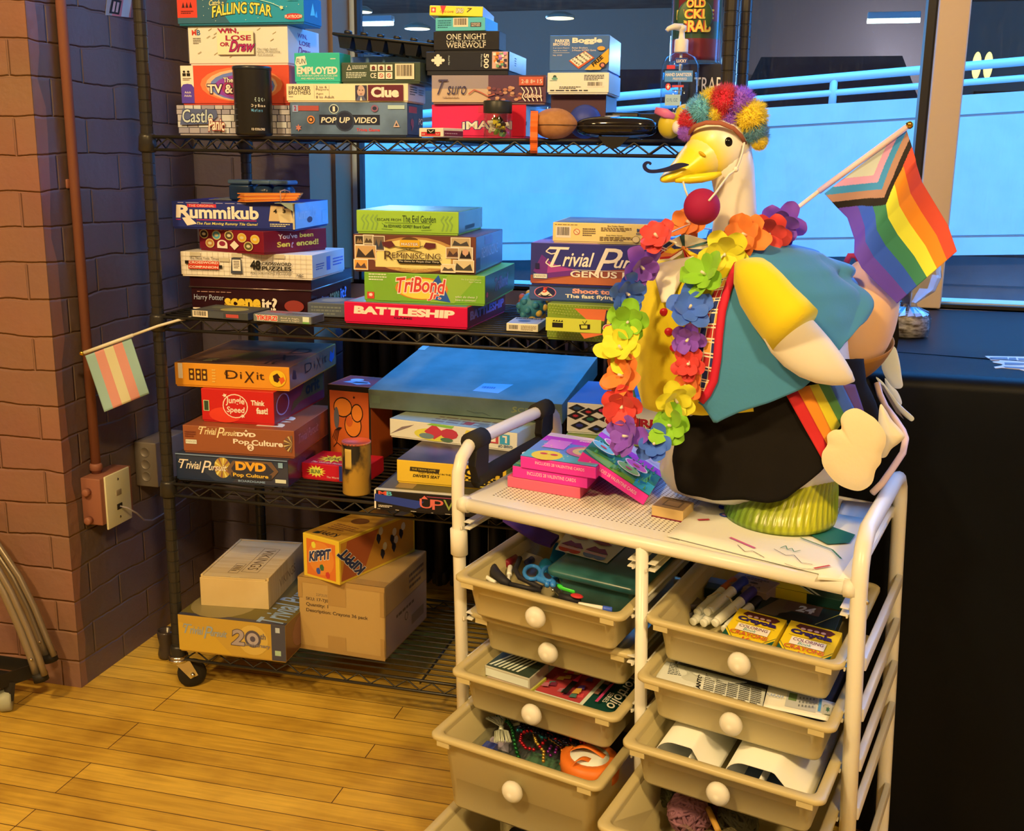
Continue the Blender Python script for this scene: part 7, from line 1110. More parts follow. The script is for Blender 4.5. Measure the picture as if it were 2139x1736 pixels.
for q in ((1442, 252, 24, 'r'), (1434, 276, 17, 'p'), (1468, 230, 30, 't'), (1476, 246, 20, 't'), (1488, 214, 28, 'y'), (1494, 236, 20, 'y'), (1514, 210, 31, 'r'), (1506, 238, 22, 'o'), (1544, 216, 32, 'p'), (1528, 246, 25, 'p'), (1568, 244, 33, 'y'), (1548, 258, 18, 'y'), (1578, 274, 25, 'd'), (1586, 296, 17, 'y'), (1574, 240, 20, 'y')): fluff(q[0], q[1], HY-.018+.012*rnd.random(), q[2], q[3])
for q in ((1452, 240, 28, 't'), (1490, 220, 30, 'r'), (1530, 220, 32, 'p'), (1568, 246, 32, 'y'), (1580, 282, 26, 'd')): fluff(q[0], q[1], HY+.034, q[2], q[3], 1200)
b = MB(); b.tube([at(1436, 282, HY-.015), at(1450, 264, HY-.034), at(1475, 256, HY-.044), at(1505, 257, HY-.046), at(1532, 268, HY-.042), at(1550, 286, HY-.034), at(1557, 302, HY-.02)], [(.002, .0035)]*7, mat(K(160, 84, 50), .8, name='wig_band'), 8); b.obj('band', WIG, label='brown wig band')
# red ball on elastic
NOSE = thing('clown_nose', 'red ball nose hanging on elastic under the bill', 'clown nose', tuple(at(1466, 432, HY-.075)))
MB().ell(at(1466, 432, HY-.075), .0268, mat(K(160, 18, 50), .75, name='red_foam'), 28, 18).obj('ball', NOSE)
EL = mat(K(240, 206, 160), .8, name='elastic'); b = MB(); b.tube([at(1555, 298, HY-.036), at(1551, 318, HY-.040), at(1545, 338, HY-.043), at(1538, 354, HY-.046), at(1522, 366, HY-.055), at(1508, 384, HY-.066), at(1494, 404, HY-.082), at(1481, 419, HY-.098)], [(.0016, .0028)]*8, EL, 8); b.ell(at(1537, 354, HY-.047), .0042, EL, 8, 6); b.tube([at(1427, 380, HY-.07), at(1431, 395, HY-.075), at(1437, 412, HY-.08)], [(.0012, .002)]*3, EL, 8); b.obj('elastic', NOSE, label='pale elastic band')
# moustache
mo = [(1438, 343), (1425, 340), (1410, 342), (1398, 347), (1385, 351), (1370, 354), (1358, 354), (1351, 350), (1350, 345), (1354, 342), (1358, 345), (1361, 341), (1357, 337.5), (1350, 337), (1344, 341), (1342, 347), (1345, 355), (1354, 361), (1366, 362), (1385, 360), (1400, 358), (1412, 355), (1425, 350), (1437, 346)]
b = MB(); b.slab([at(x, y, HY-.072) for x, y in smooth(mo)], (0, .0025, 0), mat(K(24, 26, 50), .8, name='moustache_felt')); b.obj('moustache', None, 'black curly paper moustache taped across the goose bill', 'moustache')
# pride flag stuck in the lei
FLG = thing('pride_flag', 'small rainbow chevron flag on a white stick behind the goose', 'flag', tuple(at(1620, 470, -.31)))
PW = mat(K(236, 200, 150), .4, name='white_stick'); b = MB(); b.tube([at(1612, 476, -.33), at(1715, 396, -.315)], .0034, PW, 10); b.tube([at(1710, 400, -.316), at(1893, 266, -.29)], .0046, mat(K(240, 190, 150), .4, name='flag_sleeve'), 10); b.obj('stick', FLG)
MB().ell(at(1900, 261, -.289), .006, mat((.62, .36, .05), .2, 1, name='gold_ball'), 14, 10).obj('finial', FLG, label='gold ball finial')
FC = {k: mat(v, .7, name='flag_'+k) for k, v in dict(w=K(214, 200, 170), k=K(226, 150, 150), u=K(64, 136, 160), n=K(180, 124, 84), x=(.012, .010, .012), r=K(214, 70, 40), o=K(236, 130, 26), y=K(230, 210, 50), g=K(60, 122, 74), b=K(50, 84, 160), p=K(100, 64, 136)).items()}
edge = {0: ((1722, 404), (1745, 430), (1770, 455), (1785, 500), (1784, 530), (1800, 560), (1840, 600), (1874, 634)), 1: ((1893, 270), (1903, 300), (1912, 330), (1915, 345), (1926, 380), (1950, 420), (1980, 470), (1999, 525))}
def flagp(s, t):
    a, c = along(edge[0], s), along(edge[1], s); x, y = a[0]+(c[0]-a[0])*t, a[1]+(c[1]-a[1])*t; return at(x, y, -.315+.03*t+.014*math.sin(s*7+t*2.5)*min(1, s*3))
def flagm(s, t):
    k = s+.28*abs(2*t-1)
    for lim, c in ((.15, 'w'), (.225, 'k'), (.30, 'u'), (.38, 'n'), (.45, 'x')):
        if k < lim: return FC[c]
    return FC['pbgyor'[min(5, int(t*6))]]
b = MB(); b.grid(flagp, 150, 120, FC['r'], .0004, matfn=flagm); b.obj('cloth', FLG, label='flag cloth with chevron and rainbow stripes')
# ---------------------------------------------------------------- loose things on the rack, the walls and the floor
# dark marker tub
t = thing('marker_tub', 'tall dark plastic tub of dry erase markers on the top shelf', 'tub', (.2435, .008, 1.2654)); TUB = mat((.016, .017, .019), .3, name='dark_tub')
TB = MB().lathe([(.034, 0), (.037, .002), (.0375, .006), (.0385, .128), (.0385, .1285)], TUB, 36, (.2435, .008, 1.2654))
MB().lathe([(.0392, .1285), (.0395, .130), (.0395, .1345), (.0375, .1355), (.002, .1355)], mat((.02, .03, .055), .3, name='tub_lid'), 36, (.2435, .008, 1.2654)).obj('lid', t)
b = TB
def wrap(txt, a0, a1, z0, z1, c, rad=.0383, bold=0, o=(.2435, .008, 1.2654)):
    vs, fs, x0, x1, y0, y1 = letters(txt, 0, bold); V = []
    for x, y in vs: a = math.radians(a0+(a1-a0)*(x-x0)/(x1-x0)); z = z0+(z1-z0)*(y-y0)/(y1-y0); r_ = rad-.0008*(1-z/.13); V.append((o[0]+r_*math.sin(a), o[1]-r_*math.cos(a), o[2]+z))
    b.add(V, fs, mat(c, .5, name='print'))
wrap('EXPO', 30, 64, .066, .074, K(200, 200, 200), bold=.03); wrap('Dry Erase', 20, 66, .054, .061, CREAM, bold=.02); wrap('Markers', 20, 56, .046, .052, K(96, 150, 170), bold=.02); wrap('12 COLORS', 20, 62, .010, .0145, CREAM, bold=.03)
for k in range(5): wrap('----------', -60, -28, .062-.011*k, .0628-.011*k, K(120, 116, 110))
b.obj('body', t)
# black moulded tray with rows of sockets, lying tilted over the boxes
TR = mat((.014, .018, .028), .35, name='black_plastic_tray'); t = thing('plastic_tray', 'black moulded plastic tray with sockets lying over the boxes', 'tray', (.50, .12, 1.43))
Mt_ = Matrix.Translation((.385, .085, 1.468))@Matrix.Rotation(math.radians(6.5), 4, 'Y')@Matrix.Rotation(math.radians(-2), 4, 'X'); b = MB()
b.rbox((0, 0, 0), (.225, .115, .006), TR, .003, 2, M=Mt_); b.obj('rim', t)
for i in range(6):
    for j in range(3):
        b = MB(); x, y = .028+.036*i, .02+.038*j; vs = [Mt_@Vector((x+sx*r_, y+sy*r_, z)) for r_, z in ((.016, .002), (.011, -.022)) for sx, sy in ((-1, -1), (1, -1), (1, 1), (-1, 1))]; b.add(vs, [(0, 1, 5, 4), (1, 2, 6, 5), (2, 3, 7, 6), (3, 0, 4, 7), (4, 5, 6, 7)], TR)
        if j != 1: b.rbox((x-.007, y-.007, .006), (x+.007, y+.007, .014), TR, .002, 1, M=Mt_)
        b.obj('socket', t)
G('game_box', 'pale blue box hidden under the black tray on the top shelf', .40, .15, 1.3684, 0, .19, .12, .062, A(120, 165, 205), None, group=GA)
# clear dice jar
o = (.7595, .012, 1.2654); t = thing('dice_jar', 'clear jar with black lid holding black and yellow game pieces', 'jar', o); MB().lathe([(.0255, 0), (.027, .003), (.027, .048), (.026, .049), (.0255, .048), (.0258, .004), (.002, .003)], glassy('clear_plastic', (.94, .95, .93), .12), 24, o).obj('jar', t)
MB().lathe([(.0275, .046), (.0278, .048), (.0278, .067), (.0265, .069), (.002, .069)], mat(K(40, 38, 28), .4, name='black_lid'), 24, o).obj('lid', t); b = MB()
for i in range(22): r_, a = .017*math.sqrt(rnd.random()), rnd.uniform(0, 6.3); c = Vector(o)+Vector((r_*math.cos(a), r_*math.sin(a), .007+.03*rnd.random())); b.rbox((-.006, -.004, -.0025), (.006, .004, .0025), mat(rnd.choice([INK, INK, K(220, 180, 40), K(150, 180, 50), CREAM]), .5, name='game_piece'), .0006, 1, M=Matrix.Translation(c)@Matrix.Rotation(rnd.uniform(0, 6), 4, (rnd.random(), rnd.random(), rnd.random()+.1)), smooth=False)
b.obj('game_pieces', t, kind='stuff')
# balls and toys on the rail
c = at(1158, 262, -.005); c.z = 1.2655+.0265; b = MB(); FB = noisy(K(166, 100, 44), K(180, 112, 52), 90, .7, 'brown_foam'); b.ell(c, (.0445, .0285, .0285), FB, 28, 18, None, lambda p: Vector((p.x, p.y*(1-.35*(p.x/.0445)**4), p.z*(1-.35*(p.x/.0445)**4)))); b.tube([c+Vector((-.044+.0088*i, -.0289*math.sqrt(max(0, 1-((-.044+.0088*i)/.0450)**2)), -.003)) for i in range(11)], .0006, mat(K(70, 44, 24), .8, name='seam'), 5); b.obj('foam_football', None, 'small brown foam football at the edge of the top shelf', 'ball')
c = Vector((.925, .045, 1.2655+.032)); MB().ell(c, .032, mat(K(52, 60, 110), .5, name='blue_foam'), 24, 16).obj('foam_ball', None, 'small dark blue ball behind the brown football', 'ball')
c = at(1108, 276, -.02); b = MB(); Mx2 = Matrix.Rotation(math.radians(12), 4, 'Z')
vs = [];  P = []
for i in range(48): a = 2*math.pi*i/48; r_ = .036+.0035*math.cos(a*9); P.append(c+Vector((0, .0, 0))+Mx2@Vector((.0, r_*math.cos(a)*.6, r_*math.sin(a))))
b.slab(P, Mx2@Vector((.014, 0, 0)), mat(K(232, 96, 24), .5, name='orange_plastic')); b.obj('scalloped_wheel', None, 'orange scalloped plastic wheel wedged at the rail beside the football', 'toy')
c = Vector((.992, .03, 1.2655+.0215)); t = thing('black_case', 'glossy black oval case with pale sticker on the top shelf', 'case', (c.x, c.y, 1.2655)); GB_ = mat((.008, .008, .01), .08, name='gloss_black', coat=.5)
MB().ell(c, (.080, .045, .0205), GB_, 36, 18, None, lambda p: (lambda s: Vector((p.x*s, p.y*s, p.z*s)))(1/max(1e-6, (abs(p.x/.080)**3+abs(p.y/.045)**3+abs(p.z/.0205)**3)**(1/3)))).obj('shell', t); MB().tube([c+Vector((.0806*math.copysign(abs(math.cos(a*.2618))**.67, math.cos(a*.2618)), .0455*math.copysign(abs(math.sin(a*.2618))**.67, math.sin(a*.2618)), .001)) for a in range(24)], .0012, mat((.03, .03, .034), .3, name='seam'), 6, closed=True).obj('seam', t); MB().ell(c+Vector((-.008, -.016, .0185)), (.02, .012, .0022), mat(K(206, 190, 150), .5, name='sticker'), 18, 8).obj('sticker', t, label='pale oval sticker'); MB().slab([c+Vector(q) for q in ((-.03, -.046, -.018), (.03, -.046, -.018), (.012, -.047, -.036), (0, -.047, -.041), (-.014, -.047, -.036))], (0, .002, 0), mat((.012, .012, .012), .8, name='strap')).obj('strap', t, label='black strap end below the rail')
c = at(1404, 260, -.03); c.z = 1.2655+.03; t = thing('rubber_bird', 'yellow rubber bird with pink beak behind the goose wig', 'toy', (c.x, c.y, 1.2655)); RY = mat(K(206, 164, 30), .4, name='yellow_rubber')
MB().ell(c+Vector((-.004, 0, -.006)), (.022, .02, .024), RY, 18, 12).ell(c+Vector((.022, .005, .014)), (.018, .016, .018), RY, 16, 10).obj('body', t); MB().tube([c+Vector((-.03, -.012, .02)), c+Vector((-.01, -.018, .014)), c+Vector((.006, -.018, .008))], [(.003, .006), (.004, .009), (.002, .004)], mat(K(214, 100, 110), .4, name='pink_rubber'), 10).obj('beak', t, label='pink beak'); MB().ell(c+Vector((.012, -.018, -.010)), (.010, .010, .012), mat(K(236, 200, 160), .4, name='pale_rubber'), 12, 8).obj('wattle', t)
MB().rbox((.95, .10, 1.2655), (1.02, .16, 1.2655+.052), mat((.014, .015, .02), .4, name='dark_case'), .004).obj('dark_case', None, 'dark blue black pouch standing behind the glossy oval case', 'pouch')
# hand sanitizer
o = Vector((1.1005, .07, 1.3127)); t = thing('sanitizer_bottle', 'clear hand sanitizer pump bottle on a small black box', 'bottle', o); GLB = glassy('clear_bottle', (.90, .95, .97), .10)
L = [[(o.x+sx*cx, o.y+cy, o.z+z) for cx, cy in [(a*math.cos(2*math.pi*i/28)*(1-.12*abs(math.sin(4*math.pi*i/28))), d*math.sin(2*math.pi*i/28)) for i in range(28)] for sx in (1,)] for a, d, z in ((.031, .017, 0), (.035, .020, .004), (.036, .021, .02), (.036, .021, .075), (.035, .020, .09), (.028, .017, .104), (.012, .011, .112), (.011, .011, .116))]
b = MB(); b.add([p for l in L for p in l], [(i*28+j, i*28+(j+1) % 28, (i+1)*28+(j+1) % 28, (i+1)*28+j) for i in range(7) for j in range(28)]+[tuple(range(27, -1, -1))], GLB, True); BOT = b
b = MB(); b.add([(o.x+(p[0]-o.x)*.95, o.y+(p[1]-o.y)*.93, p[2]+.001) for l in L[:4] for p in l], [(i*28+j, i*28+(j+1) % 28, (i+1)*28+(j+1) % 28, (i+1)*28+j) for i in range(3) for j in range(28)]+[tuple(84+j for j in range(28))], glassy('clear_gel', (.82, .90, .94), .06), True); b.obj('gel', t)
b = MB(); b.lathe([(.0125, .112), (.013, .114), (.013, .134), (.0115, .136), (.006, .137), (.005, .15), (.008, .152), (.008, .160), (.004, .1615)], CPLA, 20, o); b.tube([o+Vector((0, 0, .157)), o+Vector((-.014, -.008, .158)), o+Vector((-.024, -.012, .154)), o+Vector((-.027, -.013, .150))], [.007, .006, .0045, .004], CPLA, 10); b.tube([o+Vector((0, 0, .01)), o+Vector((0, 0, .115))], .0025, CPLA, 8); b.obj('pump', t, label='white pump top')
b = BOT; F = Face(b, o+Vector((-.026, -.0222, .03)), (.052, 0, 0), (0, 0, .05), (0, -1, 0), .0002); F.r(.0, .56, 1, .96, K(86, 130, 170)); F.t('HAND SANITIZER', .03, .76, .97, .88, CREAM, 0, .02).t('PREFERRED', .3, .62, .8, .71, CREAM).r(.35, 1.2, .8, 1.42, K(36, 56, 100)).t('LUCKY', .4, 1.25, .76, 1.36, CREAM, 0, .03).r(.06, 1.02, .36, 1.16, K(206, 50, 50)).e_(.14, .38, .10, .13, K(206, 60, 50)).r(.09, .355, .19, .405, CREAM).r(.12, .3, .16, .46, CREAM).r(.28, .36, .7, .44, K(206, 70, 60)).fine(.3, .2, .8, .3, 1, K(70, 80, 90)).r(.05, -.3, .6, .1, K(170, 180, 180)).t('12 FL OZ', .1, -.16, .5, -.04, K(70, 90, 110)); b.obj('bottle', t)
# clear tube jar with pickle game label
o = Vector((1.118, .165, 1.4098)); t = thing('pickle_jar', 'tall clear cylinder with green and red pickle label', 'jar', o); JB = MB().lathe([(.049, 0), (.05, .003), (.05, .21), (.049, .212)], glassy('clear_plastic', (.94, .95, .93), .12), 36, o); MB().lathe([(.0515, .205), (.0515, .23), (.05, .232), (.002, .232)], mat(K(60, 90, 50), .4, name='green_lid'), 30, o).obj('lid', t)
b = JB; PG, PR = mat(K(52, 74, 34), .4, name='pickle_green'), mat(K(128, 34, 34), .4, name='pickle_red')
b.grid(lambda s, q: o+Vector((.0475*math.sin(-1.9+3.8*s), -.0475*math.cos(-1.9+3.8*s), .006+.19*q)), 40, 24, PG, .0004, matfn=lambda s, q: PR if (int(s*10) % 2 and q > .36) or (q < .2) else PG)
def wrap2(txt, a0, a1, z0, z1, c, bold, rad): wrap(txt, a0, a1, z0, z1, c, rad, bold, o)
b.ell(o+Vector((0, -.0455, .085)), (.034, .004, .034), mat(K(60, 84, 40), .4, name='label_burst'), 24, 12)
for tx, z0, z1, a0, a1 in (('OLD', .100, .116, -18, 22), ('PICKLE', .080, .098, -42, 42), ('GRAB', .056, .078, -34, 36)): wrap2(tx, a0, a1, z0, z1, K(206, 60, 40), .09, .0525); wrap2(tx, a0, a1, z0, z1, K(236, 190, 60), .03, .0532)
b.obj('tube', t)
# second shelf: blue container, paper bundle, cards, squeeze ball
zt_b = 1.0662+.0604; t = thing('dice_container', 'blue translucent container of three joined cups on navy box', 'container', (.17, .19, zt_b)); BC_ = mat(A(50, 80, 124), .25, name='blue_translucent_plastic', trans=.3)
for i, (x, s_) in enumerate(((.118, .026), (.172, .022), (.216, .022))): MB().rbox((x-s_, .165, zt_b), (x+s_, .215, zt_b+.036), BC_, .006 if not i else .018, 4).obj('cup', t); MB().rbox((x-s_-.001, .163, zt_b+.036), (x+s_+.001, .217, zt_b+.046), mat(A(96, 130, 170), .25, name='blue_lid'), .006 if not i else .018, 4).obj('lid', t)
t = thing('paper_bundle', 'bundle of orange paper strips tied with a band on navy box', 'paper bundle', (.22, .09, zt_b)); OB = [K(226, 120, 30), K(206, 96, 36), K(236, 140, 50)]
for k in range(7): MB().slab([(.152+.003*(k % 3), .095, zt_b+.0005+.0028*k), (.175, .083, zt_b+.0005+.0028*k), (.292+.003*(k % 2), .088+.004*k, zt_b+.006+.0022*k), (.290, .108+.004*k, zt_b+.006+.0022*k), (.17, .118, zt_b+.0005+.0028*k)], (0, 0, .0022), mat(OB[k % 3], .7, name='orange_paper')).obj('strip', t)
MB().tube([(.262, .080, zt_b+.003), (.262, .079, zt_b+.025), (.262, .100, zt_b+.028), (.262, .124, zt_b+.024), (.262, .124, zt_b+.003)], .0012, mat(K(200, 140, 90), .6, name='rubber_band'), 6).obj('band', t)
for k in range(4): MB().slab([(.040+.010*k, .17+.004*k, zt_b+.0014*k+.0003), (.098+.003*k, .165+.004*k, zt_b+.0014*k+.0003), (.104+.002*k, .20, zt_b+.0014*k+.0003), (.050+.006*k, .205, zt_b+.0014*k+.0003)], (0, 0, .0011), mat(K(150-8*k, 136-6*k, 110), .5, name='tile_card')).obj('score_card', None, 'thin grey score card in the fan beside blue container', 'card', 'score cards on the navy box')
b = MB(); b.slab([(.252, .070, zt_b+.0003), (.298, .074, zt_b+.0003), (.30, .12, zt_b+.0003), (.25, .115, zt_b+.0003)], (0, 0, .0008), mat(K(170, 160, 110), .6, name='olive_paper')).slab([(.270, .0635, zt_b+.0003), (.296, .0655, zt_b+.0003), (.297, .066, zt_b-.016), (.280, .0645, zt_b-.006)], (0, .0005, 0), mat(K(150, 150, 110), .6, name='olive_paper')); b.obj('paper_slip', None, 'olive paper slip hanging out under the orange bundle', 'paper')
c = Vector((.80, .16, .8856+.035)); t = thing('squeeze_ball', 'bumpy teal and yellow squeeze ball beside the lime boxes', 'toy ball', (c.x, c.y, .8856)); b = MB(); SQ1, SQ2, SQ3 = mat(K(70, 130, 116), .5, name='teal_rubber'), mat(K(220, 160, 50), .5, name='yellow_rubber_bump'), mat(K(190, 90, 60), .5, name='orange_rubber_bump'); b.ell(c, .030, SQ1, 20, 14); b.obj('core', t)
gr = math.pi*(3-math.sqrt(5))
for i in range(26): zz_ = 1-2*(i+.5)/26; rr2 = math.sqrt(1-zz_*zz_); MB().ell(c+Vector((rr2*math.cos(gr*i), rr2*math.sin(gr*i), zz_))*.029, .0078, (SQ1, SQ2, SQ1, SQ2, SQ3)[i % 5], 10, 8).obj('bump', t)
# tube tin on the third shelf
o = Vector((.438, .046, .5077)); t = thing('tube_tin', 'amber and black tube tin with open orange top on third shelf', 'tin', o); AM = noisy(K(40, 34, 28), K(196, 136, 40), 16, .35, 'amber_skull_print', (1, 1, .6), lo=.42, hi=.52)
b = MB(); b.lathe([(.0305, 0), (.0315, .002), (.0315, .112), (.0322, .113), (.0322, .1155), (.0305, .116), (.0300, .108)], AM, 30, o); b.obj('tube', t); b = MB(); b.lathe([(.0300, .106), (.0300, .1075), (.001, .1075)], mat(K(226, 86, 40), .5, name='orange_cap'), 24, o); b.lathe([(.0322, .1125), (.0324, .114), (.0318, .1165), (.0302, .1165), (.0302, .1135)], mat(K(206, 80, 40), .5, name='orange_cap'), 24, o); b.obj('cap', t, label='recessed orange cap')
b = MB(); b.grid(lambda s, q: o+Vector((.0318*math.sin(-.5+.55*s), -.0318*math.cos(-.5+.55*s), .06+.045*q)), 8, 6, mat(K(206, 156, 60), .5, name='label_amber'), .0003); b.obj('label', t)
# trans flag on the left post
FL2 = thing('striped_flag', 'small pale blue pink and white striped flag on a stick beside the rack', 'flag', tuple(at(172, 738, -.075))); ST = mat(K(222, 190, 130), .4, name='cream_stick')
b = MB(); b.tube([at(400, 663, .012), at(372, 669, -.006), at(330, 681, -.030), at(275, 701, -.05)], .0030, ST, 10); b.tube([at(278, 700, -.049), at(228, 718, -.062), at(176, 737, -.075)], .0040, ST, 10); b.obj('stick', FL2); MB().ell(at(171, 738, -.076), .0056, mat((.62, .42, .06), .2, 1, name='gold_ball'), 14, 10).obj('finial', FL2, label='gold ball finial')
TF = [K(146, 160, 124), K(206, 128, 92), K(206, 178, 112)]; TF = [mat(c, .7, name='flag_stripe') for c in TF]
def tf(s, q): a = (178+(274-178)*s, 743+(706-743)*s); c = (218+(312-218)*s, 861+(822-861)*s); return at(a[0]+(c[0]-a[0])*q, a[1]+(c[1]-a[1])*q, -.073+.025*s+.006*math.sin(q*4+s*3)*q)
b = MB(); b.grid(tf, 40, 24, TF[0], .0004, matfn=lambda s, q: TF[(0, 1, 2, 1, 0)[min(4, int(s*5))]]); b.obj('cloth', FL2, label='five striped flag cloth')
# conduit, telephone outlet and knockout box on the side wall
BRP = mat(A(142, 94, 78), .45, name='brown_pipe_paint', bump=(30, .2, .002)); t = thing('conduit_pipe', 'brown painted conduit running down the purple wall', 'pipe', (XW+.014, .033, .506)); MB().tube([(XW+.0135, .033, .500), (XW+.0135, .033, 3.25)], .0112, BRP, 16).obj('pipe', t); MB().lathe([(.0115, 0), (.0145, .002), (.0145, .014), (.0115, .018)], BRP, 16, (XW+.0135, .033, .5062)).obj('coupling', t)
for z in (1.15, 2.2): MB().rbox((XW+.0006, .018, z), (XW+.006, .048, z+.02), BRP, .002).obj('strap', t)
t = thing('outlet_box', 'brown surface box with ivory jack plate below the conduit', 'outlet', (XW+.03, .055, .40)); MB().rbox((XW+.0006, -.012, .388), (XW+.052, .112, .500), BRP, .003).obj('box', t)
b = MB(); b.rbox((XW+.052, .002, .374), (XW+.057, .098, .502), mat(K(220, 190, 120), .4, name='ivory_plate'), .002); b.obj('plate', t, label='ivory cover plate')
for z, nm, m_ in ((.452, 'jack', mat(K(150, 120, 76), .5, name='ivory_dark')), (.418, 'jack', mat((.02, .018, .016), .6, name='jack_hole'))): MB().rbox((XW+.0565, .040, z-.007), (XW+.0585, .060, z+.007), m_, .001).obj(nm, t)
for z in (.392, .484): MB().lathe([(.0035, 0), (.003, .001)], CHR, 10, (XW+.057, .05, z), Matrix.Rotation(math.pi/2, 4, 'Y')).obj('screw', t)
for z in (.400, .468): MB().lathe([(.009, 0), (.009, .012), (.007, .014)], BRP, 12, (XW+.02, -.012, z), Matrix.Rotation(math.pi/2, 4, 'X')).obj('plug', t)
MB().tube([(XW+.0585, .05, .418), (XW+.075, .052, .415), (XW+.085, .075, .395), (XW+.06, .14, .355), (XW+.03, .22, .325), (XW+.012, .34, .318), (XW+.012, .46, .33), (XW+.03, YB-.02, .33), (XR-.04, YB-.008, .31)], .0021, mat(K(150, 124, 96), .5, name='grey_cable'), 8).obj('phone_cable', None, 'thin grey cable from the jack plate along the wall', 'cable')
t = thing('knockout_box', 'grey metal box with round knockouts on wall behind the post', 'junction box', (XW+.03, .24, .43)); KB = mat(A(128, 122, 116), .5, .3, name='galvanised_steel'); MB().rbox((XW+.0006, .205, .418), (XW+.062, .345, .532), KB, .003).obj('box', t)
for z in (.445, .476, .507): MB().lathe([(.013, 0), (.0125, .0012), (.0115, .0012), (.011, .0002), (.001, .0002)], KB, 20, (XW+.031, .2049, z), Matrix.Rotation(math.pi/2, 4, 'X')).obj('knockout', t)
# paper pennant on the wall at the top
b = MB(); P4 = [atx(*q, XW+.0012) for q in ((220, 31.5), (272, 36.5), (279, -60), (229, -70))]; b.slab(P4, (-.0005, 0, 0), mat(K(206, 176, 120), .6, name='poster_cream')); F = Face(b, P4[0], P4[1]-P4[0], P4[3]-P4[0], (1, 0, 0), .0003); F.r(0, 0, .25, 1, A(150, 150, 146)).p([(.25, 0), (.62, 0), (.70, 1), (.30, 1)], A(196, 118, 118)).p([(.94, 0), (1, 0), (1, .35)], A(196, 118, 118)).p([(.13, .05), (.52, .035), (.58, .33), (.19, .355)], INK).p([(.22, .085), (.31, .08), (.345, .295), (.255, .30)], A(190, 160, 152)).p([(.36, .08), (.45, .075), (.485, .285), (.395, .29)], A(190, 160, 152)); b.obj('poster', None, 'corner of a pink and grey poster high on the purple wall', 'poster')
# dolly with folding chair legs at the left edge
t = thing('dolly', 'black steel dolly on a pale caster at the lower left edge', 'dolly', (-.36, -.30, 0)); DK = mat((.014, .013, .012), .5, name='black_steel')
b = MB(); c0 = Vector((-.272, -.135, .062)); dl = Vector((-.30, -.62, 0)).normalized(); dw = Vector((-.62, .0, 0)).normalized()
def bar(mb, a, c, h=.032, w=.004): d = (c-a).normalized(); n = Vector((-d.y, d.x, 0))*w; mb.slab([a, c, c+n, a+n], (0, 0, h), DK)
bar(b, c0, c0+dl*.6); bar(b, c0, c0+dw*.5); bar(b, c0+dl*.09, c0+dl*.09+dw*.5, .012); b.slab([c0, c0+dl*.6, c0+dl*.6+dw*.03, c0+dw*.03], (0, 0, .004), DK); b.slab([c0+dl*.02, c0+dw*.4+dl*.02, c0+dw*.4+dl*.06, c0+dl*.06], (0, 0, .005), DK); b.obj('frame', t)
wc = c0+dl*.075+Vector((-.012, 0, -.037)); MB().lathe([(.012, -.013), (.024, -.013), (.0262, -.009), (.0262, .009), (.024, .013), (.012, .013)], mat(K(170, 150, 96), .5, name='cream_wheel'), 24, wc, Matrix.Rotation(math.radians(90), 4, Vector((.5, -.8, 0)))).obj('wheel', t, label='cream caster wheel'); b = MB(); b.slab([wc+Vector((.012, -.012, .002)), wc+Vector((.02, -.006, .002)), wc+Vector((.024, .0, .045)), wc+Vector((.0, -.006, .045))], (.004, .002, 0), DK); b.obj('fork', t); MB().ell(wc+Vector((.017, -.011, 0)), .005, CHR, 10, 8).obj('axle_nut', t)
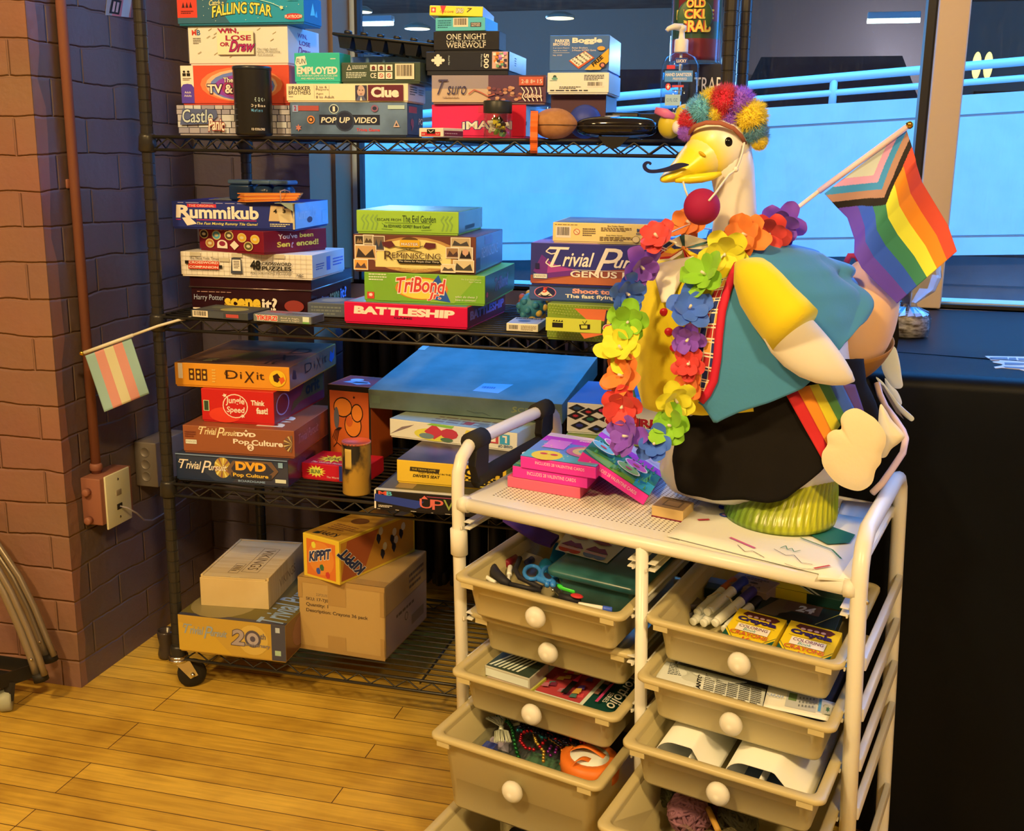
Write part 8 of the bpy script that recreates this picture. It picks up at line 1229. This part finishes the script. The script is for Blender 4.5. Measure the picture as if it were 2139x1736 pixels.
for k, (dx, dy, lb) in enumerate(((0, 0, 'curved grey tube leg of a folding chair standing on dolly, front one'), (.03, .06, 'curved grey tube leg of a folding chair standing on dolly, rear one'))):
    b = MB(); pts_ = [at(px, py, -.17+dy) for px, py in ((78+20*k, 1410-40*k), (66+18*k, 1372-36*k), (42+16*k, 1310-40*k), (8+18*k, 1235-30*k), (-40+16*k, 1150-20*k), (-110, 1040), (-200, 900))]
    GT = mat(A(150, 140, 124), .35, .5, name='grey_tube'); u_ = thing('chair_leg', lb, 'chair leg', tuple(pts_[0]), 'folding chair legs on the dolly'); b.tube(pts_, .0105, GT, 12); b.tube([p+Vector((.022, -.004, .004)) for p in pts_], .0075, GT, 10); b.obj('tube', u_)
    MB().ell(pts_[1]+Vector((.008, -.012, 0)), .0035, CHR, 8, 6).obj('rivet', u_); MB().tube([pts_[0]+Vector((.01, 0, -.012)), pts_[0]+Vector((.006, 0, .006))], [.017, .017], mat((.015, .014, .013), .6, name='rubber_foot'), 12).obj('rubber_foot', u_)
# dark vase on the floor by the wall
o = Vector((-.118, .135, 0)); MB().lathe([(.017, 0), (.021, .003), (.022, .012), (.019, .028), (.0175, .036), (.0195, .050), (.0215, .066), (.0205, .074), (.017, .072), (.015, .04)], mat(K(66, 48, 30), .2, name='smoked_glass'), 24, o).obj('glass_vase', None, 'small dark glass vase on the floor beside the wall', 'vase')
# jar and bag on the black cloth
o = atz(1893, 716, TZ); o.y = max(o.y, .25); o = at(1890, 690, .3); o.z = TZ+.0012; t = thing('snack_bag', 'clear bag of brown sticks tied at neck behind the hump', 'bag', o)
b = MB(); b.lathe([(.03, 0), (.045, .002), (.047, .02), (.046, .036), (.04, .046)], noisy((.05, .03, .015), K(196, 160, 110), 60, .6, 'brown_sticks', (1, 1, 3)), 24, o); b.obj('sticks', t, kind='stuff'); b = MB(); FOI = glassy('crinkled_film', (.85, .9, .95), .2)
b.lathe([(.047, .0), (.050, .02), (.050, .038), (.044, .052), (.020, .062), (.018, .068), (.03, .078), (.052, .095), (.062, .125), (.056, .155), (.035, .17)], FOI, 18, o, smooth=False); b.obj('film', t)
b = MB()
for i in range(16): a = i*.39; b.slab([o+Vector((.044*math.cos(a), .044*math.sin(a), .044)), o+Vector((.044*math.cos(a+.3), .044*math.sin(a+.3), .047)), o+Vector((.02*math.cos(a+.2), .02*math.sin(a+.2), .060))], (0, 0, .0006), mat(A(190, 205, 225), .2, .4, name='silver_film'))
b.obj('gathered_neck', t)
